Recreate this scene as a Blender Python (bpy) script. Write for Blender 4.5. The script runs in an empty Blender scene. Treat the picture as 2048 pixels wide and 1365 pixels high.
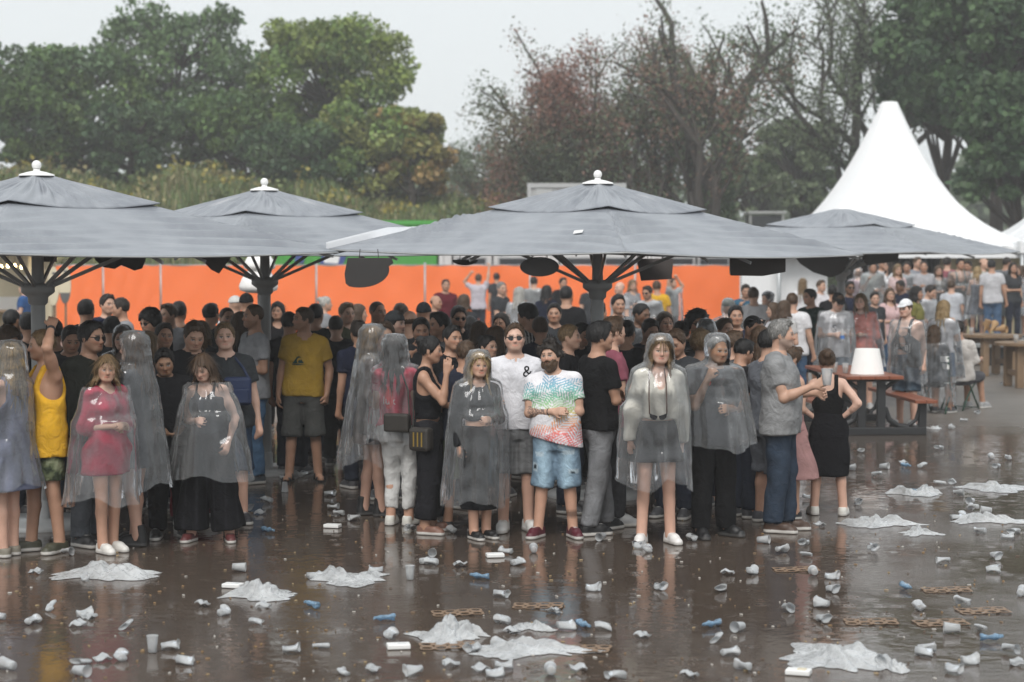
import bpy, bmesh, math, random
import numpy as np
from mathutils import Vector, Matrix
from mathutils.bvhtree import BVHTree

# ------------------------------------------------------------------ camera, sky, sun, exposure
scene = bpy.context.scene
COL = scene.collection
FP, W0, H0, CAMH, HOR = 3982.0, 2048, 1365, 2.4, 503.0
PITCH = math.atan((H0 / 2 - HOR) / FP)
cam_d = bpy.data.cameras.new('camera'); cam = bpy.data.objects.new('camera', cam_d); COL.objects.link(cam)
cam_d.sensor_width = 36.0; cam_d.lens = FP / W0 * 36.0
cam_d.clip_start = 0.5; cam_d.clip_end = 2500
cam.location = (0, 0, CAMH); cam.rotation_euler = (math.radians(90) - PITCH, 0, 0)
cam_d.dof.use_dof = True; cam_d.dof.focus_distance = 16.6; cam_d.dof.aperture_fstop = 2.1
scene.camera = cam

world = bpy.data.worlds.new('World'); scene.world = world; world.use_nodes = True
wt = world.node_tree; wt.nodes.clear()
SUN_EL, SUN_AZ = math.radians(48), math.radians(190)       # soft overcast light from above, behind the camera
sky = wt.nodes.new('ShaderNodeTexSky'); sky.sky_type = 'NISHITA'; sky.sun_disc = False
sky.sun_elevation = SUN_EL; sky.sun_rotation = SUN_AZ
sky.air_density = 1.0; sky.dust_density = 6.0; sky.ozone_density = 1.0
grey = wt.nodes.new('ShaderNodeMixRGB'); grey.inputs[0].default_value = 0.9
grey.inputs[2].default_value = (7.1, 7.45, 7.6, 1)          # closed cloud layer: even pale grey
bg = wt.nodes.new('ShaderNodeBackground'); bg.inputs[1].default_value = 0.090
wo = wt.nodes.new('ShaderNodeOutputWorld')
wt.links.new(sky.outputs[0], grey.inputs[1]); wt.links.new(grey.outputs[0], bg.inputs[0]); wt.links.new(bg.outputs[0], wo.inputs[0])

sun_d = bpy.data.lights.new('sun', 'SUN'); sun = bpy.data.objects.new('sun', sun_d); COL.objects.link(sun)
sun_d.energy = 1.5; sun_d.angle = math.radians(30); sun_d.color = (1.0, 0.97, 0.93)
sun.rotation_euler = (math.radians(42), 0, math.radians(-10))

scene.view_settings.view_transform = 'Standard'; scene.view_settings.look = 'None'
scene.view_settings.exposure = 0.55; scene.view_settings.gamma = 1.0; scene.view_settings.use_curve_mapping = False
scene.render.engine = 'CYCLES'
cy = scene.cycles
cy.max_bounces = 7; cy.diffuse_bounces = 3; cy.glossy_bounces = 3; cy.transmission_bounces = 3
cy.transparent_max_bounces = 20; cy.volume_bounces = 2; cy.caustics_reflective = False; cy.caustics_refractive = False
cy.sample_clamp_indirect = 4.0; cy.use_adaptive_sampling = True; cy.adaptive_threshold = 0.02
cy.use_denoising = True
try: cy.denoiser = 'OPENIMAGEDENOISE'
except Exception: pass

# ------------------------------------------------------------------ pixel of the 2048 px photograph -> place in the world
_R = cam.rotation_euler.to_matrix()
def ray(px, py):
    return _R @ Vector(((px - W0 / 2) / FP, (H0 / 2 - py) / FP, -1.0))
def on_ground(px, py, z=0.0):
    d = ray(px, py); t = (z - CAMH) / d.z
    return Vector((0, 0, CAMH)) + d * t
def at_depth(px, py, Y):
    d = ray(px, py)
    return Vector((0, 0, CAMH)) + d * (Y / d.y)

# ------------------------------------------------------------------ materials
MATS = {}
def new_mat(name):
    m = bpy.data.materials.new(name); m.use_nodes = True
    nt = m.node_tree; b = nt.nodes['Principled BSDF']
    MATS[name] = m
    return m, nt, b
def N(nt, t, **kw):
    n = nt.nodes.new(t)
    for k, v in kw.items():
        if k[0] == 'i' and k[1:].isdigit(): n.inputs[int(k[1:])].default_value = v
        else: setattr(n, k, v)
    return n
def L(nt, a, b): nt.links.new(a, b)
def rgba(c): return (c[0], c[1], c[2], 1.0)
def noise_node(nt, scale, detail=3, rough=.55, coord='Object', vec=None):
    n = N(nt, 'ShaderNodeTexNoise'); n.inputs['Scale'].default_value = scale
    n.inputs['Detail'].default_value = detail; n.inputs['Roughness'].default_value = rough
    if vec is None:
        tc = N(nt, 'ShaderNodeTexCoord'); vec = tc.outputs[coord]
    L(nt, vec, n.inputs['Vector'])
    return n
def ramp(nt, fac, stops):
    r = N(nt, 'ShaderNodeValToRGB'); e = r.color_ramp.elements
    while len(e) < len(stops): e.new(0.5)
    for el, (p, c) in zip(e, stops):
        el.position = p; el.color = rgba(c) if len(c) == 3 else c
    L(nt, fac, r.inputs[0]); return r
def mix(nt, fac, a, b, mode='MIX'):
    m = N(nt, 'ShaderNodeMixRGB', blend_type=mode)
    for i, v in ((0, fac), (1, a), (2, b)):
        if isinstance(v, (int, float)): m.inputs[i].default_value = v
        elif isinstance(v, tuple): m.inputs[i].default_value = rgba(v)
        else: L(nt, v, m.inputs[i])
    return m.outputs[0]
def bump(nt, h, strength, dist, bsdf):
    bp = N(nt, 'ShaderNodeBump'); bp.inputs['Strength'].default_value = strength; bp.inputs['Distance'].default_value = dist
    L(nt, h, bp.inputs['Height']); L(nt, bp.outputs[0], bsdf.inputs['Normal']); return bp
def simple_mat(name, col, rough=.6, var=.25, scale=6, metal=0, bmp=0.0, bscale=60, spec=.5):
    m, nt, b = new_mat(name)
    n = noise_node(nt, scale, 4)
    c = mix(nt, n.outputs[0], tuple(x * (1 - var) for x in col), tuple(min(1, x * (1 + var)) for x in col))
    L(nt, c, b.inputs['Base Color']); b.inputs['Roughness'].default_value = rough; b.inputs['Metallic'].default_value = metal
    b.inputs['Specular IOR Level'].default_value = spec
    if bmp:
        n2 = noise_node(nt, bscale, 3); bump(nt, n2.outputs[0], bmp, .01, b)
    return m
def tinted_mat(name, rough, spec=.3, nscale=30, nvar=.18, bmp=.15, bscale=120, folds=0.0):
    """colour = the mesh's own 'col' attribute x the object's colour x a little noise"""
    m, nt, b = new_mat(name)
    at = N(nt, 'ShaderNodeAttribute', attribute_name='col'); oi = N(nt, 'ShaderNodeObjectInfo')
    c = mix(nt, 1.0, at.outputs[0], oi.outputs['Color'], 'MULTIPLY')
    n = noise_node(nt, nscale, 4)
    g = ramp(nt, n.outputs[0], [(.3, (1 - nvar,) * 3), (.7, (1 + nvar * .4,) * 3)])
    c = mix(nt, 1.0, c, g.outputs[0], 'MULTIPLY')
    L(nt, c, b.inputs['Base Color']); b.inputs['Roughness'].default_value = rough; b.inputs['Specular IOR Level'].default_value = spec
    if bmp:
        n2 = noise_node(nt, bscale, 3); bp = bump(nt, n2.outputs[0], bmp, .01, b)
        if folds:   # soft creases of worn cloth
            n3 = noise_node(nt, 9, 3, .5); n3.inputs['Distortion'].default_value = 1.8
            b3 = N(nt, 'ShaderNodeBump'); b3.inputs['Strength'].default_value = folds; b3.inputs['Distance'].default_value = .05
            L(nt, n3.outputs[0], b3.inputs['Height']); L(nt, b3.outputs[0], bp.inputs['Normal'])
    return m
M_SKIN = tinted_mat('skin', .48, .4, 14, .10, .06, 160)
M_CLOTH = tinted_mat('cloth', .88, .07, 9, .20, .25, 90, .38)
M_HAIR = tinted_mat('hair', .5, .35, 60, .45, .6, 90)
M_SHOE, _nt, _b = new_mat('shoe')
_a = N(_nt, 'ShaderNodeAttribute', attribute_name='col'); _o = N(_nt, 'ShaderNodeObjectInfo')
L(_nt, mix(_nt, _a.outputs[2], (.55, .53, .5), _o.outputs['Color']), _b.inputs['Base Color']); _b.inputs['Roughness'].default_value = .5

def plastic_mat(name, haze, tint=(.93, .95, .97), rough=.13, bs=14, bstr=.5, edge=.55, crs=.4, ior=1.5, zst=.22):
    """thin clear polythene: mostly see-through, milky, crinkled highlights"""
    m = bpy.data.materials.new(name); m.use_nodes = True; MATS[name] = m
    nt = m.node_tree; nt.nodes.clear()
    out = N(nt, 'ShaderNodeOutputMaterial')
    tr = N(nt, 'ShaderNodeBsdfTransparent'); tr.inputs[0].default_value = rgba(tint)
    df = N(nt, 'ShaderNodeBsdfDiffuse'); df.inputs[0].default_value = (.90, .92, .93, 1)
    tl = N(nt, 'ShaderNodeBsdfTranslucent'); tl.inputs[0].default_value = (.88, .9, .92, 1)
    gl = N(nt, 'ShaderNodeBsdfGlossy'); gl.inputs[0].default_value = (.95, .97, 1, 1); gl.inputs['Roughness'].default_value = rough
    tc2 = N(nt, 'ShaderNodeTexCoord'); mp = N(nt, 'ShaderNodeMapping'); mp.inputs['Scale'].default_value = (1, 1, zst); L(nt, tc2.outputs['Object'], mp.inputs[0])
    n1 = noise_node(nt, bs, 2.5, .5, vec=mp.outputs[0]); n1.inputs['Distortion'].default_value = .7
    bp = N(nt, 'ShaderNodeBump'); bp.inputs['Strength'].default_value = bstr; bp.inputs['Distance'].default_value = .02
    L(nt, n1.outputs[0], bp.inputs['Height'])
    for s in (df, gl, tl): L(nt, bp.outputs[0], s.inputs['Normal'])
    milky = N(nt, 'ShaderNodeMixShader'); milky.inputs[0].default_value = .4
    L(nt, df.outputs[0], milky.inputs[1]); L(nt, tl.outputs[0], milky.inputs[2])
    lw = N(nt, 'ShaderNodeLayerWeight'); lw.inputs[0].default_value = .35; L(nt, bp.outputs[0], lw.inputs['Normal'])
    mr = N(nt, 'ShaderNodeMapRange'); L(nt, lw.outputs['Facing'], mr.inputs[0])
    mr.inputs[1].default_value = 0; mr.inputs[2].default_value = 1; mr.inputs[3].default_value = haze; mr.inputs[4].default_value = haze + edge
    cz = noise_node(nt, bs * 1.1, 3, .6, vec=mp.outputs[0]); cz.inputs['Distortion'].default_value = 2.2
    ds = N(nt, 'ShaderNodeMath', operation='SUBTRACT'); L(nt, cz.outputs[0], ds.inputs[0]); ds.inputs[1].default_value = .5
    ab = N(nt, 'ShaderNodeMath', operation='ABSOLUTE'); L(nt, ds.outputs[0], ab.inputs[0])
    crease = ramp(nt, ab.outputs[0], [(.0, (crs,) * 3), (.07, (0, 0, 0))])     # whitened creases of the film, doubling as painted highlight streaks
    n2 = noise_node(nt, 5, 5, .6); hz = N(nt, 'ShaderNodeMath', operation='MULTIPLY'); L(nt, mr.outputs[0], hz.inputs[0])
    rp = ramp(nt, n2.outputs[0], [(.3, (.7,) * 3), (.7, (1.35,) * 3)]); L(nt, rp.outputs[0], hz.inputs[1])
    hz2 = N(nt, 'ShaderNodeMath', operation='ADD', use_clamp=True); L(nt, hz.outputs[0], hz2.inputs[0]); L(nt, crease.outputs[0], hz2.inputs[1])
    a = N(nt, 'ShaderNodeMixShader'); L(nt, hz2.outputs[0], a.inputs[0]); L(nt, tr.outputs[0], a.inputs[1]); L(nt, milky.outputs[0], a.inputs[2])
    fr = N(nt, 'ShaderNodeFresnel'); fr.inputs[0].default_value = ior; L(nt, bp.outputs[0], fr.inputs[1])
    b = N(nt, 'ShaderNodeMixShader'); L(nt, fr.outputs[0], b.inputs[0]); L(nt, a.outputs[0], b.inputs[1]); L(nt, gl.outputs[0], b.inputs[2])
    L(nt, b.outputs[0], out.inputs[0]); return m
M_PONCHO = plastic_mat('poncho_plastic', .062, (.99, .993, 1.0), .11, 4.5, .9, .42, .0, 1.55, .35)
M_CUP = plastic_mat('cup_plastic', .38, (.98, .985, .985), .25, 30, .2, .40, .0, 1.3, 1.0)
M_DARKGLASS = simple_mat('dark_lens', (.01, .01, .012), .08, .1)

# ------------------------------------------------------------------ mesh helpers
def mesh_from(name, V, F, mat=None, smooth=True, cols=None):
    me = bpy.data.meshes.new(name)
    V = np.asarray(V, dtype=np.float32)
    if isinstance(F, np.ndarray) and len(F):
        nf, k = F.shape
        me.vertices.add(len(V)); me.vertices.foreach_set('co', V.ravel())
        me.loops.add(nf * k); me.loops.foreach_set('vertex_index', F.astype(np.int32).ravel())
        me.polygons.add(nf); me.polygons.foreach_set('loop_start', np.arange(0, nf * k, k, dtype=np.int32))
        me.update(calc_edges=True)
    else:
        me.from_pydata(V.tolist(), [], [tuple(f) for f in F])
    if smooth and len(me.polygons): me.polygons.foreach_set('use_smooth', np.ones(len(me.polygons), dtype=bool))
    if cols is not None:
        ca = me.color_attributes.new('col', 'FLOAT_COLOR', 'POINT')
        c4 = np.ones((len(V), 4), dtype=np.float32); c4[:, :3] = cols
        ca.data.foreach_set('color', c4.ravel())
    if mat: me.materials.append(mat)
    me.update(); return me
def link(name, data, parent=None, loc=None, rotz=0, color=None):
    o = bpy.data.objects.new(name, data); COL.objects.link(o)
    if parent: o.parent = parent
    if loc is not None: o.location = loc
    if rotz: o.rotation_euler = (0, 0, rotz)
    if color is not None: o.color = rgba(color)
    return o
def tag(o, label=None, cat=None, group=None, kind=None):
    for k, v in (('label', label), ('category', cat), ('group', group), ('kind', kind)):
        if v: o[k] = v
    return o
def empty(name, loc=(0, 0, 0), rotz=0):
    o = bpy.data.objects.new(name, None); COL.objects.link(o); o.location = loc; o.rotation_euler = (0, 0, rotz)
    o.empty_display_size = .1; return o
class MB:
    """collects boxes, bars, tubes and lathes into one mesh"""
    def __init__(s): s.V, s.F = [], []
    def add(s, vs, fs):
        n = len(s.V); s.V += [tuple(v) for v in vs]; s.F += [tuple(i + n for i in f) for f in fs]; return s
    def box(s, c, d, rot=None):
        x, y, z = d[0] / 2, d[1] / 2, d[2] / 2; c = Vector(c)
        vs = [Vector((a * x, b * y, e * z)) for a in (-1, 1) for b in (-1, 1) for e in (-1, 1)]
        if rot is not None: vs = [rot @ v for v in vs]
        return s.add([v + c for v in vs], [(0, 1, 3, 2), (4, 6, 7, 5), (0, 4, 5, 1), (2, 3, 7, 6), (0, 2, 6, 4), (1, 5, 7, 3)])
    def bar(s, a, b, w, h=None, up=(0, 0, 1)):
        a, b = Vector(a), Vector(b); d = (b - a); l = d.length; d.normalize()
        u = Vector(up)
        if abs(d.dot(u)) > .97: u = Vector((0, 1, 0))
        x = d.cross(u).normalized(); z = x.cross(d)
        return s.box((a + b) / 2, (w, l, h or w), Matrix((x, d, z)).transposed())
    def tube(s, pts, rs, n=10, cap=True):
        pts = [Vector(p) for p in pts]
        if isinstance(rs, (int, float)): rs = [rs] * len(pts)
        ref = Vector((0, 0, 1)); base = len(s.V); x = None
        for i, p in enumerate(pts):
            d = (pts[min(i + 1, len(pts) - 1)] - pts[max(i - 1, 0)]).normalized()
            if x is None:
                r = ref if abs(d.dot(ref)) < .9 else Vector((1, 0, 0)); x = d.cross(r).normalized()
            else: x = (x - d * x.dot(d)).normalized()
            y = d.cross(x)
            for k in range(n):
                a = 2 * math.pi * k / n; s.V.append(tuple(p + (x * math.cos(a) + y * math.sin(a)) * rs[i]))
        for i in range(len(pts) - 1):
            for k in range(n):
                a, b = base + i * n + k, base + i * n + (k + 1) % n; s.F.append((a, b, b + n, a + n))
        if cap:
            s.F.append(tuple(base + k for k in range(n))[::-1]); e = base + (len(pts) - 1) * n; s.F.append(tuple(e + k for k in range(n)))
        return s
    def lathe(s, prof, c=(0, 0, 0), n=20, sq=1.0):
        base = len(s.V)
        for r, z in prof:
            for k in range(n):
                a = 2 * math.pi * k / n; s.V.append((c[0] + r * math.cos(a), c[1] + r * math.sin(a) * sq, c[2] + z))
        for i in range(len(prof) - 1):
            for k in range(n):
                a, b = base + i * n + k, base + i * n + (k + 1) % n; s.F.append((a, b, b + n, a + n))
        return s
    def build(s, name, mat, parent=None, loc=None, smooth=False, color=None, bevel=0):
        me = mesh_from(name, s.V, s.F, mat, smooth); o = link(name, me, parent, loc, color=color)
        if bevel:
            md = o.modifiers.new('b', 'BEVEL'); md.width = bevel; md.segments = 2; md.limit_method = 'ANGLE'
        return o
def prism(outline, thick, axis='y'):
    """flat outline (x, z) given real thickness along y"""
    n = len(outline); mb = MB()
    vs = [(x, -thick / 2, z) for x, z in outline] + [(x, thick / 2, z) for x, z in outline]
    mb.add(vs, [tuple(range(n))] + [tuple(range(2 * n - 1, n - 1, -1))] + [((i + 1) % n, i, i + n, (i + 1) % n + n) for i in range(n)])
    return mb

# ------------------------------------------------------------------ people: smooth bodies and clothes grown from distance fields
f32 = np.float32
def smin(a, b, k):
    h = np.maximum(k - np.abs(a - b), 0) / k
    return np.minimum(a, b) - h * h * (k * .25)
def v3(*a): return np.array(a, dtype=f32)
def unit(v):
    v = np.asarray(v, dtype=f32); return v / (np.linalg.norm(v) + 1e-9)
def rot_xyz(rx, ry, rz):
    cx, sx, cy_, sy, cz, sz = math.cos(rx), math.sin(rx), math.cos(ry), math.sin(ry), math.cos(rz), math.sin(rz)
    X = np.array([[1, 0, 0], [0, cx, -sx], [0, sx, cx]]); Y = np.array([[cy_, 0, sy], [0, 1, 0], [-sy, 0, cy_]]); Z = np.array([[cz, -sz, 0], [sz, cz, 0], [0, 0, 1]])
    return (Z @ Y @ X).astype(f32)
def axis(lo, hi, step, bands):
    out = [lo]; x = lo
    while x < hi:
        st = step
        for a, b, t in bands:
            if a - 2e-3 <= x <= b: st = min(st, t)
            elif x < a < x + st: st = min(st, max(a - x, t))
        x += st; out.append(x)
    return np.array(out, dtype=f32)
class Field:
    def __init__(s, lo, hi, step, bands=((), (), ())):
        s.ax = [axis(lo[i], hi[i], step, bands[i]) for i in range(3)]
        s.F = np.full([len(a) for a in s.ax], .25, dtype=f32)
    def win(s, lo, hi):
        sl = []
        for i in range(3):
            a = max(0, int(np.searchsorted(s.ax[i], lo[i])) - 1); b = min(len(s.ax[i]), int(np.searchsorted(s.ax[i], hi[i])) + 1)
            if b - a < 1: return None
            sl.append(slice(a, b))
        sl = tuple(sl)
        P = [s.ax[0][sl[0]][:, None, None], s.ax[1][sl[1]][None, :, None], s.ax[2][sl[2]][None, None, :]]
        return sl, P
    def cap(s, a, b, ra, rb=None, k=.02, cut=None, sub=False):
        rb = ra if rb is None else rb; a = np.asarray(a, f32); b = np.asarray(b, f32)
        m = max(ra, rb) + k + .05
        w = s.win(np.minimum(a, b) - m, np.maximum(a, b) + m)
        if w is None: return
        sl, P = w; ba = b - a; L2 = float(ba @ ba) + 1e-12
        px, py, pz = P[0] - a[0], P[1] - a[1], P[2] - a[2]
        t = np.clip((px * ba[0] + py * ba[1] + pz * ba[2]) / L2, 0, 1)
        d = np.sqrt((px - t * ba[0]) ** 2 + (py - t * ba[1]) ** 2 + (pz - t * ba[2]) ** 2) - (ra + (rb - ra) * t)
        if cut is not None:
            n = unit(ba); d = np.maximum(d, px * n[0] + py * n[1] + pz * n[2] - cut)
        s._put(sl, d, k, sub)
    def ell(s, c, r, R=None, k=.02, sub=False, clip=None):
        c = np.asarray(c, f32); r = np.asarray(r, f32); m = float(r.max()) + k + .05
        w = s.win(c - m, c + m)
        if w is None: return
        sl, P = w; q = [P[i] - c[i] for i in range(3)]
        if R is not None: q = [R[0, i] * q[0] + R[1, i] * q[1] + R[2, i] * q[2] for i in range(3)]
        k0 = np.sqrt((q[0] / r[0]) ** 2 + (q[1] / r[1]) ** 2 + (q[2] / r[2]) ** 2) + 1e-6
        k1 = np.sqrt((q[0] / r[0] ** 2) ** 2 + (q[1] / r[1] ** 2) ** 2 + (q[2] / r[2] ** 2) ** 2) + 1e-6
        d = k0 * (k0 - 1) / k1
        if clip is not None: d = np.maximum(d, clip(q))
        s._put(sl, d, k, sub)
    def loft(s, zs, rx, ry, cx, cy, R, t, k=.02, p=2.3):
        """stack of ellipses along the local z of frame (R, t)"""
        zs = np.asarray(zs, f32); m = max(max(rx), max(ry)) + .1
        cor = np.array([[x, y, z] for x in (-m, m) for y in (-m, m) for z in (zs[0] - .06, zs[-1] + .06)], f32) @ R.T + t
        w = s.win(cor.min(0), cor.max(0))
        if w is None: return
        sl, P = w; q0 = [P[i] - t[i] for i in range(3)]
        q = [R[0, i] * q0[0] + R[1, i] * q0[1] + R[2, i] * q0[2] for i in range(3)]
        z = np.broadcast_to(q[2], s.F[sl].shape)
        I = lambda a: np.interp(z, zs, a).astype(f32)
        RX, RY = I(rx), I(ry)
        e = (np.abs((q[0] - I(cx)) / RX) ** p + np.abs((q[1] - I(cy)) / RY) ** p) ** (1 / p)
        d = (e - 1) * np.minimum(RX, RY)
        d = np.maximum(d, np.maximum(z - zs[-1], zs[0] - z))
        s._put(sl, d, k, False)
    def _put(s, sl, d, k, sub):
        if sub: s.F[sl] = -smin(-s.F[sl], d, k)
        else: s.F[sl] = smin(s.F[sl], d, k) if k > 0 else np.minimum(s.F[sl], d)
    def cutfn(s, fn):
        P = [s.ax[0][:, None, None], s.ax[1][None, :, None], s.ax[2][None, None, :]]
        s.F = np.maximum(s.F, fn(*P)).astype(f32)
    def wrinkle(s, amp, seed, f=26, n=4, vert=.35):
        r = np.random.RandomState(seed)
        X, Y, Z = s.ax[0][:, None, None], s.ax[1][None, :, None], s.ax[2][None, None, :]
        w = 0
        for i in range(n):
            d = r.normal(size=3); d[2] *= vert if i % 2 else 1.6; d = d / np.linalg.norm(d) * f * r.uniform(.6, 1.5); e = r.normal(size=3) * 7
            w = w + np.sin(X * d[0] + Y * d[1] + Z * d[2] + r.uniform(0, 6) + 1.4 * np.sin(X * e[0] + Y * e[1] + Z * e[2]))
        s.F = (s.F + amp * (w / math.sqrt(n) - .9)).astype(f32)
    def mesh(s):
        F = s.F; S = F < 0
        n = [d - 1 for d in F.shape]; nc = n[0] * n[1] * n[2]
        acc = np.zeros((nc, 3)); cnt = np.zeros(nc); quads = []
        for ax in range(3):
            o1, o2 = [(1, 2), (2, 0), (0, 1)][ax]
            a = [slice(None)] * 3; b = [slice(None)] * 3; a[ax] = slice(0, -1); b[ax] = slice(1, None)
            f0, f1 = F[tuple(a)], F[tuple(b)]
            idx = np.argwhere(S[tuple(a)] != S[tuple(b)])
            if not len(idx): continue
            v0 = f0[tuple(idx.T)]; v1 = f1[tuple(idx.T)]; t = v0 / (v0 - v1)
            pos = np.stack([s.ax[i][idx[:, i]] for i in range(3)], 1).astype(np.float64)
            pos[:, ax] += t * (s.ax[ax][idx[:, ax] + 1] - s.ax[ax][idx[:, ax]])
            cells = []
            for d1, d2 in ((0, 0), (-1, 0), (-1, -1), (0, -1)):
                c = idx.copy(); c[:, o1] += d1; c[:, o2] += d2
                ok = np.all((c >= 0) & (c < np.array(n)), axis=1)
                ci = (c[:, 0] * n[1] + c[:, 1]) * n[2] + c[:, 2]; ci = np.where(ok, ci, -1); cells.append(ci)
                g = ci[ok]
                cnt += np.bincount(g, minlength=nc)
                for j in range(3): acc[:, j] += np.bincount(g, weights=pos[ok, j], minlength=nc)
            q = np.stack(cells, 1); inside0 = (v0 < 0)
            q = np.where(inside0[:, None], q, q[:, ::-1])
            quads.append(q[(q >= 0).all(1)])
        act = cnt > 0; mp = np.cumsum(act) - 1
        V = acc[act] / cnt[act][:, None]
        Q = mp[np.concatenate(quads)] if quads else np.zeros((0, 4), int)
        return V.astype(f32), Q.astype(np.int32)

ARMS = {  # direction of the upper arm, of the forearm, finger curl; for the left arm, mirrored for the right
 'down': ((.17, .04, -1), (.10, -.16, -1), .35), 'loose': ((.24, .02, -1), (.16, -.28, -1), .4),
 'belly': ((.2, .02, -1), (-.62, -.72, .05), .5), 'low': ((.2, .05, -1), (-.45, -.65, -.5), .5),
 'phone': ((.22, -.25, -1), (-.22, -.62, .9), .8), 'chin': ((.18, -.45, -1), (-.35, -.25, 1), .8), 'ear': ((.25, -.45, -.75), (.0, -.06, 1), .3),
 'cup': ((.16, -.12, -1), (-.12, -1, .30), .9), 'cross': ((.16, -.22, -1), (-1, -.42, .16), .4), 'cross2': ((.16, -.22, -1), (-1, -.38, .02), .4),
 'hip': ((.8, .35, -1), (-.75, -.25, -.62), .3), 'head': ((.75, -.35, .55), (-.62, .28, .8), .3), 'hold': ((.42, -.43, .80), (-.65, .46, .61), .2), 'up': ((.3, -.1, 1), (.05, -.2, 1), .3), 'point': ((.9, -.4, .12), (.9, -.5, .15), .5),
 'pocket': ((.30, .16, -1), (-.06, -.3, -1), .9), 'back': ((.25, .35, -1), (-.5, .5, -.4), .5), 'rest': ((.15, -.35, -1), (-.2, -1, -.05), .4),
}
SKIN = {'pale': (.62, .40, .31), 'fair': (.53, .325, .235), 'tan': (.43, .245, .165), 'olive': (.33, .19, .12), 'brown': (.17, .09, .055)}
HAIRC = {'blond': (.36, .25, .12), 'dblond': (.20, .13, .065), 'brown': (.085, .05, .028), 'dark': (.022, .015, .011), 'black': (.010, .009, .009), 'grey': (.24, .235, .225), 'white': (.48, .47, .44), 'red': (.20, .075, .025)}

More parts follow.
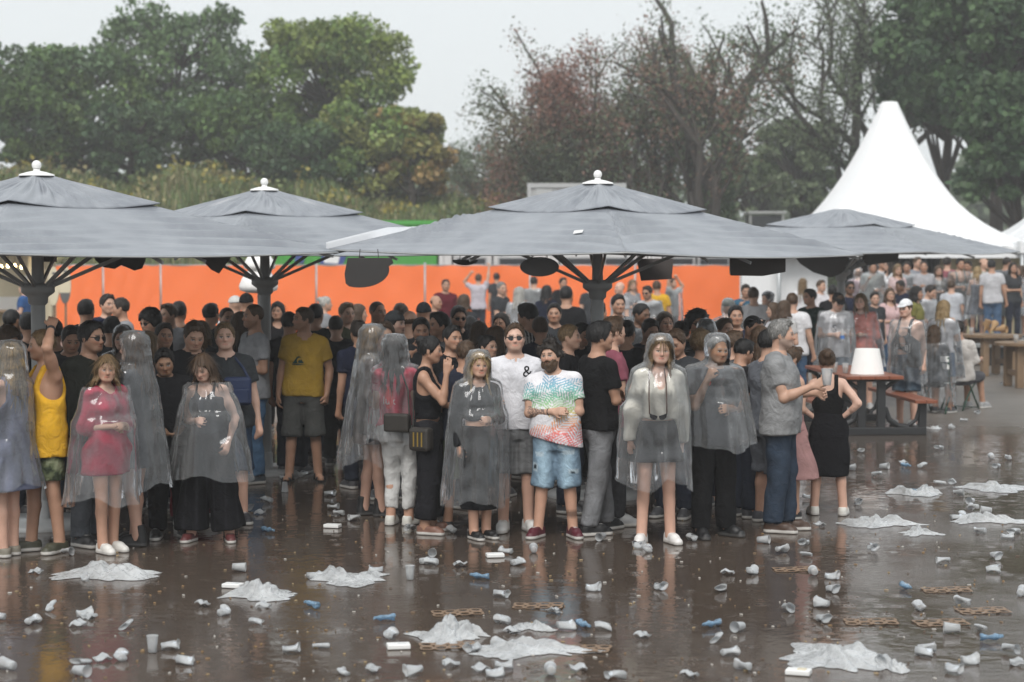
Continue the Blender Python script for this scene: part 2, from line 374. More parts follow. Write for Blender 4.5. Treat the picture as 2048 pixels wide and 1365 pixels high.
class Person:
    def __init__(s, H=1.78, sex='m', fat=1.0, yaw=0, lean=0, head=(0, 0, 0), aL='down', aR='down', feet=None, drop=0.0, sit=False, tone='fair', res=1.0, bend=0, twist=0):
        h = H / 1.75; s.h = h; s.sex = sex; s.tone = tone; s.res = res; s.yaw = yaw
        f = sex == 'f'; s.f = f; s.fat = fat
        s.hipz = (.50 if sit else .90 * h - drop)
        # torso frame: pivot at the hips
        s.UR = rot_xyz(math.radians(-lean), math.radians(bend), math.radians(twist)); s.Ut = v3(0, 0, s.hipz)
        U = lambda x, y, z: s.UR @ v3(x * h, y * h, (z - .90) * h) + s.Ut
        s.U = U
        s.hip = [U(.088 * sg, 0, .90) for sg in (1, -1)]
        th, sh = .415 * h, .40 * h
        feet = feet or ((.11, 0, 12), (-.11, 0, -12))
        if sit: feet = ((.13, -.46, 8), (-.13, -.46, -8))
        s.ank = [v3(x, y, .085 * h) for x, y, _ in feet]; s.fyaw = [math.radians(a) for _, _, a in feet]
        s.knee = []
        for a, b in zip(s.hip, s.ank):
            d = b - a; l = float(np.linalg.norm(d)); l2 = min(l, (th + sh) * .999); c = (th * th - sh * sh + l2 * l2) / (2 * l2)
            hgt = math.sqrt(max(th * th - c * c, 0)); fw = v3(0, -1, .55 if sit else .05); dn = d / l; fw = unit(fw - dn * (fw @ dn))
            s.knee.append(a + dn * c * (l / l2) + fw * hgt)
        sw = .155 if f else .172
        if f: sw *= .98
        s.sw = sw * (1 + (fat - 1) * .4)
        s.sho = [U(s.sw * sg, .012, 1.392) for sg in (1, -1)]
        s.arm = []
        for sg, a, S0 in ((1, aL, s.sho[0]), (-1, aR, s.sho[1])):
            up, fo, curl = ARMS[a] if isinstance(a, str) else a
            mr = v3(sg, 1, 1); up = s.UR @ unit(np.array(up, f32) * mr); fo = s.UR @ unit(np.array(fo, f32) * mr)
            e = S0 + up * (.282 * h); w = e + fo * (.252 * h)
            s.arm.append((S0, e, w, fo, curl, sg))
        hs = h * (1.0 if not f else .985); s.hs = hs
        hy, hp, hr = head
        s.HR = s.UR @ rot_xyz(math.radians(hp), math.radians(hr), math.radians(hy))
        nb = U(0, .02, 1.50); s.neckb = U(0, .025, 1.44)
        s.Hc = nb + s.HR @ v3(0, -.03 * h, .128 * h)
        # torso sections
        if f: T = [(.79, .150, .100, .01), (.86, .178, .122, .012), (.93, .172, .115, .008), (1.02, .138, .096, 0), (1.10, .128, .092, 0), (1.20, .140, .100, .0), (1.29, .150, .102, .006), (1.37, .150, .088, .012), (1.42, .105, .07, .02), (1.47, .055, .055, .022)]
        else: T = [(.79, .150, .100, .005), (.86, .172, .118, .008), (.94, .166, .112, .004), (1.03, .152, .102, 0), (1.12, .156, .106, -.002), (1.22, .172, .114, .0), (1.31, .182, .118, .006), (1.38, .172, .100, .012), (1.43, .12, .08, .02), (1.48, .066, .064, .022)]
        s.T = np.array(T, f32); z = s.T[:, 0]
        fx = 1 + (fat - 1) * np.where(z < 1.36, 1.0, .4); s.T[:, 1] *= fx
        bel = np.exp(-((z - 1.05) / .13) ** 2); s.T[:, 2] *= 1 + (fat - 1) * (1.0 + 1.2 * bel) * (z < 1.36); s.T[:, 3] -= (fat - 1) * .10 * bel
        s.lim = (.86 if f else 1.0) * (1 + (fat - 1) * .5)
    # --- pieces
    def torso(s, F, off=0.0, z0=None, z1=None, hang=None, k=.03):
        T = s.T.copy()
        if z0 is not None or z1 is not None:
            a = z0 if z0 is not None else T[0, 0]; b = z1 if z1 is not None else T[-1, 0]
            zz = np.unique(np.concatenate([[a], T[(T[:, 0] > a) & (T[:, 0] < b), 0], [b]])); T = np.stack([zz] + [np.interp(zz, s.T[:, 0], s.T[:, j]) for j in (1, 2, 3)], 1).astype(f32)
        if hang is not None:   # loose cloth hangs from its widest point
            top = 1.28
            for j in (1, 2):
                ref = np.interp(top, s.T[:, 0], s.T[:, j]) * hang
                T[:, j] = np.where(T[:, 0] < top, np.maximum(T[:, j], ref), T[:, j])
        if hang is not None:
            lowm = np.clip((1.06 - T[:, 0]) / .12, 0, 1); T[:, 1] = np.maximum(T[:, 1], lowm * (.088 + s.thigh_r() / s.h + .012)); T[:, 1:3] += (lowm * .012)[:, None]
        z = (T[:, 0] - .90) * s.h
        F.loft(z, (T[:, 1] + off) * s.h, (T[:, 2] + off) * s.h, T[:, 0] * 0, T[:, 3] * s.h, s.UR, s.Ut, k=k)
    def thigh_r(s): return .086 * s.h * (1 + (s.fat - 1) * .7) * (1.03 if s.f else 1)
    def legs(s, F, off=0.0, k=.03, frac=None, which=(0, 1), wide=0.0, straight=False):
        """frac: 0 hip .. .5 knee .. 1 ankle where the cloth ends"""
        h = s.h
        for i in which:
            H_, K, A = s.hip[i], s.knee[i], s.ank[i]; q = 1 if frac is None else frac
            r0, r1, r2 = s.thigh_r(), .056 * h * s.lim ** .4, .037 * h
            hp = H_ + (H_ - K) * .02
            if straight: r1 = max(r1, .066 * h); r2 = max(r2, .058 * h)
            if q < 1 or frac is not None:
                e1 = min(q / .5, 1.0); c1 = float(np.linalg.norm(K - H_)) * e1
                rr = r0 + (r1 - r0) * e1
                F.cap(hp, H_ + (K - H_) * e1, r0 + off, rr + off + wide * e1, k, cut=c1 if q <= .5 else (c1 + (q - .5) / .5 * float(np.linalg.norm(A - K)) if q < .65 else None))
                if q > .5:
                    e2 = (q - .5) / .5; F.cap(K, K + (A - K) * e2, r1 + off + wide, r1 + (r2 - r1) * e2 + off + wide * (1 + e2), k, cut=float(np.linalg.norm(A - K)) * e2)
            else:
                F.cap(hp, K, r0 + off, r1 + off, k)
                cb = K + (A - K) * .32 + v3(0, .016 * h, 0)
                F.cap(K, A, .049 * h * s.lim ** .4 + off, r2 + off, .02); F.cap(K * .8 + cb * .2, cb, .045 * h * s.lim ** .4 + off, .048 * h * s.lim ** .4 + off, .03); F.cap(cb, A, .042 * h * s.lim ** .4 + off, r2 + off, .03)
    def feetf(s, F):
        h = s.h
        for A, a in zip(s.ank, s.fyaw):
            fw = v3(math.sin(a), -math.cos(a), 0)
            F.cap(A, A - v3(0, 0, .04 * h) , .036 * h, .034 * h, .02); F.cap(A + fw * -.02 * h - v3(0, 0, .045 * h), A + fw * .10 * h - v3(0, 0, .05 * h), .034 * h, .032 * h, .03)
            F.cap(A + fw * .10 * h - v3(0, 0, .05 * h), A + fw * .15 * h - v3(0, 0, .058 * h), .034 * h, .024 * h, .02)
    def armf(s, F, i, off=0.0, frac=None, k=.02, wide=0.0):
        S0, E, Wr, fo, curl, sg = s.arm[i]; h = s.h; l = s.lim
        a, b, c = .050 * h * l, .039 * h * l, .027 * h * l
        if frac is None:
            F.cap(S0, E, a, b, k); F.cap(S0 * .55 + E * .45, S0 * .35 + E * .65, b * 1.12, b * 1.1, .03)
            m = E + (Wr - E) * .3; F.cap(E, m, b * .98, b * 1.06, .02); F.cap(m, Wr, b * 1.02, c, .02)
        else:
            e1 = min(frac / .5, 1)
            F.cap(S0, S0 + (E - S0) * e1, a + off, a + (b - a) * e1 + off + wide, k, cut=float(np.linalg.norm(E - S0)) * e1 if frac <= .5 else None)
            if frac > .5:
                e2 = (frac - .5) / .5; F.cap(E, E + (Wr - E) * e2, b + off + wide, b + (c - b) * e2 + off + wide * .6, k, cut=float(np.linalg.norm(Wr - E)) * e2)
    def handf(s, F, i, fine):
        S0, E, Wr, fo, curl, sg = s.arm[i]; h = s.h * (.93 if s.f else 1)
        n = s.UR @ v3(-sg, .35, -.25); n = unit(n - fo * (n @ fo)); sd = np.cross(n, fo)
        if sd[1] > 0: sd = -sd   # thumb side looks forward
        if not fine:
            F.cap(Wr, Wr + fo * .09 * h, .026 * h, .034 * h, .02); F.cap(Wr + fo * .09 * h, Wr + fo * .13 * h + n * .05 * h, .028 * h, .02 * h, .02); F.cap(Wr + fo * .04 * h, Wr + fo * .08 * h + sd * .05 * h, .015 * h, .011 * h, .01); return
        for j, ln in enumerate((.070, .080, .074, .056)):
            o = sd * ((1.5 - j) * .0195 * h); r = Wr + fo * .086 * h + o
            F.cap(Wr + fo * .008 * h + o * .55, r, .0155 * h, .0125 * h, .014)
            c1 = curl * 1.25; d1 = fo * math.cos(c1) + n * math.sin(c1) + sd * (1.5 - j) * .07; m = r + d1 * (ln * .52 * h)
            c2 = curl * 2.5; d2 = fo * math.cos(c2) + n * math.sin(c2)
            F.cap(r, m, .0105 * h, .0095 * h, .005); F.cap(m, m + d2 * (ln * .5 * h), .0095 * h, .0075 * h, .004)
        t0 = Wr + fo * .028 * h + sd * .020 * h; t1 = t0 + (fo * .62 + sd * .75 + n * .25) * (.042 * h); t2 = t1 + (fo * .9 + sd * .2 + n * .45 * (.4 + curl)) * (.034 * h)
        F.cap(t0, t1, .016 * h, .0125 * h, .012); F.cap(t1, t2, .0115 * h, .009 * h, .005)
    def hp(s, x, y, z): return s.Hc + s.HR @ (v3(x, y, z) * s.hs)
    def headf(s, F, fine):
        q, hs, P, R = s.f, s.hs, s.hp, s.HR
        E = lambda c, r, k, sub=False: F.ell(P(*c), np.array(r, f32) * hs, R, k * hs, sub)
        E((0, .014, .030), (.0755, .094, .087), .01)
        E((0, -.020, -.032), (.058 if q else .062, .070, .080), .03)
        E((0, -.060, -.083), (.024 if q else .030, .026, .022), .03)
        for sg in (1, -1):
            E((sg * .038, -.046, -.020), (.026, .030, .028), .04)
            F.cap(P(sg * .058, .0, -.045), P(sg * .028, -.062, -.082), .020 * hs, .016 * hs, .03)
        F.cap(s.neckb, P(0, .018, -.06), (.047 if q else .060) * s.h, (.046 if q else .058) * s.h, .03)
        if fine:
            F.cap(P(-.032, -.070, .022), P(.032, -.070, .022), .015 * hs, None, .02)
            for sg in (1, -1):
                E((sg * .031, -.094, .001), (.018, .014, .011), .012, True)
                E((sg * .031, -.0715, .001), (.0135, .0125, .0125), .003)
                E((sg * .078, .012, -.006), (.010, .020, .031), .008)
            F.cap(P(0, -.080, .012), P(0, -.101, -.026), .0085 * hs, .0125 * hs, .012)
            for sg in (1, -1): F.cap(P(0, -.094, -.030), P(sg * .012, -.088, -.032), .010 * hs, .008 * hs, .006)
            F.cap(P(-.017, -.080, -.057), P(.017, -.080, -.057), .0085 * hs, None, .008); F.cap(P(-.014, -.081, -.0655), P(.014, -.081, -.0655), .0085 * hs, None, .006)
        else:
            for sg in (1, -1): E((sg * .078, .012, -.006), (.011, .020, .031), .008)
            F.cap(P(0, -.080, .008), P(0, -.100, -.026), .010 * hs, .014 * hs, .012); F.cap(P(-.032, -.070, .022), P(.032, -.070, .022), .014 * hs, None, .02)
            for sg in (1, -1): E((sg * .031, -.094, .001), (.018, .014, .011), .012, True)
    def bounds(s):
        pts = [*s.hip, *s.knee, *s.ank, s.Hc, s.neckb] + [p for a in s.arm for p in a[:3]]; pts = np.array(pts)
        return pts.min(0), pts.max(0)
    def body(s, face=None, paint=None):
        lo, hi = s.bounds(); lo = lo - .17; hi = hi + .17; lo[2] = -.01; hi[2] = max(hi[2], s.Hc[2] + .14)
        r = s.res; hr = .0075 * (1 if r <= 1 else r * .8); b = [[], [], []]
        for i in range(3):
            m = (.105, .125, .14)[i]; b[i].append((float(s.Hc[i]) - m, float(s.Hc[i]) + m, hr if i != 1 or r <= 1 else hr))
            if r <= 1:
                for a in s.arm:
                    c = a[2] + a[3] * .08; b[i].append((float(c[i]) - .088, float(c[i]) + .088, .0105))
        F = Field(lo, hi, (.030 if r <= 1.2 else .018 * r), b)
        s.torso(F); s.legs(F); s.feetf(F)
        for i in (0, 1):
            sg = 1 - 2 * i
            F.cap(s.U(.035 * sg, .022, 1.450), s.sho[i], .040 * s.h * s.lim, .050 * s.h * s.lim, .04)
            s.armf(F, i, k=.03); s.handf(F, i, r <= 1)
            if s.f: F.ell(s.U(.068 * sg, -.082, 1.255), np.array((.062, .052, .060), f32) * s.h, s.UR, .03)
        s.headf(F, r <= 1.7)
        V, Q = F.mesh()
        return V, Q, s.skin_cols(V, face or {}, paint)
    def skin_cols(s, V, face, paint):
        base = np.array(SKIN[s.tone], f32); C = np.tile(base, (len(V), 1))
        q = (V - s.Hc) @ s.HR / s.hs; x, y, z = q.T; ax = np.abs(x)
        front = (y < -.035) & (np.abs(z) < .13)
        def put(m, c, a=1.0):
            m = np.clip(m, 0, 1)[:, None] * a; C[:] = C * (1 - m) + np.array(c, f32) * m
        G = lambda cx, cz, rx, rz: np.exp(-(((ax - cx) / rx) ** 2 + ((z - cz) / rz) ** 2)) * front
        put(G(.040, -.026, .022, .018), base * np.array((1.12, .80, .76), f32), .6)
        put(G(0, -.028, .014, .014), base * np.array((1.1, .82, .78), f32), .5)
        put(G(.031, .002, .024, .014), base * .6, .55)
        hair = np.array(HAIRC[face.get('hair', 'brown')], f32)
        lip = base * np.array((.95, .52, .52), f32) if s.f else base * np.array((.9, .62, .6), f32)
        put(((ax < .024) & (np.abs(z + .061) < .0105 - .2 * ax) & front) * 1.0, lip, .85)
        put(((ax < .023) & (np.abs(z + .0605) < .0022) & front) * 1.0, base * .25, .8)
        e = front & (((ax - .031) / .0150) ** 2 + ((z - .001) / .0068) ** 2 < 1)
        put(e * 1.0, (.42, .40, .38)); put((e & ((ax - .031) ** 2 + (z - .001) ** 2 < .0066 ** 2)) * 1.0, (.03, .022, .018))
        put((front & (np.abs(ax - .031) < .017) & (np.abs(z - .0085 + ((ax - .031) * 4) ** 2 * .6) < .0028)) * 1.0, (.03, .02, .015), .9)
        br = z - .0265 + .12 * np.abs(ax - .026)
        put((front & (ax > .011) & (ax < .052) & (np.abs(br) < (.0042 if s.f else .0058))) * 1.0, hair * .7 + base * .12, .85)
        bd = face.get('stubble', 0)
        if bd and not s.f:
            m = (z < -.032) & (z > -.125) & (y < .02) & ~((ax < .022) & (np.abs(z + .060) < .010)); m &= ~((z > -.046) & (ax < .03) & (z > -.044))
            put(m * 1.0, hair * .8 + base * .2, bd)
        if s.tone in ('pale', 'fair'):   # legs and arms a little ruddier
            put(((V[:, 2] < s.hipz) * 1.0), base * np.array((1.03, .93, .88), f32), .6)
        if paint: paint(s, V, C)
        return C
    # --- clothes
    def _box(s, zlo, zhi, arms=True, m=.14, legs=False):
        pts = [s.U(-.2, 0, zlo), s.U(.2, 0, zlo), s.U(-.2, 0, zhi), s.U(.2, 0, zhi), *s.sho]
        if arms: pts += [p for a in s.arm for p in a[:3]]
        if legs: pts += [*s.knee, *s.ank]
        pts = np.array(pts); return pts.min(0) - m, pts.max(0) + m
    def shirt(s, hem=.86, sleeve=.30, off=.014, hang=.97, neck='crew', amp=.0062, seed=1, wide=.008, col=(1, 1, 1), cfn=None, fine=1.0, slant=0.0):
        lo, hi = s._box(hem, 1.5, sleeve > 0)
        nb = s.U(0, -.05, 1.40); rr = .0178 * max(1, s.res * .85) * fine
        F = Field(lo, hi, rr, [[(float(nb[i]) - m_, float(nb[i]) + m_, rr * .72)] for i, m_ in enumerate((.11, .07, .07))])
        s.torso(F, off, z0=hem, z1=1.455, hang=hang)
        for i in (0, 1):
            sg = 1 - 2 * i
            if s.f: F.ell(s.U(.066 * sg, -.082, 1.255), np.array((.066, .055, .064), f32) * s.h * (1 + off), s.UR, .05)
            if sleeve > 0:
                F.cap(s.U(.035 * sg, .022, 1.447), s.sho[i], (.040 * s.lim + off * .8) * s.h, (.050 * s.lim + off * .8) * s.h, .03)
                s.armf(F, i, off=(off * .9) * s.h, frac=sleeve, k=.03, wide=wide)
            else:
                F.cap(s.U(.05 * sg, .02, 1.43), s.U(s.sw * .62 * sg, .012, 1.425), (.046 * s.lim + off) * s.h, (.046 * s.lim + off * .7) * s.h, .03)
        if amp: F.wrinkle(amp, seed)
        R, t, h = s.UR, s.Ut, s.h
        def loc(X, Y, Z):
            q = [X - t[0], Y - t[1], Z - t[2]]; return [(R[0, i] * q[0] + R[1, i] * q[1] + R[2, i] * q[2]) / h + (.90 if i == 2 else 0) for i in range(3)]
        def cut(X, Y, Z):
            x, y, z = loc(X, Y, Z); d = -1 + 0 * x + 0 * y + 0 * z
            if slant: d = np.minimum((hem + slant * (.2 - x) / .2 - z), np.minimum(.25 - np.abs(x), 1.0 - z)) + 0 * y
            if neck == 'crew': n = .078 - np.sqrt(x * x + (y - .010) ** 2 + (np.maximum(1.43 - z, 0) * 1.1) ** 2 + 0 * z)
            elif neck == 'v': n = .075 - np.sqrt((x * (1 + 9 * np.maximum(1.45 - z, 0))) ** 2 + (np.maximum(y - .0, 0)) ** 2 + (np.maximum(1.33 - z, 0) * 3) ** 2) + np.where(y > .03, -.05, 0) * (z < 1.42)
            elif neck == 'tank':
                front = np.where(y < .03, 1.30, 1.37)
                n = .070 - np.sqrt(x * x + (np.maximum(front - z, 0) * 1.4) ** 2 + 0 * y)
                arm = np.minimum(np.abs(x) - .118 + .20 * np.maximum(1.30 - z, 0) / .12 * -1, z - 1.20)
                n = np.maximum(n, np.minimum(np.abs(x) - (.112 + .9 * np.maximum(1.27 - z, 0)), z - 1.17))
            elif neck == 'cami':
                up = z - 1.335 - .04 * np.exp(-((np.abs(x) - .07) / .03) ** 2) * (y < 0); strap = np.minimum(up, np.abs(np.abs(x) - .085) - .012); n = strap + 0 * y
            else: n = -1 + 0 * x + 0 * y + 0 * z
            return np.maximum(d, n) * h
        F.cutfn(cut)
        V, Q = F.mesh()
        q = (V - t) @ R / h; q[:, 2] += .90
        C = np.tile(np.array(col, f32), (len(V), 1))
        if callable(cfn): C = cfn(s, q, V, C)
        return V, Q, C
    def trousers(s, frac=1.0, off=.014, wide=0.0, amp=.0058, seed=2, waist=1.0, col=(1, 1, 1), cfn=None, straight=True):
        pts = np.array([*s.hip, *s.knee, *s.ank, s.U(0, 0, waist)]); lo, hi = pts.min(0) - .2, pts.max(0) + .2
        if frac < .9: lo[2] = min(s.knee[0][2], s.knee[1][2]) - .12 if frac <= .55 else lo[2]
        F = Field(lo, hi, .0178 * max(1, s.res * .85))
        s.torso(F, off * .8, z0=.79, z1=waist); s.legs(F, off * s.h, .025, frac, wide=wide, straight=straight)
        if amp: F.wrinkle(amp, seed, 30)
        V, Q = F.mesh(); C = np.tile(np.array(col, f32), (len(V), 1))
        if cfn: C = cfn(s, V, V, C)
        return V, Q, C
    def skirt(s, top=1.04, hem=.55, off=.020, flare=.02, amp=.004, seed=3, col=(1, 1, 1), cfn=None):
        h = s.h; c = (s.knee[0] + s.knee[1]) / 2; T = s.T; hz = hem
        wk = abs(float(s.knee[0][0] - s.knee[1][0])) / 2 / h + .075
        zz = np.array([hz, .70, .80, .86, .93, top]); zz = zz[zz >= hz]; zz = np.unique(np.concatenate([[hz], zz]))
        rx = np.interp(zz, T[:, 0], T[:, 1]); ry = np.interp(zz, T[:, 0], T[:, 2]); cyy = np.interp(zz, T[:, 0], T[:, 3])
        low = np.clip((.86 - zz) / .3, 0, None); rx = np.where(zz < .86, np.maximum(.178 + flare * low / .6, wk * np.minimum(low * 2, 1)), rx); ry = np.where(zz < .86, .122 + flare * low / .6, ry)
        lo = np.array([-.4, -.4, hz * h - .05]) + [0, min(0, float(c[1])), 0]; hi = np.array([.4, .4, top * h + .08])
        F = Field(lo, hi, .0178 * max(1, s.res * .85))
        k = np.clip((.90 - zz) / .42, 0, 1.2); cx = k * float(c[0]); cyv = cyy * h + k * float(c[1])
        F.loft((zz) * h - (.9 * h - s.hipz), (rx + off) * h, (ry + off) * h, cx, cyv, np.eye(3, dtype=f32), v3(0, 0, 0), k=.01)
        if amp: F.wrinkle(amp, seed, 24, vert=.08)
        V, Q = F.mesh(); C = np.tile(np.array(col, f32), (len(V), 1))
        if cfn: C = cfn(s, V, V, C)
        return V, Q, C
    def hair(s, style='short', vol=1.0, seed=5):
        hs = s.hs; P = s.hp; lo = s.Hc - .22; hi = s.Hc + .22
        long_ = style in ('long', 'bob', 'wavy', 'pony')
        if long_: lo = lo - np.array([.02, .05, .32]); hi = hi + np.array([.02, .05, 0])
        F = Field(lo, hi, .0100 * max(1, s.res * .75))
        t = {'short': .013, 'fade': .010, 'buzz': .005, 'long': .015, 'bob': .018, 'wavy': .020, 'curly': .034, 'bun': .012, 'quiff': .016, 'pony': .011, 'bald': .004}[style] * vol
        fr, bk = {'long': (.060, -.12), 'bob': (.058, -.12), 'wavy': (.060, -.12), 'curly': (.050, -.09), 'bun': (.062, -.055), 'pony': (.062, -.06), 'buzz': (.072, -.045), 'bald': (.2, -.04)}.get(style, (.072, -.052))
        def clip(q):   # keep what lies above the hairline
            x, y, z = q[0] / hs, q[1] / hs + .014, q[2] / hs + .030
            yy = np.clip((y + .075) / .13, 0, 1); sm = yy * yy * (3 - 2 * yy)
            line = fr + .016 - .030 * np.clip(np.abs(x) / .062, 0, 1.2) ** 2 * (1 - sm) + (bk - fr) * sm - .030 * np.exp(-((y + .022) / .022) ** 2) * (np.abs(x) > .05)
            d = (line - z) * .8
            if style == 'bald': d = np.maximum(d, z - .035)
            return d * hs + 0 * x
        F.ell(P(0, .014, .030), np.array((.0755 + t, .094 + t, .087 + t * (1.15 if style != 'bald' else .4)), f32) * hs, s.HR, 0, clip=clip)
        if style in ('quiff', 'short'):
            F.cap(P(-.032, -.046, .106), P(.034, -.044, .109), .016 * hs * vol, None, .03); F.cap(P(0, -.06, .104), P(0, .02, .122), .016 * hs * vol, .006, .02)
        if style == 'bun': F.ell(P(0, .105, .075), v3(.045, .040, .042) * hs, s.HR, .015)
        if style == 'pony':
            F.ell(P(0, .108, .05), v3(.026, .026, .026) * hs, s.HR, .015); F.cap(P(0, .12, .04), P(0, .135, -.16), .024 * hs, .014 * hs, .02)
        if style == 'curly':
            r = np.random.RandomState(seed)
            for _ in range(46):
                a, b = r.uniform(0, 6.28), r.uniform(-.35, 1.4); d = np.array([math.cos(a) * math.cos(b), math.sin(a) * math.cos(b), math.sin(b)])
                if d[1] < -.25 and d[2] < .55: continue
                F.cap(P(*(d * .085 + (0, .016, .03))), P(*(d * .115 + (0, .016, .03))), .022 * hs, .017 * hs, .008)
        if long_:
            ln = {'long': -.30, 'bob': -.125, 'wavy': -.27, 'pony': -.02}[style]
            dn = s.UR @ v3(0, 0, -1)
            if style != 'pony':
                for a in (-2.0, -1.55, -1.1, -.6, 0, .6, 1.1, 1.55, 2.0):   # 0 = back of the head
                    x, y = .074 * math.sin(a), .014 + .088 * math.cos(a)
                    p0 = P(x, y, .02); p1 = P(x * 1.10, y * 1.04, -.085)
                    w = .026 if abs(a) < 1.8 else .014
                    F.cap(p0, p1, w * hs, w * 1.05 * hs, .02)
                    l = -ln - .09 + (.04 if abs(a) < 1 else 0) + .02 * math.sin(a * 7 + seed)
                    out = s.HR @ v3(x * .35, .03 * math.cos(a) + (-.035 if abs(a) > 1.3 else 0.02), 0)
                    p2 = p1 + dn * l * hs + out; F.cap(p1, p2, w * 1.02 * hs, w * .62 * hs, .022)
        # strands: ripples that follow the fall of the hair
        X, Y, Z = F.ax[0][:, None, None] - s.Hc[0], F.ax[1][None, :, None] - s.Hc[1], F.ax[2][None, None, :]
        ang = np.arctan2(X, Y + 1e-4); rr = np.random.RandomState(seed)
        wv = np.sin(ang * 23 + 2.5 * np.sin(Z * 22 + rr.uniform(0, 6)) + rr.uniform(0, 6)) + .7 * np.sin(ang * 41 + 3 * np.sin(Z * 31)) + (.8 * np.sin(Z * 70 + ang * 3) if style in ('wavy', 'bob') else .5 * np.sin(X * 120) * np.sin(Y * 110))
        F.F = (F.F + wv * (.0024 if style != 'buzz' else .0008)).astype(f32)
        V, Q = F.mesh()
        r = np.random.RandomState(seed + 9)
        st = .86 + .28 * np.sin(np.arctan2(V[:, 0] - s.Hc[0], V[:, 1] - s.Hc[1]) * 31 + V[:, 2] * 9)
        C = np.repeat(((.75 + .5 * r.rand(len(V))) * .4 + st * .6)[:, None], 3, 1).astype(f32)
        s.hair_n = len(V)
        if style in ('buzz', 'bald'): return V, Q, C
        # loose locks lying on the surface, so the outline is never a smooth shell
        fn = np.cross(V[Q[:, 1]] - V[Q[:, 0]], V[Q[:, 2]] - V[Q[:, 0]]); nv = np.zeros_like(V)
        for k in range(4): np.add.at(nv, Q[:, k], fn)
        nv /= np.linalg.norm(nv, axis=1)[:, None] + 1e-9
        n = (620 if long_ or style == 'curly' else 560) if s.res <= 1.2 else 300
        ok = np.flatnonzero((((V - s.Hc) * nv).sum(1) > 0) & (nv @ s.HR[:, 2] > -.75) & ~(((V - s.Hc) @ s.HR[:, 1] < -.035 * hs) & ((V - s.Hc) @ s.HR[:, 2] < .085 * hs))); ix = r.choice(ok, n)
        p, nn = V[ix], nv[ix]; crown = s.hp(.015, .035, .12); loc = (p - s.Hc) @ s.HR
        t = p - crown
        if long_: t = t * .3 + np.array([0, 0, -1]) * .16 + (s.HR @ v3(0, .02, 0))
        t = t + r.normal(0, .28 if style == 'curly' else .10, t.shape) * np.linalg.norm(t, axis=1)[:, None]
        t -= nn * (t * nn).sum(1)[:, None]; t /= np.linalg.norm(t, axis=1)[:, None] + 1e-9
        ln = (r.uniform(.06, .15, (n, 1)) if long_ else r.uniform(.014, .034, (n, 1))) * hs; lift = (r.uniform(.000, .004, (n, 1)) if long_ else r.uniform(.0005, .0055, (n, 1))) * (2.2 if style == 'curly' else 1)
        sd = np.cross(nn, t) * r.uniform(.0015, .0038, (n, 1)); dz = np.array([0, 0, -1]) * ln * .12
        rows = []
        for q, w in ((0, .6), (.5, 1.0), (1, .25)):
            c = p + nn * (.001 + lift * q * (1.5 - .5 * q)) + t * ln * q + (dz * q * q if long_ else 0); rows += [c + sd * w, c - sd * w]
        L_ = np.stack(rows, 1).reshape(-1, 3); b = len(V) + np.arange(n)[:, None] * 6
        QL = np.concatenate([b + np.array([[0, 1, 3, 2]]), b + np.array([[2, 3, 5, 4]])])
        cl = np.repeat(np.clip(r.normal(1.0, .25, n), .5, 1.6), 6)
        return np.concatenate([V, L_]).astype(f32), np.concatenate([Q, QL]).astype(np.int32), np.concatenate([C, np.repeat(cl[:, None], 3, 1)]).astype(f32)
    def beard(s, seed=3, full=1.0):
        hs = s.hs; P = s.hp; F = Field(s.Hc - .16, s.Hc + .16, .0075)
        def clip(q):
            x, y, z = q[0] / hs, q[1] / hs - .020, q[2] / hs - .036
            top = -.044 + 1.15 * np.maximum(np.abs(x) - .036, 0)
            m = np.maximum(z - top, .032 - np.sqrt((x / .9) ** 2 + ((z + .062) * 2.0) ** 2))
            return np.maximum(m, y - .006) * hs
        F.ell(P(0, -.020, -.036), np.array((.0705, .082, .096 + .018 * full), f32) * hs, s.HR, 0, clip=clip)
        F.cap(P(-.05, -.052, -.085), P(.05, -.052, -.085), .020 * hs, None, .02); F.cap(P(0, -.066, -.088), P(0, -.064, -.112 - .012 * full), .028 * hs, .022 * hs, .03)
        F.cap(P(-.027, -.078, -.048), P(0, -.087, -.043), .0065 * hs, None, .004); F.cap(P(.027, -.078, -.048), P(0, -.087, -.043), .0065 * hs, None, .004)
        F.wrinkle(.0030, seed, 110, 4, 1)
        V, Q = F.mesh(); g = .7 + .6 * np.random.RandomState(seed).rand(len(V))
        return V, Q, np.repeat(g[:, None], 3, 1).astype(f32)
    def hat(s, kind='cap'):
        hs = s.hs; P = s.hp; F = Field(s.Hc - .26, s.Hc + .26, .009 * max(1, s.res * .75))
        t = .017
        lv = .045 if kind != 'beanie' else .030
        F.ell(P(0, .014, .036), np.array((.0755 + t, .094 + t, .087 + t * (1.0 if kind == 'cap' else 1.4)), f32) * hs, s.HR, 0, clip=lambda q: (lv - .036 - q[2] / hs - .10 * np.clip(q[1] / hs, -.1, .1) * (kind != 'cap')) * hs + 0 * q[0])
        if kind == 'cap':
            for i in range(9):
                x = -.062 + .0155 * i; F.cap(P(x, -.055, .058), P(x * .9, -.165 + .6 * abs(x), .040), .009 * hs, .006 * hs, .004)
        if kind == 'brim': 
            for i in range(28):
                a = i / 28 * 6.283; F.cap(P(.085 * math.sin(a), .014 + .10 * math.cos(a), .05), P(.125 * math.sin(a), .014 + .145 * math.cos(a), .044), .010 * hs, .006 * hs, .006)
        V, Q = F.mesh(); return V, Q, np.ones((len(V), 3), f32)
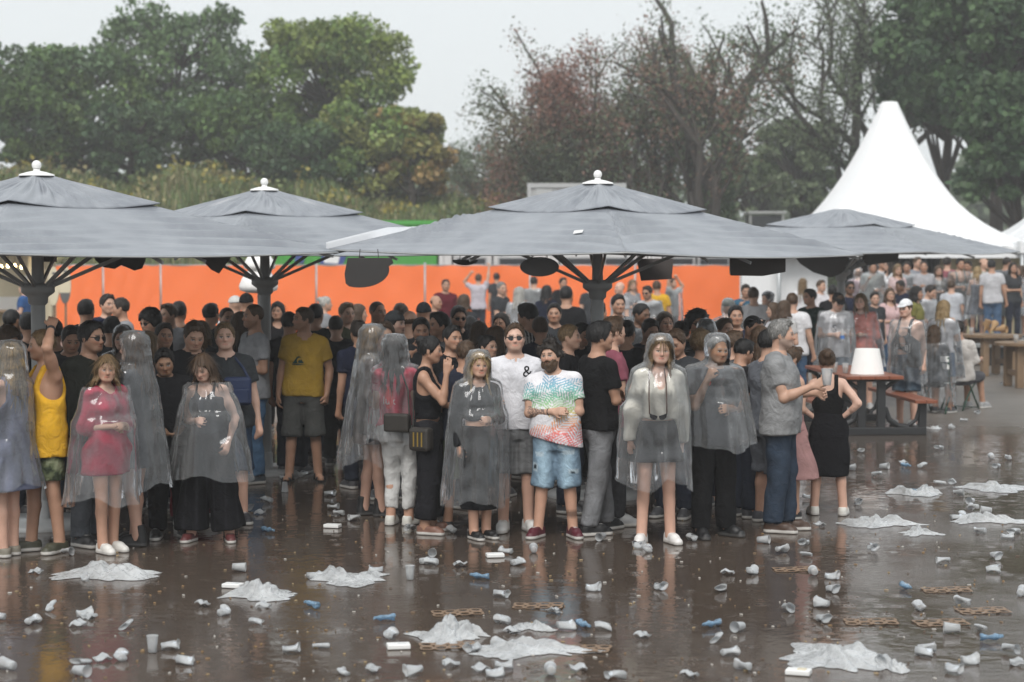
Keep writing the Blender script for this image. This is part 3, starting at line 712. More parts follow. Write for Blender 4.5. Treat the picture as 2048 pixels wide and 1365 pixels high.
    def glasses(s, mb_dy=0.0, up=0.0):
        mb = MB(); P = lambda x, y, z: Vector(s.hp(x, y, z + up).tolist())
        for sg in (1, -1):
            c = (sg * .031, -.094, .0); ring = [P(c[0] + .027 * math.cos(a), c[1] + .018 * abs(math.cos(a)) * (1 if math.cos(a) * sg > 0 else .3) * 1, c[2] + .020 * math.sin(a)) for a in np.linspace(0, 6.283, 15)[:-1]]
            b = [p + Vector((s.HR @ v3(0, .006, 0)).tolist()) for p in ring]; n = len(ring)
            mb.add(ring + b, [tuple(range(n)), tuple(range(2 * n - 1, n - 1, -1))] + [(i, (i + 1) % n, (i + 1) % n + n, i + n) for i in range(n)])
            mb.bar(P(sg * .057, -.082, .008), P(sg * .083, .012, .010), .005, .007)
        mb.bar(P(-.008, -.1, .008), P(.008, -.1, .008), .004, .005)
        return mb

# shoes: one shared mesh per kind, toe towards -y, colour 1 = upper, 0 = pale sole
def make_shoe(kind):
    top = {'sneaker': .10, 'low': .085, 'boot': .19}[kind]
    F = Field((-.08, -.24, -.01), (.08, .12, .26), .008)
    F.cap((0, .03, .055), (.004, -.10, .045), .042, .042, .03); F.cap((.004, -.10, .040), (.010, -.165, .034), .044, .034, .03); F.cap((0, .035, .05), (0, .02, top), .042, .045, .03)
    F.cap((0, -.02, .085), (0, -.11, .062), .028, .028, .03)
    for p, q in (((-.006, .035), (.0, -.10)), ((.006, .035), (.014, -.15)), ((.004, -.10), (.006, -.165))): F.cap((p[0], p[1], .016), (q[0], q[1], .016), .046, .044, .01)
    F.cutfn(lambda X, Y, Z: np.maximum(-Z + .001, Z - top) + 0 * X + 0 * Y)
    V, Q = F.mesh(); C = np.ones((len(V), 3), f32); z = V[:, 2]
    C[z < .030] = 0 if kind != 'boot' else .9
    if kind == 'sneaker': C[(np.abs(V[:, 0]) < .016) & (V[:, 1] < -.005) & (V[:, 1] > -.11) & (z > .07)] = .35
    return mesh_from('shoe_' + kind, V, Q, M_SHOE, True, C)
SHOES = {k: make_shoe(k) for k in ('sneaker', 'low', 'boot')}

def drape(s, Vs, hem=.45, hood=True, gap=.018, flare=.10, folds=9, fold=.035, seed=1, face_open=58, top=None, hemj=.03, narrow=.0, tilt=0.0, NT=80, upto=None):
    """a thin sheet that hangs over the points Vs: hull of each slice, carried downwards, with folds that grow towards the hem"""
    r = np.random.RandomState(seed); h = s.h
    zt = (s.Hc[2] + .125 * s.hs) if hood else float(s.U(0, 0, 1.475)[2]); zb = hem * h
    zs = np.concatenate([np.linspace(zt + .02, zt - .30, 18), np.linspace(zt - .33, zb, 34)]) if hood else np.linspace(zt, zb, 44)
    th = np.linspace(0, 2 * np.pi, NT, endpoint=False); u = np.stack([np.sin(th), -np.cos(th)], 1)   # 0 = straight ahead
    dphi = (th[:, None] - th[None, :] + np.pi) % (2 * np.pi) - np.pi; cs = np.cos(dphi); ok = np.abs(dphi) < 1.25
    c_head = s.Hc[:2] + (s.HR @ v3(0, .01, 0))[:2]; c_t = s.U(0, .0, 1.2)[:2]; neck = float(s.U(0, 0, 1.44)[2])
    rows = []; Rp = None; cp = None
    fp = r.uniform(0, 6.28, 8); fn = [folds, folds * 1.7 + 1, folds * 2.9 + 2]
    for z in zs:
        w = np.clip((neck - z) / .12 + .5, 0, 1); c = c_head * (1 - w) + c_t * w
        dn = np.clip((neck - z) / max(neck - zb, .1), 0, 1); c = c + np.array([0, 1.0]) * 0 + np.array([tilt, 0]) * dn
        m = np.abs(Vs[:, 2] - z) < .035; pts = Vs[m][:, :2] - c
        if len(pts) > 3:
            hsup = (pts @ u.T).max(0); hsup = np.maximum(hsup, .005)
            rad = np.where(ok, hsup[None, :] / np.maximum(cs, .2), 9).min(1)
        else: rad = np.zeros(NT) + .004
        if hood and z > s.Hc[2] + .11 * s.hs: rad = np.minimum(rad, .07) if len(pts) > 3 else rad
        rad = rad + gap
        if Rp is not None:
            dz = zp - z; inw = (1.1 if z > neck - .02 else .16 + narrow) * dz
            Rc = Rp - inw; 
            rad = np.maximum(rad, Rc)
            if z < neck - .12: rad = np.maximum(rad, Rp + flare * dz)
        Rp = rad; zp = z
        A = fold * dn ** .8 + .004
        f = np.sin(fn[0] * th + fp[0] + 1.2 * np.sin(2 * th + fp[1]) + .9 * np.sin(z * 3 + fp[2])); f = np.sign(f) * np.abs(f) ** .75
        f = .6 * f + .3 * np.sin(fn[1] * th + fp[3] + 2.0 * np.sin(z * 2.4 + fp[4])) + .12 * np.sin(fn[2] * th + fp[5] + z * 5)
        cr = .5 * np.sin(z * 23 + 3 * np.sin(th * 3 + fp[6])) * np.sin(th * 5 + fp[7] + z * 6)
        R2 = rad + A * (.6 + .75 * f) + .010 * cr * (1 if z < neck else .5)
        zj = z + dn ** 4 * hemj * (np.sin(3 * th + fp[1]) + .35 * np.sin(7 * th + fp[3]))
        rows.append(np.stack([c[0] + R2 * u[:, 0], c[1] + R2 * u[:, 1], zj + 0 * th], 1))
    V = np.concatenate(rows); n = len(zs); Q = []
    fa = math.atan2(*(lambda d: (d[0], -d[1]))(s.HR @ v3(0, -1, 0)))
    for i in range(n - 1):
        zc = (zs[i] + zs[i + 1]) / 2
        for j in range(NT):
            if hood:
                zl = (zc - s.Hc[2]) / s.hs
                da = abs((th[j] + .03 - fa + math.pi) % (2 * math.pi) - math.pi)
                if -.13 < zl < .092 and da < math.radians(face_open) * math.sqrt(max(0, 1 - ((zl + .02) / .115) ** 2)): continue
            Q.append((i * NT + j, (i + 1) * NT + j, (i + 1) * NT + (j + 1) % NT, i * NT + (j + 1) % NT))
    if hood:
        V = np.concatenate([V, [[*(V[:NT].mean(0)[:2]), zs[0] + .012]]]); k = len(V) - 1
        Q += [(k, j, (j + 1) % NT, (j + 1) % NT) for j in range(NT)]
        tri = [q[:3] for q in Q[-NT:]]; return V, [tuple(q) for q in Q[:-NT]] + tri
    return V, np.array(Q)

# ------------------------------------------------------------------ ground: wet tarmac and gravel with puddles
def ground_mat():
    m, nt, b = new_mat('wet_ground')
    tc = N(nt, 'ShaderNodeTexCoord'); V = tc.outputs['Object']
    big = noise_node(nt, .22, 4, .55, vec=V); mid = noise_node(nt, 1.7, 4, .6, vec=V); fine = noise_node(nt, 55, 3, .6, vec=V)
    grit = N(nt, 'ShaderNodeTexVoronoi'); grit.inputs['Scale'].default_value = 70; L(nt, V, grit.inputs['Vector'])
    base = mix(nt, mid.outputs[0], (.050, .036, .028), (.115, .088, .068))
    sp = ramp(nt, grit.outputs['Distance'], [(.0, (.20, .17, .14)), (.12, (.09, .075, .062)), (.28, (0, 0, 0))])
    spm = ramp(nt, fine.outputs[0], [(.52, (0, 0, 0)), (.66, (1, 1, 1))])
    spk = mix(nt, 1.0, sp.outputs[0], spm.outputs[0], 'MULTIPLY')
    col = mix(nt, 1.0, base, spk, 'ADD')
    # gravel yard further back on the open side
    sx = N(nt, 'ShaderNodeSeparateXYZ'); L(nt, V, sx.inputs[0])
    gx = N(nt, 'ShaderNodeMapRange', interpolation_type='SMOOTHSTEP'); L(nt, sx.outputs[1], gx.inputs[0]); gx.inputs[1].default_value = 24; gx.inputs[2].default_value = 31
    gcol = mix(nt, fine.outputs[0], (.06, .052, .046), (.24, .215, .19))
    col = mix(nt, gx.outputs[0], col, gcol)
    L(nt, col, b.inputs['Base Color'])
    pud = N(nt, 'ShaderNodeMath', operation='ADD'); L(nt, big.outputs[0], pud.inputs[0])
    m2 = N(nt, 'ShaderNodeMath', operation='MULTIPLY'); L(nt, mid.outputs[0], m2.inputs[0]); m2.inputs[1].default_value = .35; L(nt, m2.outputs[0], pud.inputs[1])
    pm = ramp(nt, pud.outputs[0], [(.50, (0, 0, 0)), (.68, (1, 1, 1))])     # 1 = standing water
    dry = N(nt, 'ShaderNodeMath', operation='MULTIPLY'); L(nt, gx.outputs[0], dry.inputs[0]); dry.inputs[1].default_value = .35
    ro = N(nt, 'ShaderNodeMapRange'); L(nt, pm.outputs[0], ro.inputs[0]); ro.inputs[3].default_value = .17; ro.inputs[4].default_value = .05
    ro2 = N(nt, 'ShaderNodeMath', operation='ADD'); L(nt, ro.outputs[0], ro2.inputs[0]); L(nt, dry.outputs[0], ro2.inputs[1])
    L(nt, ro2.outputs[0], b.inputs['Roughness'])
    b.inputs['Specular IOR Level'].default_value = .5; b.inputs['IOR'].default_value = 1.45
    rip = noise_node(nt, 9, 2, .5, vec=V); 
    ring = N(nt, 'ShaderNodeTexVoronoi'); ring.inputs['Scale'].default_value = 5.0; L(nt, V, ring.inputs['Vector'])
    rs = N(nt, 'ShaderNodeMath', operation='SINE'); rm = N(nt, 'ShaderNodeMath', operation='MULTIPLY'); L(nt, ring.outputs['Distance'], rm.inputs[0]); rm.inputs[1].default_value = 42; L(nt, rm.outputs[0], rs.inputs[0])
    fall = ramp(nt, ring.outputs['Distance'], [(.05, (1, 1, 1)), (.42, (0, 0, 0))])
    rr = mix(nt, 1.0, rs.outputs[0], fall.outputs[0], 'MULTIPLY')
    wat = mix(nt, .28, rip.outputs[0], rr)
    b1 = N(nt, 'ShaderNodeBump'); b1.inputs['Strength'].default_value = .16; b1.inputs['Distance'].default_value = .02; L(nt, wat, b1.inputs['Height'])
    gr = N(nt, 'ShaderNodeMapRange'); L(nt, pm.outputs[0], gr.inputs[0]); gr.inputs[3].default_value = .28; gr.inputs[4].default_value = .03
    b2 = N(nt, 'ShaderNodeBump'); b2.inputs['Distance'].default_value = .008; L(nt, gr.outputs[0], b2.inputs['Strength']); L(nt, fine.outputs[0], b2.inputs['Height']); L(nt, b1.outputs[0], b2.inputs['Normal'])
    L(nt, b2.outputs[0], b.inputs['Normal'])
    return m
g = MB(); g.add([(-900, -60, 0), (900, -60, 0), (900, 1500, 0), (-900, 1500, 0)], [(0, 1, 2, 3)])
tag(g.build('ground', ground_mat()), 'wet brown tarmac with puddles and rain rings', kind='structure')

# grassy bank behind the fence
rnd = random.Random(7)
def bank_z(x, y):
    t = min(max((y - 61) / 15.0, 0), 1); t = t * t * (3 - 2 * t)
    side = 1 / (1 + math.exp((x - 5.0) / 2.2))
    top = 4.25 + 1.0 / (1 + math.exp((x + 9) / 3)) + .25 * math.sin(x * .5) + .2 * math.sin(x * 1.3 + y * .4)
    return -.02 + t * side * top
xs = np.linspace(-45, 40, 120); ys = np.concatenate([np.linspace(60, 80, 30), np.linspace(83, 140, 10)])
V = [(x, y, bank_z(x, y)) for y in ys for x in xs]; nx = len(xs)
Fq = np.array([(j * nx + i, j * nx + i + 1, (j + 1) * nx + i + 1, (j + 1) * nx + i) for j in range(len(ys) - 1) for i in range(nx - 1)])
M_SOIL = simple_mat('bank_soil', (.085, .085, .04), .95, .4, .8)
tag(link('grassy_hill', mesh_from('grassy_hill', V, Fq, M_SOIL)), 'weedy earth bank rising behind the orange fence', kind='structure')

M_LEAF, _nt, _b = new_mat('leaf')
_a = N(_nt, 'ShaderNodeAttribute', attribute_name='col'); L(_nt, mix(_nt, 1.0, _a.outputs[0], (2.6, 2.6, 2.5), 'MULTIPLY'), _b.inputs['Base Color']); _b.inputs['Roughness'].default_value = .5; _b.inputs['Specular IOR Level'].default_value = .4
_t = N(_nt, 'ShaderNodeBsdfTranslucent'); L(_nt, _a.outputs[0], _t.inputs[0]); _mx = N(_nt, 'ShaderNodeMixShader'); _mx.inputs[0].default_value = .35
L(_nt, _b.outputs[0], _mx.inputs[1]); L(_nt, _t.outputs[0], _mx.inputs[2]); L(_nt, _mx.outputs[0], _nt.nodes['Material Output'].inputs[0])
M_LEAF.use_backface_culling = False
M_BARK = simple_mat('bark', (.05, .042, .036), .9, .4, 3, bmp=.6, bscale=20)

def grass_stuff(name, label, n, seed, xr, yr, hr, pal, thick=.02):
    r = np.random.RandomState(seed)
    x = r.uniform(*xr, n); y = r.uniform(*yr, n); z = np.array([bank_z(a, b) for a, b in zip(x, y)])
    patch = np.sin(x * .9 + 1.3 * np.sin(y * .7)) * .5 + .5 * np.sin(x * 2.3 + y)
    ln = r.uniform(*hr, n) * (.8 + .35 * patch); a = r.uniform(0, 6.28, n); tl = r.uniform(.05, .5, n) * ln
    b0 = np.stack([x + np.cos(a) * thick, y + np.sin(a) * thick, z - .05], 1); b1 = np.stack([x - np.cos(a) * thick, y - np.sin(a) * thick, z - .05], 1)
    m0 = np.stack([x + np.cos(a + 1.5) * tl * .35 + np.cos(a) * thick * .9, y + np.sin(a + 1.5) * tl * .35, z + ln * .6], 1); m1 = m0 - np.stack([np.cos(a), np.sin(a), 0 * a], 1) * thick * 1.8
    tp = np.stack([x + np.cos(a + 1.5) * tl, y + np.sin(a + 1.5) * tl, z + ln], 1)
    V = np.stack([b0, b1, m0, m1, tp], 1).reshape(-1, 3); i = np.arange(n) * 5
    F = np.concatenate([np.stack([i, i + 1, i + 3], 1), np.stack([i, i + 3, i + 2], 1), np.stack([i + 2, i + 3, i + 4], 1)])
    w = np.clip(patch * .5 + .5 + r.normal(0, .25, n), 0, .999); P = np.array(pal); c = P[(w * len(P)).astype(int)] * r.uniform(.7, 1.25, (n, 1))
    tag(link(name, mesh_from(name, V, F, M_LEAF, False, np.repeat(c, 5, 0))), label, kind='stuff')
grass_stuff('tall_grass', 'dry grass and green weeds covering the bank', 45000, 3, (-26, 8), (61, 80), (.22, .6),
            [(.065, .09, .03), (.085, .105, .04), (.12, .115, .055), (.10, .105, .048), (.06, .085, .032), (.15, .135, .075), (.07, .10, .036)], .03)
SCRUB = True

# ------------------------------------------------------------------ trees
def leaves_mesh(name, P, size, cols, seed, droop=.2):
    """one leaf-shaped quad per point"""
    r = np.random.RandomState(seed); n = len(P)
    d = r.normal(size=(n, 3)); d[:, 2] -= droop; d /= np.linalg.norm(d, axis=1)[:, None]
    e = np.cross(d, r.normal(size=(n, 3))); e /= np.linalg.norm(e, axis=1)[:, None]
    s = size * r.uniform(.6, 1.35, (n, 1))
    V = np.stack([P - d * s * .5, P + e * s * .32, P + d * s * .5, P - e * s * .32], 1).reshape(-1, 3)
    i = np.arange(n)[:, None] * 4; F = i + np.array([[0, 1, 2, 3]])
    return mesh_from(name, V, F, M_LEAF, False, np.repeat(cols, 4, 0))
def bushy_tree(px, Y, ytop, ybase, wpx, label, pal, seed, lobes=34, per=260, size=.22, group='trees on the bank', shape=1.0, open_=0.0, zb=None, name='leafy_tree'):
    r = np.random.RandomState(seed); s = FP / Y
    X = (px - W0 / 2) / s; zt = at_depth(px, ytop, Y).z; zb = bank_z(X, Y) if zb is None else zb
    hw = wpx / 2 / s; e = tag(empty(name, (X, Y, zb)), label, 'tree', group)
    H = zt - zb; cl = at_depth(px, ybase, Y).z - zb
    mb = MB(); tp = [(0, 0, -.2)]; 
    for k in range(1, 7): tp.append((r.normal(0, .12) * k * .4, r.normal(0, .1) * k * .4, H * .8 * k / 6))
    mb.tube(tp, [.30 * (1 - k / 7.5) * max(.6, H / 11) for k in range(7)], 8)
    pts, cols = [], []; P = np.array(pal)
    for i in range(int(lobes * 1.7)):
        v = r.uniform(0, 1) ** .8; z = cl + (H - cl) * (.06 + .88 * v)
        prof = math.sin(math.pi * min(1, (.18 + .82 * (1 - v)) ** shape)) ** .6 if v > .3 else .75 + .25 * v / .3
        rad = hw * prof; a = r.uniform(0, 6.28); q = r.uniform(.25, 1) ** .6
        c = np.array([math.cos(a) * rad * q, math.sin(a) * rad * q * .75, z]); lr = r.uniform(.06, .165) * (hw + (H - cl) * .5) * .95
        k = tp[min(5, int(max(0, z / (H * .8)) * 5))]; 
        mb.tube([k, (np.array(k) * .5 + c * .5 + [0, 0, -.1]), c], [.10, .06, .02], 5, False)
        n = int(per * .62 * r.uniform(.7, 1.3)); d = r.normal(size=(n, 3)); d /= np.linalg.norm(d, axis=1)[:, None]
        rr = lr * r.uniform(.25 if not open_ else .1, 1.12, (n, 1)) ** .6 * (1 + open_ * r.uniform(-.3, .6, (n, 1)))
        pts.append(c + d * rr * [1.15, 1.1, .85])
        base = P[r.randint(len(P))] * r.uniform(.75, 1.2); cols.append(base * r.uniform(.65, 1.35, (n, 1)))
    pts = np.concatenate(pts); cols = np.concatenate(cols)
    mb.build('trunk', M_BARK, e, smooth=True)
    link('crown', leaves_mesh('crown', pts, size, cols, seed), e)
    return e
G1 = [(.050, .085, .026), (.040, .070, .024), (.065, .10, .030), (.045, .078, .035)]
G2 = [(.075, .115, .028), (.060, .095, .028), (.10, .13, .03), (.085, .105, .03)]
G3 = [(.11, .12, .035), (.13, .115, .036), (.085, .105, .035), (.15, .10, .04)]
G4 = [(.028, .052, .022), (.022, .042, .020), (.035, .060, .026)]
TREES = [
 (40, 78, 85, 330, 330, 'dark green bushy tree at the far left edge of the bank', G1, 11, 44, 300),
 (165, 80, 105, 330, 320, 'low dark green tree with two rounded tops left of the tallest tree', G1, 12, 44, 300),
 (262, 77, 210, 385, 190, 'dark low shrub tree in front of the tall open tree', G4, 13, 30, 300),
 (370, 82, 14, 330, 340, 'tallest open green tree with sky showing between its leaves', [(.055, .09, .034), (.045, .075, .032)], 14, 62, 190, .24, .35),
 (490, 79, 190, 390, 320, 'dense mid green tree beneath the tall open tree', G1, 15, 44, 300),
 (665, 79, 38, 330, 310, 'yellowish green full tree with a ragged round top', G2, 16, 60, 300),
 (615, 76, 250, 400, 260, 'dark green underwood tree behind the second parasol', G4, 17, 40, 300),
 (755, 76, 210, 400, 250, 'green tree with yellowing leaves right of the ragged full tree', [*G2, G3[0]], 18, 38, 280),
 (825, 75, 215, 400, 150, 'small tree turning orange and yellow at the end of the bank', G3, 19, 34, 230),
]
for t in TREES:
    a = dict(lobes=t[8], per=t[9]); 
    if len(t) > 10: a.update(size=t[10], open_=t[11])
    bushy_tree(t[0], t[1], t[2], t[3], t[4], t[5], t[6], t[7], **a)
for px, Y, yt, yb, w, lab, sd in ((1990, 62, -60, 300, 330, 'huge dark green tree rising behind the white tents', 31), (1880, 66, -40, 260, 230, 'tall dark tree behind the peak of the white tent', 32), (2040, 58, 150, 420, 240, 'dark green lower tree at the far right behind the second tent', 33),
                                  (1590, 84, 240, 430, 170, 'grey green bush tree left of the white tent', 34), (1500, 90, 290, 440, 170, 'hazy bush tree between the willow and the tent', 35)):
    bushy_tree(px, Y, yt, yb, w, lab, G4 if px > 1700 else [(.06, .085, .04), (.07, .09, .05)], sd, 70 if px > 1700 else 34, 300, .26, 'trees behind the tents', zb=0)

def branching_tree(px, Y, ytop, label, seed, pal, spread=.6, limbs=5, lean=0.0, leafn=7, r0=.34, levels=3, fork=.22, ivy=False, zb=0.0, leaf=.24):
    r = np.random.RandomState(seed); s = FP / Y; X = (px - W0 / 2) / s
    H = at_depth(px, ytop, Y).z - zb; e = tag(empty('willow_tree', (X, Y, zb)), label, 'tree', 'half bare willows behind the middle parasol')
    mb = MB(); tips = []
    def limb(p, d, ln, rad, lv):
        pts = [p]; q = p.copy(); dd = d.copy(); n = 5
        for i in range(n):
            dd = dd + r.normal(0, .13, 3) + np.array([0, 0, .05 if lv < 3 else -.03]); dd /= np.linalg.norm(dd); q = q + dd * ln / n; pts.append(q.copy())
            if lv >= levels - 1: tips.append(q + r.normal(0, .12, 3))
        mb.tube([tuple(x) for x in pts], list(np.linspace(rad, rad * .55, n + 1)), max(4, 8 - lv), False)
        if lv >= levels: return
        for j in range(limbs if lv < 1 else 4 if lv < 2 else 3):
            k = r.randint(2, n + 1) if j else n; b = pts[k]
            ax = r.normal(size=3); ax -= dd * (ax @ dd); ax /= np.linalg.norm(ax)
            nd = dd * r.uniform(.5, .9) + ax * spread * r.uniform(.6, 1.3) + np.array([0, 0, .12]); nd /= np.linalg.norm(nd)
            limb(b.copy(), nd, ln * r.uniform(.55, .82), rad * (.62 if j == 0 else .42), lv + 1)
    for k in range(2 if fork < .5 else 1):
        d0 = np.array([lean + (.18 * (1 if k else -1)), r.normal(0, .06), 1.0]); d0 /= np.linalg.norm(d0)
        limb(np.array([.15 * (1 if k else -1), 0, -.2]), d0, H * .40, r0, 0)
    mb.build('trunk', M_BARK, e, smooth=True)
    P = np.array(tips); P = P[P[:, 2] < H * 1.15]; n = len(P)
    pts = (np.repeat(P, leafn, 0) + r.normal(0, .27, (n * leafn, 3))); pal = np.array(pal)
    tone = .5 + .5 * np.sin(P[:, 0] * 1.1 + seed) * np.cos(P[:, 2] * .7 + seed)
    ci = np.clip(((tone + r.normal(0, .16, n)) * len(pal)).astype(int), 0, len(pal) - 1)
    c = np.repeat(pal[ci], leafn, 0) * r.uniform(.6, 1.3, (n * leafn, 1))
    if ivy:
        m = 5200; a = r.uniform(0, 6.28, m); z = r.uniform(.2, 4.9, m); rad = .9 * np.sqrt(r.uniform(.2, 1, m)) * (1.15 - z / 9)
        pts = np.concatenate([pts, np.stack([lean * z * .6 + .1 + rad * np.cos(a), rad * np.sin(a), z], 1)]); c = np.concatenate([c, np.array([.030, .052, .024]) * r.uniform(.6, 1.5, (m, 1))])
    link('crown', leaves_mesh('crown', pts, leaf, c, seed, .5), e); return e
RB = [(.125, .062, .048), (.105, .058, .045), (.075, .07, .045), (.06, .075, .045), (.055, .07, .042)]
GG = [(.055, .075, .042), (.065, .08, .05), (.10, .06, .045), (.05, .07, .04)]
branching_tree(1205, 72, 60, 'leaning willow with rusty brown dying leaves behind the middle parasol', 41, RB, .58, 5, -.20, 42, .30, leaf=.115)
branching_tree(1290, 74, -20, 'tall thin willow with reddish twigs between the rusty and the ivy clad willow', 42, RB[:4], .45, 5, .02, 36, .26, leaf=.11)
branching_tree(1425, 68, -60, 'ivy clad willow with a thick forked trunk and bare upper branches', 43, GG, .58, 5, .02, 22, .46, ivy=True, leaf=.12)
branching_tree(1740, 74, -120, 'tall bare limbed willow just behind the peak of the white tent', 44, GG[:2] + [GG[3]], .50, 5, .04, 22, .36, leaf=.135)
branching_tree(1040, 86, 250, 'faint grey green willow at the end of the bank', 45, GG, .5, 4, .05, 26, .18, leaf=.12)

def far_wood():
    r = np.random.RandomState(77); pts, cols = [], []
    for i in range(95):
        Y = r.uniform(135, 190); px = r.uniform(-200, 2250); X = (px - 1024) * Y / FP
        top = 8.6 + 1.6 * math.sin(px * .006 + 1) + r.uniform(-1.2, 1.2); 
        if 800 < px < 1050: top += 1.2
        for k in range(9):
            c = np.array([X + r.normal(0, 1.6), Y + r.normal(0, 1.5), r.uniform(.5, top - 1.2)]); n = 70; d = r.normal(size=(n, 3)); d /= np.linalg.norm(d, axis=1)[:, None]
            pts.append(c + d * r.uniform(.4, 1.9, (n, 1))); cols.append(np.array([.055, .078, .042]) * r.uniform(.7, 1.3) * r.uniform(.7, 1.3, (n, 1)))
    o = link('far_woods', leaves_mesh('far_woods', np.concatenate(pts), .72, np.concatenate(cols), 5)); tag(o, 'distant grey green line of trees fading in the rain', kind='stuff')
far_wood()
r_ = np.random.RandomState(15); pts, cols = [], []
for i in range(420):     # scrub on the bank
    x = r_.uniform(-24, 7); y = r_.uniform(62, 79); n = 60; d = r_.normal(size=(n, 3)); d /= np.linalg.norm(d, axis=1)[:, None]; sz = r_.uniform(.3, .9)
    pts.append(np.array([x, y, bank_z(x, y) + sz * .3]) + d * sz * r_.uniform(.2, 1, (n, 1)) * [1, 1, .9]); cols.append(np.array([(.06, .085, .03), (.085, .10, .04), (.13, .115, .05), (.05, .07, .03), (.15, .13, .07), (.20, .17, .04)][r_.randint(6)]) * r_.uniform(.6, 1.3, (n, 1)))
tag(link('scrub_weeds', leaves_mesh('scrub_weeds', np.concatenate(pts), .20, np.concatenate(cols), 16)), 'leafy scrub scattered over the grassy bank', kind='stuff')
r_ = np.random.RandomState(5); pts, cols = [], []
for i in range(150):     # undergrowth beneath the willows
    px = r_.uniform(1000, 2100); Y = r_.uniform(76, 92); X = (px - 1024) * Y / FP; t = r_.uniform(1.2, 3.6) + (1.2 if px < 1350 else 0)
    n = 150; d = r_.normal(size=(n, 3)); d /= np.linalg.norm(d, axis=1)[:, None]; c = np.array([X, Y, t * .55])
    pts.append(c + d * r_.uniform(.3, 1.5, (n, 1)) * [1, 1, .6 * t / 1.5]); cols.append(np.array([(.055, .075, .035), (.07, .055, .04), (.06, .085, .045)][i % 3]) * r_.uniform(.6, 1.3, (n, 1)))
tag(link('undergrowth', leaves_mesh('undergrowth', np.concatenate(pts), .30, np.concatenate(cols), 6)), 'low tangled bushes beneath the willows', kind='stuff')

# ------------------------------------------------------------------ fence, containers, tents
M_ORANGE, _nt, _b = new_mat('orange_tarpaulin')
_n = noise_node(_nt, .9, 4); L(_nt, mix(_nt, _n.outputs[0], (.90, .175, .035), (.93, .20, .045)), _b.inputs['Base Color']); _b.inputs['Roughness'].default_value = .45
_n2 = noise_node(_nt, 1.6, 5, .6); _n2.inputs['Distortion'].default_value = 2.0; bump(_nt, _n2.outputs[0], .10, .03, _b)
M_GALV = simple_mat('galvanised_steel', (.42, .44, .45), .45, .15, 8, .6)
M_WHITE = simple_mat('white_pvc', (.78, .79, .80), .45, .04, 1.5)
M_CABIN = simple_mat('cabin_sheet', (.62, .63, .63), .5, .06, 1)
M_GREYCAB = simple_mat('grey_sheet', (.36, .37, .37), .6, .08, 1)
M_GREEN = simple_mat('green_paint', (.055, .33, .045), .5, .1, 2)
M_BLUE = simple_mat('blue_paint', (.03, .06, .25), .5, .1, 4)
M_BLACK = simple_mat('black_cloth', (.012, .012, .014), .85, .3, 5)
M_WINDOW = simple_mat('window_glass', (.02, .025, .03), .1, .1)
FY = 57.0
edges = [96, 207, 322, 633, 850, 1060, 1270, 1481]
flab = ['orange tarpaulin fence panel beside the food stall', 'narrow orange tarpaulin fence panel second from the food stall', 'wide orange tarpaulin fence panel behind the second parasol', 'orange tarpaulin fence panel right of the green edged post',
        'orange tarpaulin fence panel behind the person in burgundy', 'orange tarpaulin fence panel behind the middle parasol pole', 'orange tarpaulin fence panel ending at the white tent wall']
for i in range(7):
    Y = FY + (.9 if i == 0 else 0)
    x0, x1 = (edges[i] - 1024) * FY / FP, (edges[i + 1] - 1024) * FY / FP
    e = tag(empty('fence_panel', (x0, FY, 0)), flab[i], 'fence', 'orange fence panels')
    w = x1 - x0; nxx, nz = 26, 14; V = []
    r = random.Random(i)
    for b in range(nz):
        for a in range(nxx):
            u, v = a / (nxx - 1), b / (nz - 1); zz = .04 + v * (1.96 - .03 * math.sin(u * math.pi * 4) ** 2 * (v > .9))
            V.append((.03 + u * (w - .06), -.05 + .012 * math.sin(u * 9 + v * 5 + i) * math.sin(v * 3.1) + .006 * math.sin(u * 21 - v * 9) + .012 * abs(math.sin((u + v) * 5 + i)), zz))
    F_ = np.array([(b * nxx + a, b * nxx + a + 1, (b + 1) * nxx + a + 1, (b + 1) * nxx + a) for b in range(nz - 1) for a in range(nxx - 1)])
    link('tarpaulin', mesh_from('tarpaulin', V, F_, M_ORANGE), e)
    MB().tube([(0, .02, 0), (0, .02, 2.08)], .035, 10).build('post', M_GALV if i != 3 else M_GALV, e, smooth=True)
    if i == 3: MB().bar((-.12, .03, 0), (-.10, .03, 1.98), .1, .03).build('green_edge', M_GREEN, e)
    MB().tube([(0, .03, 2.0), (w, .03, 2.0)], .021, 8).build('top_rail', M_GALV, e, smooth=True)
    MB().box((0, 0, .06), (.24, .6, .12)).build('foot_block', M_GREYCAB, e, bevel=.02)

def container(name, px0, px1, Y, ztop, mat, label, cat='container', rib=.28, depth=2.4, group=None, zb=0.0):
    x0, x1 = (px0 - 1024) * Y / FP, (px1 - 1024) * Y / FP; e = tag(empty(name, ((x0 + x1) / 2, Y, zb)), label, cat, group); w = x1 - x0; H = ztop - zb
    MB().box((0, depth / 2, H / 2), (w, depth, H)).build('body', mat, e)
    n = int(w / rib)
    mb = MB()
    for k in range(n): mb.box((-w / 2 + (k + .5) * w / n, -.02, H / 2), (w / n * .5, .045, H - .35))
    mb.build('rib_sheet', mat, e)
    for z in (.08, H - .07): MB().box((0, -.03, z), (w + .06, .09, .14)).build('rail', mat, e)
    for sx in (-1, 1): MB().box((sx * (w / 2 - .04), -.035, H / 2), (.12, .1, H + .01)).build('corner_post', mat, e)
    return e, w, H
e, w, H = container('shipping_container', 552, 872, 66, 3.42, M_GREEN, 'bright green shipping container standing behind the orange fence')
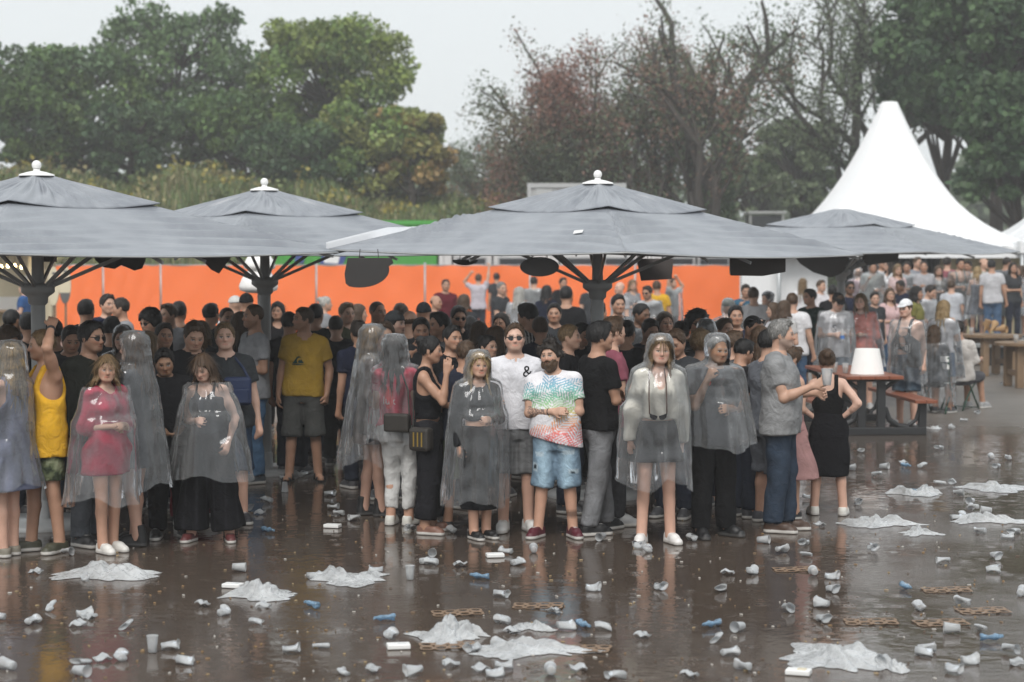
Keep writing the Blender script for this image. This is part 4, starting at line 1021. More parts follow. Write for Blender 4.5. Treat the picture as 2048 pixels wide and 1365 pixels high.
for x, ww, z, m in ((-1.85, .35, 2.25, M_BLUE), (-.75, .9, 2.2, M_BLUE), (-.78, .55, 2.24, M_WHITE)):
    prism([(-ww / 2, -.22), (ww * .35, -.25), (ww / 2, .05), (ww * .2, .25), (-ww * .4, .18)], .02).build('painted_mark', m, e, (x, -.062 - (.012 if m is M_WHITE else 0), z))
e, w, H = container('grey_box_cabin', 1056, 1250, 64, 4.58, M_GREYCAB, 'tall pale grey box cabin behind the peak of the middle parasol', 'cabin', .9)
for i, (a, b) in enumerate(((880, 1090), (1094, 1300), (1304, 1480))):
    e, w, H = container('site_cabin', a, b, 61, 2.62, M_CABIN, ['white site cabin behind the man with raised arms', 'white site cabin behind the middle parasol pole', 'white site cabin next to the white tent wall'][i], 'cabin', .6, group='white site cabins')
    for k in range(2):
        fx = -w / 2 + w * (.3 + .4 * k); p = MB().box((fx, -.07, 1.75), (.95, .05, .95)).build('window', M_GALV, e); MB().box((fx, -.1, 1.75), (.85, .02, .85)).build('pane', M_WINDOW, p)
    for k in range(3): MB().box((-w / 2 + w * (.12 + .38 * k), -.075, 1.3), (.05, .05, 2.5)).build('downpipe', M_BLACK, e)
# small loader cab behind
e = tag(empty('loader', ((1535 - 1024) * 75 / FP, 75, 0)), 'pale roofed loader cab half hidden behind the rear right parasol', 'vehicle')
MB().box((0, 1, 3.85), (1.5, 1.4, .12)).build('roof', M_CABIN, e, bevel=.04)
for sx in (-1, 1):
    for y in (.4, 1.6): MB().bar((sx * .62, y, 2.2), (sx * .62, y, 3.8), .09).build('pillar', M_CABIN, e)
MB().box((0, 1, 3.1), (1.16, 1.1, 1.3)).build('windscreen', M_WINDOW, e)
MB().box((0, 1.2, 1.4), (1.7, 3.0, 1.7)).build('chassis', M_GREEN, e, bevel=.1)
for sx in (-1, 1):
    for y in (.0, 2.4): 
        t = MB().lathe([(.1, -.2), (.6, -.2), (.66, -.1), (.66, .1), (.6, .2), (.1, .2)], n=18).build('wheel', M_BLACK, e, (sx * .9, y, .66), True); t.rotation_euler = (0, math.pi / 2, 0)

def pagoda(px, Y, half, zpeak, zeave, label, rot=0.0):
    X = (px - 1024) * Y / FP; e = tag(empty('pagoda_tent', (X, Y, 0), rot), label, 'tent', 'white pagoda tents')
    n, m = 48, 30; V = []
    for i in range(n + 1):
        t = i / n; z = zeave + (zpeak - zeave) * ((1 - t) ** 2.0 * .80 + (1 - t) * .20); rr = .055 + (1 - .055) * t; mxs = t ** 1.3
        for k in range(4 * m):
            a = k / (4 * m) * 4; s_, f = int(a), a - int(a); cs = [(1, -1), (1, 1), (-1, 1), (-1, -1)]; c0, c1 = cs[s_], cs[(s_ + 1) % 4]
            x, y = c0[0] + (c1[0] - c0[0]) * f, c0[1] + (c1[1] - c0[1]) * f; rn = 1 / math.hypot(x, y); q = mxs + (1 - mxs) * rn
            V.append((x * q * rr * half, y * q * rr * half, z - .05 * math.sin(f * math.pi) * t * (1 - t) * 3 - (.02 * math.sin(f * math.pi * 14) * t ** 6)))
    M4 = 4 * m; F_ = [(i * M4 + k, i * M4 + (k + 1) % M4, (i + 1) * M4 + (k + 1) % M4, (i + 1) * M4 + k) for i in range(n) for k in range(M4)]; F_.append(tuple(range(M4))[::-1])
    link('canopy', mesh_from('canopy', V, F_, M_WHITE), e)
    for k in range(8):
        pts = [tuple(V[i * M4 + k * m // 2]) for i in range(0, n + 1, 4)]; MB().tube(pts, .014, 5, False).build('seam', M_WHITE, e, smooth=True)
    for k in range(4):
        o = MB().box((0, -half - .006, zeave - .13), (half * 2, .014, .27)).build('valance', M_WHITE, e); o.rotation_euler = (0, 0, k * math.pi / 2)
        o = MB().tube([(half - .06, -half + .06, 0), (half - .06, -half + .06, zeave)], .05, 10).build('corner_post', M_GALV, e, smooth=True); o.rotation_euler = (0, 0, k * math.pi / 2)
    return e
pagoda(1776, 52, 3.35, 6.28, 2.5, 'white pagoda tent with a tall pointed peak')
pagoda(2200, 51, 2.75, 6.1, 2.62, 'second white pagoda tent cut off by the edge on the far side of the first')
# white tent wall next to the fence
x0, x1 = (1483 - 1024) * 49.2 / FP, (1655 - 1024) * 49.2 / FP
V = [(x0 + (x1 - x0) * a / 40, 49.2 + .02 * math.sin(a * .35) + .006 * math.sin(a * 1.3), z) for z in (0, .8, 1.6, 2.42) for a in range(41)]
e = tag(empty('tent_wall', (0, 0, 0)), 'plain white canvas tent wall where the orange fence ends', 'tent wall')
link('canvas', mesh_from('canvas', V, np.array([(b * 41 + a, b * 41 + a + 1, (b + 1) * 41 + a + 1, (b + 1) * 41 + a) for b in range(3) for a in range(40)]), M_WHITE), e)
MB().tube([(x0, 49.3, 2.43), (x1, 49.3, 2.43)], .03, 8).build('top_pole', M_GALV, e, smooth=True)
# bar back wall: cream boards beside a black curtain
M_CREAM = simple_mat('cream_boards', (.42, .37, .23), .7, .12, 2)
bw = tag(empty('bar_wall', (0, 0, 0)), 'cream boarded bar wall behind the people on the platform', 'wall')
for k in range(13):
    px0 = 1880 + k * 21; x0 = (px0 - 1024) * 49.6 / FP; MB().box((x0 + .13, 49.6, 1.2), (.255, .05, 2.4)).build('board', M_CREAM, bw, bevel=.008)
x0, x1 = (1690 - 1024) * 49.4 / FP, (1879 - 1024) * 49.4 / FP
V = [(x0 + (x1 - x0) * a / 80, 49.4 + .06 * math.sin(a * .9), z) for z in (.0, 1.2, 2.45) for a in range(81)]
tag(link('black_curtain', mesh_from('black_curtain', V, np.array([(b * 81 + a, b * 81 + a + 1, (b + 1) * 81 + a + 1, (b + 1) * 81 + a) for b in range(2) for a in range(80)]), M_BLACK)), 'black pleated curtain hung beside the cream bar wall', 'curtain')
# platform
M_WOOD = simple_mat('weathered_wood', (.20, .13, .075), .6, .35, 4, bmp=.4, bscale=30)
M_DECK = simple_mat('grey_decking', (.20, .21, .21), .6, .25, 3)
pl = tag(empty('platform', (0, 0, 0)), 'low grey wooden platform that people stand on at the bar', 'platform')
px0, px1 = 1690, 2170
for k in range(12):
    Y = 41.6 + k * .42; x0, x1 = (px0 - 1024) * 42 / FP, (px1 - 1024) * 42 / FP
    MB().box(((x0 + x1) / 2, Y + .2, .42), (x1 - x0, .40, .06)).build('plank', M_DECK, pl, bevel=.006)
MB().box(((x0 + x1) / 2, 41.8, .19), (x1 - x0 - .1, .06, .38)).build('skirt_board', M_BLACK, pl)

# ------------------------------------------------------------------ parasols
M_CANOPY, _nt, _b = new_mat('grey_canopy')
_tc = N(_nt, 'ShaderNodeTexCoord'); _mp = N(_nt, 'ShaderNodeMapping'); _mp.inputs['Scale'].default_value = (1, 1, .3); L(_nt, _tc.outputs['Object'], _mp.inputs[0])
_n = noise_node(_nt, 2.6, 6, .65, vec=_mp.outputs[0]); L(_nt, ramp(_nt, _n.outputs[0], [(.3, (.195, .21, .238)), (.5, (.245, .262, .29)), (.72, (.29, .308, .335))]).outputs[0], _b.inputs['Base Color']); _b.inputs['Roughness'].default_value = .36; _b.inputs['Specular IOR Level'].default_value = .6
_n2 = noise_node(_nt, 40, 3); bump(_nt, _n2.outputs[0], .10, .01, _b)
M_PALEC = simple_mat('pale_canopy', (.55, .57, .60), .5, .05, 2)
M_POLE = simple_mat('grey_pole', (.33, .34, .345), .45, .12, 5)
M_FINIAL = simple_mat('white_plastic', (.80, .80, .79), .35, .03, 4)
def canopy_tier(L_, r0, r1, z_of, seed, wr, sag, edge_sag, n=44, m=44, s0=0.0, radial=False):
    """four cloth panels between corner ribs; wrinkles run off the ribs"""
    rr = np.random.RandomState(seed); V, F_ = [], []
    ph = rr.uniform(0, 6.28, (4, 6))
    for k in range(4):
        a0, a1 = k * math.pi / 2, (k + 1) * math.pi / 2; base = len(V)
        for i in range(n + 1):
            t = r0 + (r1 - r0) * i / n
            for j in range(m + 1):
                a = j / m; x = (math.cos(a0) * (1 - a) + math.cos(a1) * a) * t * L_; y = (math.sin(a0) * (1 - a) + math.sin(a1) * a) * t * L_
                z = z_of(t); b = math.sin(math.pi * a); z -= sag * b * math.sin(math.pi * min(1, (t - r0) / (r1 - r0))) + edge_sag * b * (i / n) ** 6
                s = (t - r0) / (r1 - r0)
                if radial:      # pleats that run down the slope, hanging into swags
                    z += wr * min(1, s * 3) * (math.sin(a * 40 + 2.5 * math.sin(s * 4 + ph[k][0]) + ph[k][1]) * .6 + .5 * math.sin(a * 71 + 3 * s + ph[k][2])) * b ** .5 * max(0, 3.2 * s * (1.0 - s) ** .8)
                else:
                    for q, dist in ((0, a), (1, 1 - a)):
                        w = math.exp(-(dist / .30) ** 2) * (1 - math.exp(-(dist / .025) ** 2)) * (.65 + .35 * math.sin(s * 5 + ph[k][q + 4]))
                        cv = s * 44 + 16 * math.sqrt(dist) + ph[k][q] + 1.2 * math.sin(s * 7 + ph[k][q + 2])
                        z += wr * w * (math.sin(cv) + .55 * math.sin(cv * 1.9 + 3 * dist)) * min(1, max(0, s - s0) * 6) * min(1, (1.01 - s) * 5)
                V.append((x, y, z))
        for i in range(n):
            for j in range(m):
                c = base + i * (m + 1) + j; F_.append((c, c + m + 1, c + m + 2, c + 1))
    return np.array(V), np.array(F_)
def parasol(px, Y, rot, label, seed, tilt=(0, 0), finial=True, LL=2.62, pale=False):
    X = (px - 1024) * Y / FP; e = tag(empty('parasol', (X, Y, 0), rot), label, 'parasol', 'large grey parasols')
    zc, zm = 2.40, 2.80
    zo = lambda t: 3.05 - (3.05 - zc) * t
    V, F_ = canopy_tier(LL, .30, 1.0, zo, seed, .044, .05, .04, 70, 44, .17); V[:, 2] += V[:, 0] * tilt[0] + V[:, 1] * tilt[1]
    c = link('canopy', mesh_from('canopy', V, F_, M_CANOPY), e); md = c.modifiers.new('s', 'SOLIDIFY'); md.thickness = .006
    for k in range(4):      # hem tape, doubled along each edge
        a0, a1 = k * math.pi / 2, (k + 1) * math.pi / 2; pts = []
        for j in range(25):
            a = j / 24; x, y = (math.cos(a0) * (1 - a) + math.cos(a1) * a) * LL, (math.sin(a0) * (1 - a) + math.sin(a1) * a) * LL
            pts.append((x, y, zc - .035 * math.sin(math.pi * a) - .012 + x * tilt[0] + y * tilt[1]))
        MB().tube(pts, .009, 6).build('hem', M_POLE, c, smooth=True)
    zo2 = lambda t: 3.088 - .65 * t + .10 * max(0, .1 - t)
    V, F_ = canopy_tier(LL, .045, .41, zo2, seed + 5, .030, .02, .06, 26, 84, 0, True); V[:, 2] += V[:, 0] * tilt[0] + V[:, 1] * tilt[1]
    c2 = link('vent_cap', mesh_from('vent_cap', V, F_, M_CANOPY), e); md = c2.modifiers.new('s', 'SOLIDIFY'); md.thickness = .006
    MB().lathe([(.155, 3.055), (.15, 3.07), (.08, 3.09), (.03, 3.10), (.03, 3.115)], n=24).build('cap_disc', M_FINIAL, e, smooth=True) if finial else None
    if finial: MB().lathe([(.001, 3.105)] + [(.042 * math.sin(a), 3.15 - .042 * math.cos(a)) for a in np.linspace(.35, math.pi - .02, 12)], n=18).build('finial_ball', M_FINIAL, e, smooth=True)
    MB().lathe([(.062, 0), (.062, 2.02), (.055, 2.05), (.045, 2.9), (.04, 3.05)], n=18).build('pole', M_POLE, e, smooth=True)
    MB().lathe([(.064, 1.93), (.085, 1.95), (.088, 2.0), (.13, 2.03), (.145, 2.045), (.145, 2.11), (.10, 2.12), (.064, 2.12)], n=24).build('hub', M_POLE, e, smooth=True)
    MB().lathe([(.5, .0), (.5, .03), (.46, .05), (.08, .06), (.075, .2), (.062, .22)], n=28).build('base_plate', M_POLE, e, smooth=True)
    for k in range(8):
        a = k * math.pi / 4; Lr = LL if k % 2 == 0 else LL * .7071
        d = Vector((math.cos(a), math.sin(a), 0)); tz = lambda t: 3.05 - (3.05 - zc) * t - .035 - (.05 if k % 2 else .02) + (d.x * tilt[0] + d.y * tilt[1]) * Lr * t
        rb = MB().bar(d * .06 + Vector((0, 0, 2.93)), d * Lr * .985 + Vector((0, 0, tz(.985) - (.02 if k % 2 else 0))), .016, .026).build('rib', M_POLE, e)
        MB().bar(d * .11 + Vector((0, 0, 2.09)), d * Lr * .52 + Vector((0, 0, tz(.52) - .03)), .02, .032).build('strut', M_POLE, e)
    MB().lathe([(.012, -.08), (.026, -.06), (.026, 0), (.01, .02)], n=10).build('corner_tag', M_POLE, c, (0, -LL * .99, zc - .01), True) if False else None
    return e, zc
R45 = math.pi / 2
e1, _ = parasol(76, 17.4, R45 + .02, 'large grey parasol at the left edge with a white ball finial', 1, (.0, 0))
e2, _ = parasol(530, 21.6, R45 - .06, 'grey parasol second from the left half hidden behind the leftmost one', 2)
e3, _ = parasol(1195, 19.5, R45 + .05, 'large grey parasol in the middle with a white label stuck on its cloth', 3, (.0, .010))
e4, _ = parasol(1682, 31.5, R45 + .24, 'grey parasol in front of the white pagoda tent', 4, (0, 0), False, 3.1)

def stick(e, part, px, py, mb_fn, name, mat):
    """fix a small flat thing to the canopy where that ray meets it"""
    M = Matrix.Translation(e.location) @ Matrix.Rotation(e.rotation_euler.z, 4, 'Z'); Mi = M.inverted()
    c = next(o for o in e.children if o.name.split('.')[0] == part); me = c.data
    bvh = BVHTree.FromPolygons([v.co for v in me.vertices], [tuple(p.vertices) for p in me.polygons])
    hit, nrm, _i, _d = bvh.ray_cast(Mi @ Vector((0, 0, CAMH)), (Mi.to_3x3() @ ray(px, py)).normalized())
    if hit is None: return
    if nrm.z < 0: nrm = -nrm
    o = mb_fn().build(name, mat, c, hit + nrm * .014); o.rotation_euler = nrm.to_track_quat('-Y', 'Z').to_euler(); return o
stick(e3, 'canopy', 1158, 466, lambda: prism([(-.055, -.02), (.06, -.008), (.06, .022), (-.055, .014)], .006), 'cloth_label', M_FINIAL)
# pale flap folded up along the left ridge of the middle parasol (local -y points to the camera's left here)
a_ = math.pi / 2; V = []
for i in range(21):
    t = .60 + .41 * i / 20; z = 3.05 - .65 * t
    for j in range(7):
        q = j / 6; V.append((.26 * q * math.sin(math.pi * min(1, i / 12)) + .02 * q, t * 2.62, z + .012 + .11 * math.sin(q * 2.2) * min(1, i / 9) - .04 * q))
link('ridge_flap', mesh_from('ridge_flap', V, np.array([(i * 7 + j, i * 7 + j + 1, (i + 1) * 7 + j + 1, (i + 1) * 7 + j) for i in range(20) for j in range(6)]), M_PALEC), e3)

# ------------------------------------------------------------------ boards and lanterns hung under the parasols
M_DARKB = simple_mat('dark_board', (.030, .027, .026), .7, .2, 6)
M_GREYB = simple_mat('grey_board', (.10, .10, .10), .7, .15, 6)
M_BROWNB = simple_mat('brown_board', (.055, .045, .042), .7, .2, 6)
M_LANT = simple_mat('lantern_shell', (.88, .87, .85), .5, .04, 3)
def arc(cx, cz, rx, rz, a0, a1, n): return [(cx + rx * math.cos(math.radians(a0 + (a1 - a0) * i / n)), cz + rz * math.sin(math.radians(a0 + (a1 - a0) * i / n))) for i in range(n + 1)]
def hung(px, py, Y, outline, mat, label, name='hanging_board', thick=.02, rz=0, ztop=2.42, cat='board', rx=0):
    p = at_depth(px, py, Y); e = tag(empty(name, p, rz), label, cat, 'boards hung under the parasols')
    o = prism(outline, thick).build('board', mat, e, bevel=.003); o.rotation_euler = (rx, 0, 0)
    xs = [x for x, z in outline]; zt = max(z for x, z in outline)
    for q in (.3, .7):
        x = min(xs) + (max(xs) - min(xs)) * q; MB().tube([(x, .0, zt - .03), (x * .9, 0, max(ztop - p.z, zt + .03))], .004, 5).build('cord', M_DARKB, e)
    return e
def mask_outline():
    return [(-.26, .10), (-.20, .0), (-.13, -.06), (-.03, -.075), (.03, -.04), (.08, -.06), (.15, -.09), (.22, -.07), (.25, .0), (.26, .10)]
hung(236, 522, 18.2, mask_outline(), M_DARKB, 'black eye mask shaped board hanging under the leftmost parasol')
hung(1079, 534, 18.3, arc(0, 0, .18, .09, 0, 360, 26)[:-1], M_GREYB, 'grey oval board hanging left of the middle parasol pole', thick=.03)
hung(428, 524, 20.2, [(-.17, .07), (.16, .09), (.17, .04), (.05, -.12), (-.03, -.08)], M_BROWNB, 'small brown pointed board hanging under the second parasol')
hung(736, 548, 18.7, [(-.19, .15), (.22, .15), (.24, .10)] + arc(-.08, .04, .28, .17, 10, -110, 12) + [(-.21, -.09), (-.22, .0)], M_DARKB, 'black fin shaped board hanging under the left corner of the middle parasol')
hung(1515, 534, 19.3, [(-.27, .12), (.27, .12), (.27, -.05), (.05, -.09), (-.26, -.085)], M_BROWNB, 'wide brown rectangular board hanging under the right of the middle parasol', thick=.04)
hung(1477, 530, 19.8, [(-.1, .12), (.1, .12), (.1, -.09), (-.1, -.09)], M_LANT, 'pale narrow board hanging behind the brown rectangular one', thick=.03, rz=.5)
hung(1640, 532, 30.2, [(-.40, .16), (.45, .18), (.42, .0)] + arc(.1, .02, .3, .2, 0, -80, 8) + [(-.1, -.10), (-.3, .03)], M_DARKB, 'dark curved board hanging under the parasol by the tent')
hung(930, 524, 19.9, arc(0, .02, .13, .055, 180, 360, 12), M_DARKB, 'small dark half round board hanging above the person with raised arms')
hung(1310, 540, 21.5, [(-.2, .12), (.2, .12), (.18, -.10), (-.15, -.12)], M_BROWNB, 'brown square board hanging behind the struts of the middle parasol')
hung(92, 520, 18.6, [(-.1, .16), (.1, .16), (.1, -.02), (-.1, -.02)], M_BROWNB, 'brown board hanging behind the struts of the leftmost parasol')
hung(1760, 520, 31.0, [(-.34, .12), (.3, .14), (.28, -.02), (-.2, -.09)], M_DARKB, 'black board hanging at the right of the parasol by the tent')
def lantern(px, py, Y, r, hgt, label, post):
    p = at_depth(px, py, Y); e = tag(empty('lantern', p), label, 'lantern', 'white lanterns behind the second parasol')
    MB().lathe([(.01, hgt * .52), (r * .45, hgt * .5), (r * .62, hgt * .42), (r * .85, hgt * .1), (r, -hgt * .2), (r * .95, -hgt * .38), (r * .6, -hgt * .49), (.01, -hgt * .52)], n=28).build('shell', M_LANT, e, smooth=True)
    MB().tube([(0, 0, -hgt * .5), (0, 0, post - p.z)], .015, 8).build('stem', M_POLE, e, smooth=True)
lantern(517, 563, 26.4, .26, .31, 'large white bowl lantern behind the second parasol pole, the lower one', 0)
lantern(519, 524, 26.4, .215, .235, 'smaller white dome lantern just above the large bowl lantern', at_depth(517, 563, 26.4).z + .15)

# ------------------------------------------------------------------ food stall at the left edge
M_STALL = simple_mat('stall_boards', (.45, .36, .24), .7, .12, 2)
M_RED = simple_mat('red_paint', (.42, .05, .04), .5, .2, 5)
M_YEL = simple_mat('cream_paint', (.62, .55, .40), .6, .05, 3)
SY = 44.0
sx0 = (-70 - 1024) * SY / FP; sx1 = (62 - 1024) * SY / FP
st = tag(empty('food_stall', ((sx0 + sx1) / 2, SY, 0)), 'wooden food stall with warm bulbs under its roof at the left edge', 'stall')
w = sx1 - sx0
for k in range(int(w / .2)): MB().box((-w / 2 + .1 + k * .2, 0, .52), (.192, .05, 1.04)).build('board', M_STALL, st)
MB().box((0, -.12, 1.08), (w + .1, .5, .06)).build('counter', M_WOOD, st, bevel=.01)
MB().box((0, 2.4, 1.2), (w, .06, 2.4)).build('back_wall', M_YEL, st)
MB().box((0, 1.1, 2.46), (w + .5, 3.2, .1)).build('roof', M_YEL, st, bevel=.02)
for x in (-w / 2, w / 2): MB().box((x, .0, 1.3), (.09, .09, 2.3)).build('post', M_YEL, st)
MB().box((.45, 2.3, 1.62), (.55, .08, .5)).build('menu_board', M_RED, st); MB().box((.1, 2.3, 1.6), (.12, .07, .5)).build('price_strip', M_FINIAL, st); MB().box((.6, 2.24, 1.72), (.3, .03, .15)).build('menu_sheet', M_FINIAL, st)
MB().box((-.3, 1.9, 1.1), (.9, .5, .5)).build('fridge', M_FINIAL, st, bevel=.02)
M_BULB, _nt, _b = new_mat('lit_bulb'); _b.inputs['Base Color'].default_value = (1, .8, .45, 1); _b.inputs['Emission Color'].default_value = (1, .72, .33, 1); _b.inputs['Emission Strength'].default_value = 9
for k in range(7):
    x = w / 2 - .15 - k * .13 * 1.15; b = MB().lathe([(.002, -.04), (.026, -.03), (.034, 0), (.024, .03), (.012, .05)], (0, 0, 0), 10).build('bulb', M_BULB, st, (x, -.2, 2.05 + .03 * math.sin(k)), True); MB().tube([(0, 0, .05), (0, 0, .36 - .03 * math.sin(k))], .006, 5).build('flex', M_DARKB, b)
for k, (px, py, two, lab) in enumerate(((107, 575, False, 'tall pale surfboard shaped sign standing beside the food stall'), (130, 571, True, 'smaller surfboard shaped sign with a dark tip'))):
    p = at_depth(px, py, 43); e = tag(empty('surfboard_sign', (p.x, 43, 0)), lab, 'sign', 'surfboard signs')
    o = [(.13 * math.sin(a) * (1 if math.cos(a) < .2 else 1), -.42 * math.cos(a)) for a in np.linspace(0, 2 * math.pi, 29)[:-1]]
    prism(o, .05).build('board', M_YEL, e, (0, 0, p.z + .02), bevel=.01)
    if two: prism([(x * .98, z) for x, z in o if z < -.17], .056).build('dark_tip', M_GREYB, e, (0, 0, p.z + .02))
    for q in range(3): prism([(-.05, -.02), (.03, -.03), (.05, .02), (-.03, .03)], .056).build('printed_mark', M_GREYB, e, (.01 * q, 0, p.z + .12 + .09 * q))
    MB().tube([(0, .05, 0), (0, .05, p.z + .1)], .025, 8).build('stake', M_WOOD, e, smooth=True)
x0, x1 = (84 - 1024) * 44.6 / FP, (103 - 1024) * 44.6 / FP
e = tag(empty('wooden_partition', ((x0 + x1) / 2, 44.6, 0)), 'narrow cream wooden partition between stall and orange fence', 'partition')
for k in range(2): MB().box((-.06 + .115 * k, 0, 1.0), (.112, .05, 2.0)).build('board', M_YEL, e)

# ------------------------------------------------------------------ picnic table, chairs, bar tables
M_RWOOD = simple_mat('red_brown_wood', (.23, .072, .035), .35, .25, 5, bmp=.2)
M_IRON = simple_mat('black_iron', (.018, .019, .021), .5, .2, 6)
pt = tag(empty('picnic_table', (4.62, 27.0, 0), math.radians(4)), 'red brown picnic table with black iron frame and a white shade on it', 'table')
for k in range(4): MB().box((-.285 + k * .19, 0, .76), (.184, 2.5, .045)).build('plank', M_RWOOD, pt, bevel=.006)
for sx in (-1, 1):
    for k in range(2): MB().box((sx * .68 + (k - .5) * .15, 0, .445), (.145, 2.5, .045)).build('bench_plank', M_RWOOD, pt, bevel=.006)
for y in (-1.05, 1.05):
    f = MB(); f.box((0, y, .05), (1.46, .09, .10))
    for sx in (-1, 1):
        f.box((sx * .13, y, .42), (.11, .08, .66)); f.box((sx * .68, y, .23), (.10, .08, .38))
        pts = [(sx * (.20 + .40 * (1 - math.cos(a))), y, .10 + .22 * (1 - math.sin(a))) for a in np.linspace(.2, 1.5, 6)]
        f.tube([(sx * .18, y, .36), (sx * .24, y, .2), (sx * .36, y, .12), (sx * .5, y, .1)], .04, 8)
        f.tube([(sx * .5, y, .12), (sx * .6, y, .2), (sx * .66, y, .4)], .03, 8)
        f.tube([(sx * .17, y, .60), (sx * .27, y, .68), (sx * .36, y, .735)], .03, 8)
    f.box((0, y, .72), (.74, .07, .04)); f.build('frame', M_IRON, pt, bevel=.01)
MB().bar((0, -1.05, .3), (0, 1.05, .3), .05).build('stretcher', M_IRON, pt)
ls = tag(empty('lamp_shade', (4.62 + .07, 26.25, .785)), 'white lampshade standing upside up on the picnic table', 'lampshade')
M_SHADE = simple_mat('white_paper', (.92, .92, .90), .7, .02)
MB().lathe([(.222, 0), (.218, .0), (.155, .325), (.158, .33), (.222, .0)], n=32).build('shade', M_SHADE, ls, smooth=False)
MB().lathe([(.150, .318), (.01, .316)], n=24).build('top_ring', M_FINIAL, ls)

def bar_table(px, Y, label, r=.62, hgt=.80, rot=.3):
    X = (px - 1024) * Y / FP; e = tag(empty('bar_table', (X, Y, 0), rot), label, 'table', 'round wooden bar tables')
    k = 0
    for i in range(7):   # round top from sawn boards
        y0 = -r + 2 * r * i / 7 + .004; y1 = -r + 2 * r * (i + 1) / 7 - .004; ys = [y0 + (y1 - y0) * q / 5 for q in range(6)]; ol = [(math.sqrt(max(r * r - y * y, .003)), y) for y in ys] + [(-math.sqrt(max(r * r - y * y, .003)), y) for y in reversed(ys)]
        n = len(ol); MB().add([(x, y, hgt - .05) for x, y in ol] + [(x, y, hgt) for x, y in ol], [tuple(range(n))[::-1], tuple(range(n, 2 * n))] + [(q, (q + 1) % n, (q + 1) % n + n, q + n) for q in range(n)]).build('board', M_WOOD, e)
    for sx in (-1, 1):
        for sy in (-1, 1): MB().box((sx * .30, sy * .30, (hgt - .06) / 2), (.13, .13, hgt - .06)).build('leg', M_WOOD, e, bevel=.01)
        MB().box((sx * .30, 0, .26), (.07, .47, .09)).build('stretcher', M_WOOD, e); MB().box((0, sx * .30, hgt - .12), (.47, .06, .12)).build('apron', M_WOOD, e)
    return X, Y, hgt
T1 = bar_table(1982, 38.6, 'round wooden bar table with kraft paper cones near the platform', .60, .79)
T2 = bar_table(2062, 35.2, 'nearer round wooden bar table cut off by the right edge', .62, .79, .1)
M_KRAFT = simple_mat('kraft_paper', (.38, .24, .12), .85, .2, 8)
for k, (dx, dz, tl, az) in enumerate(((-.12, .12, .25, .3), (.02, .1, .9, 1.2), (.13, .06, 1.35, .2), (-.05, .08, .6, 2.4), (.2, .05, 1.5, -.4))):
    o = MB().lathe([(.005, -.15), (.075, .13), (.07, .128), (.003, -.14)], n=14).build('paper_cone', M_KRAFT, None, (T1[0] + dx, T1[1] - .15 + .05 * k, .80 + dz + .03)); o.rotation_euler = (0.25, tl, az)
    tag(o, ['upright brown paper cone on the bar table', 'leaning brown paper cone on the bar table', 'brown paper cone lying flat on the bar table pile', 'tilted brown paper cone at the back of the pile', 'brown paper cone lying at the right of the pile'][k], 'paper cone', 'paper cones')
M_GIRON = simple_mat('green_iron', (.012, .06, .035), .4, .2, 8)
def bistro_chair(px, Y, rot, label, slat):
    X = (px - 1024) * Y / FP; e = tag(empty('bistro_chair', (X, Y, 0), rot), label, 'chair', 'folding bistro chairs')
    for sx in (-1, 1):
        MB().tube([(sx * .2, -.24, 0), (sx * .2, -.05, .22), (sx * .2, .12, .45), (sx * .2, .21, .84)], .013, 8).build('back_leg', M_GIRON, e, smooth=True)
        MB().tube([(sx * .18, .26, 0), (sx * .18, .16, .14), (sx * .18, .0, .3), (sx * .18, -.18, .44)], .013, 8).build('front_leg', M_GIRON, e, smooth=True)
    for k in range(5): MB().box((0, -.17 + k * .085, .455), (.4, .06, .018)).build('seat_slat', slat, e)
    for k in range(2): MB().box((0, .185 + .02 * k, .70 + k * .11), (.42, .018, .085)).build('back_slat', slat, e)
    MB().bar((-.2, -.2, .03), (.2, -.2, .03), .012).build('crossbar', M_GIRON, e)
bistro_chair(1880, 29.6, math.radians(150), 'green iron folding chair with white slats under the seated poncho', M_FINIAL)
bistro_chair(1922, 30.2, math.radians(140), 'green iron folding chair with brown slats under the pale shirt', M_WOOD)

# ------------------------------------------------------------------ building one person from its parts
PLACED = []
def text_mesh(txt, size):
    cu = bpy.data.curves.new('t', 'FONT'); cu.body = txt; cu.size = size; cu.align_x = 'CENTER'; cu.align_y = 'CENTER'; cu.resolution_u = 3
    o = bpy.data.objects.new('t', cu); COL.objects.link(o); dg = bpy.context.evaluated_depsgraph_get()
    me = o.evaluated_get(dg).to_mesh(); V = [tuple(v.co) for v in me.vertices]; F_ = [tuple(p.vertices) for p in me.polygons]
    bpy.data.objects.remove(o); bpy.data.curves.remove(cu); return V, F_
def decal(e, shirt, VQ, shape, x, z, back=False, color=(.01, .01, .01), name='print', spin=0.0, ang=0.0):
    """flat print laid on the cloth: each vertex dropped onto the garment"""
    V, F_ = shape; bvh = BVHTree.FromPolygons(VQ[0].tolist(), [tuple(q) for q in VQ[1].tolist()])
    sg = 1 if back else -1; out = []; R = Matrix.Rotation(ang, 3, 'Z'); c, s_ = math.cos(spin), math.sin(spin); last = sg * .13
    for a, b, *_ in V:
        a, b = a * c - b * s_, a * s_ + b * c
        o = R @ Vector((x + a * (-sg), sg * 1.0, 0)); o.z = z + b; d = R @ Vector((0, -sg, 0))
        h = bvh.ray_cast(o, d)[0]
        p = (h - d * .004) if h is not None else o + d * (1 - abs(last)); out.append(tuple(p))
    me = mesh_from(name, out, F_, M_CLOTH, False, np.ones((len(out), 3))); return link(name, me, shirt, color=color)
def tintskin(t): return tuple(a / b for a, b in zip(SKIN[t], SKIN['fair']))
def shoes_of(p, e, kind, col):
    for A, a in zip(p.ank, p.fyaw):
        o = link('shoe', SHOES[kind], e, (float(A[0]), float(A[1]), float(A[2]) - .085 * p.h), a, color=col); o.scale = (p.h * (.93 if p.f else 1),) * 3
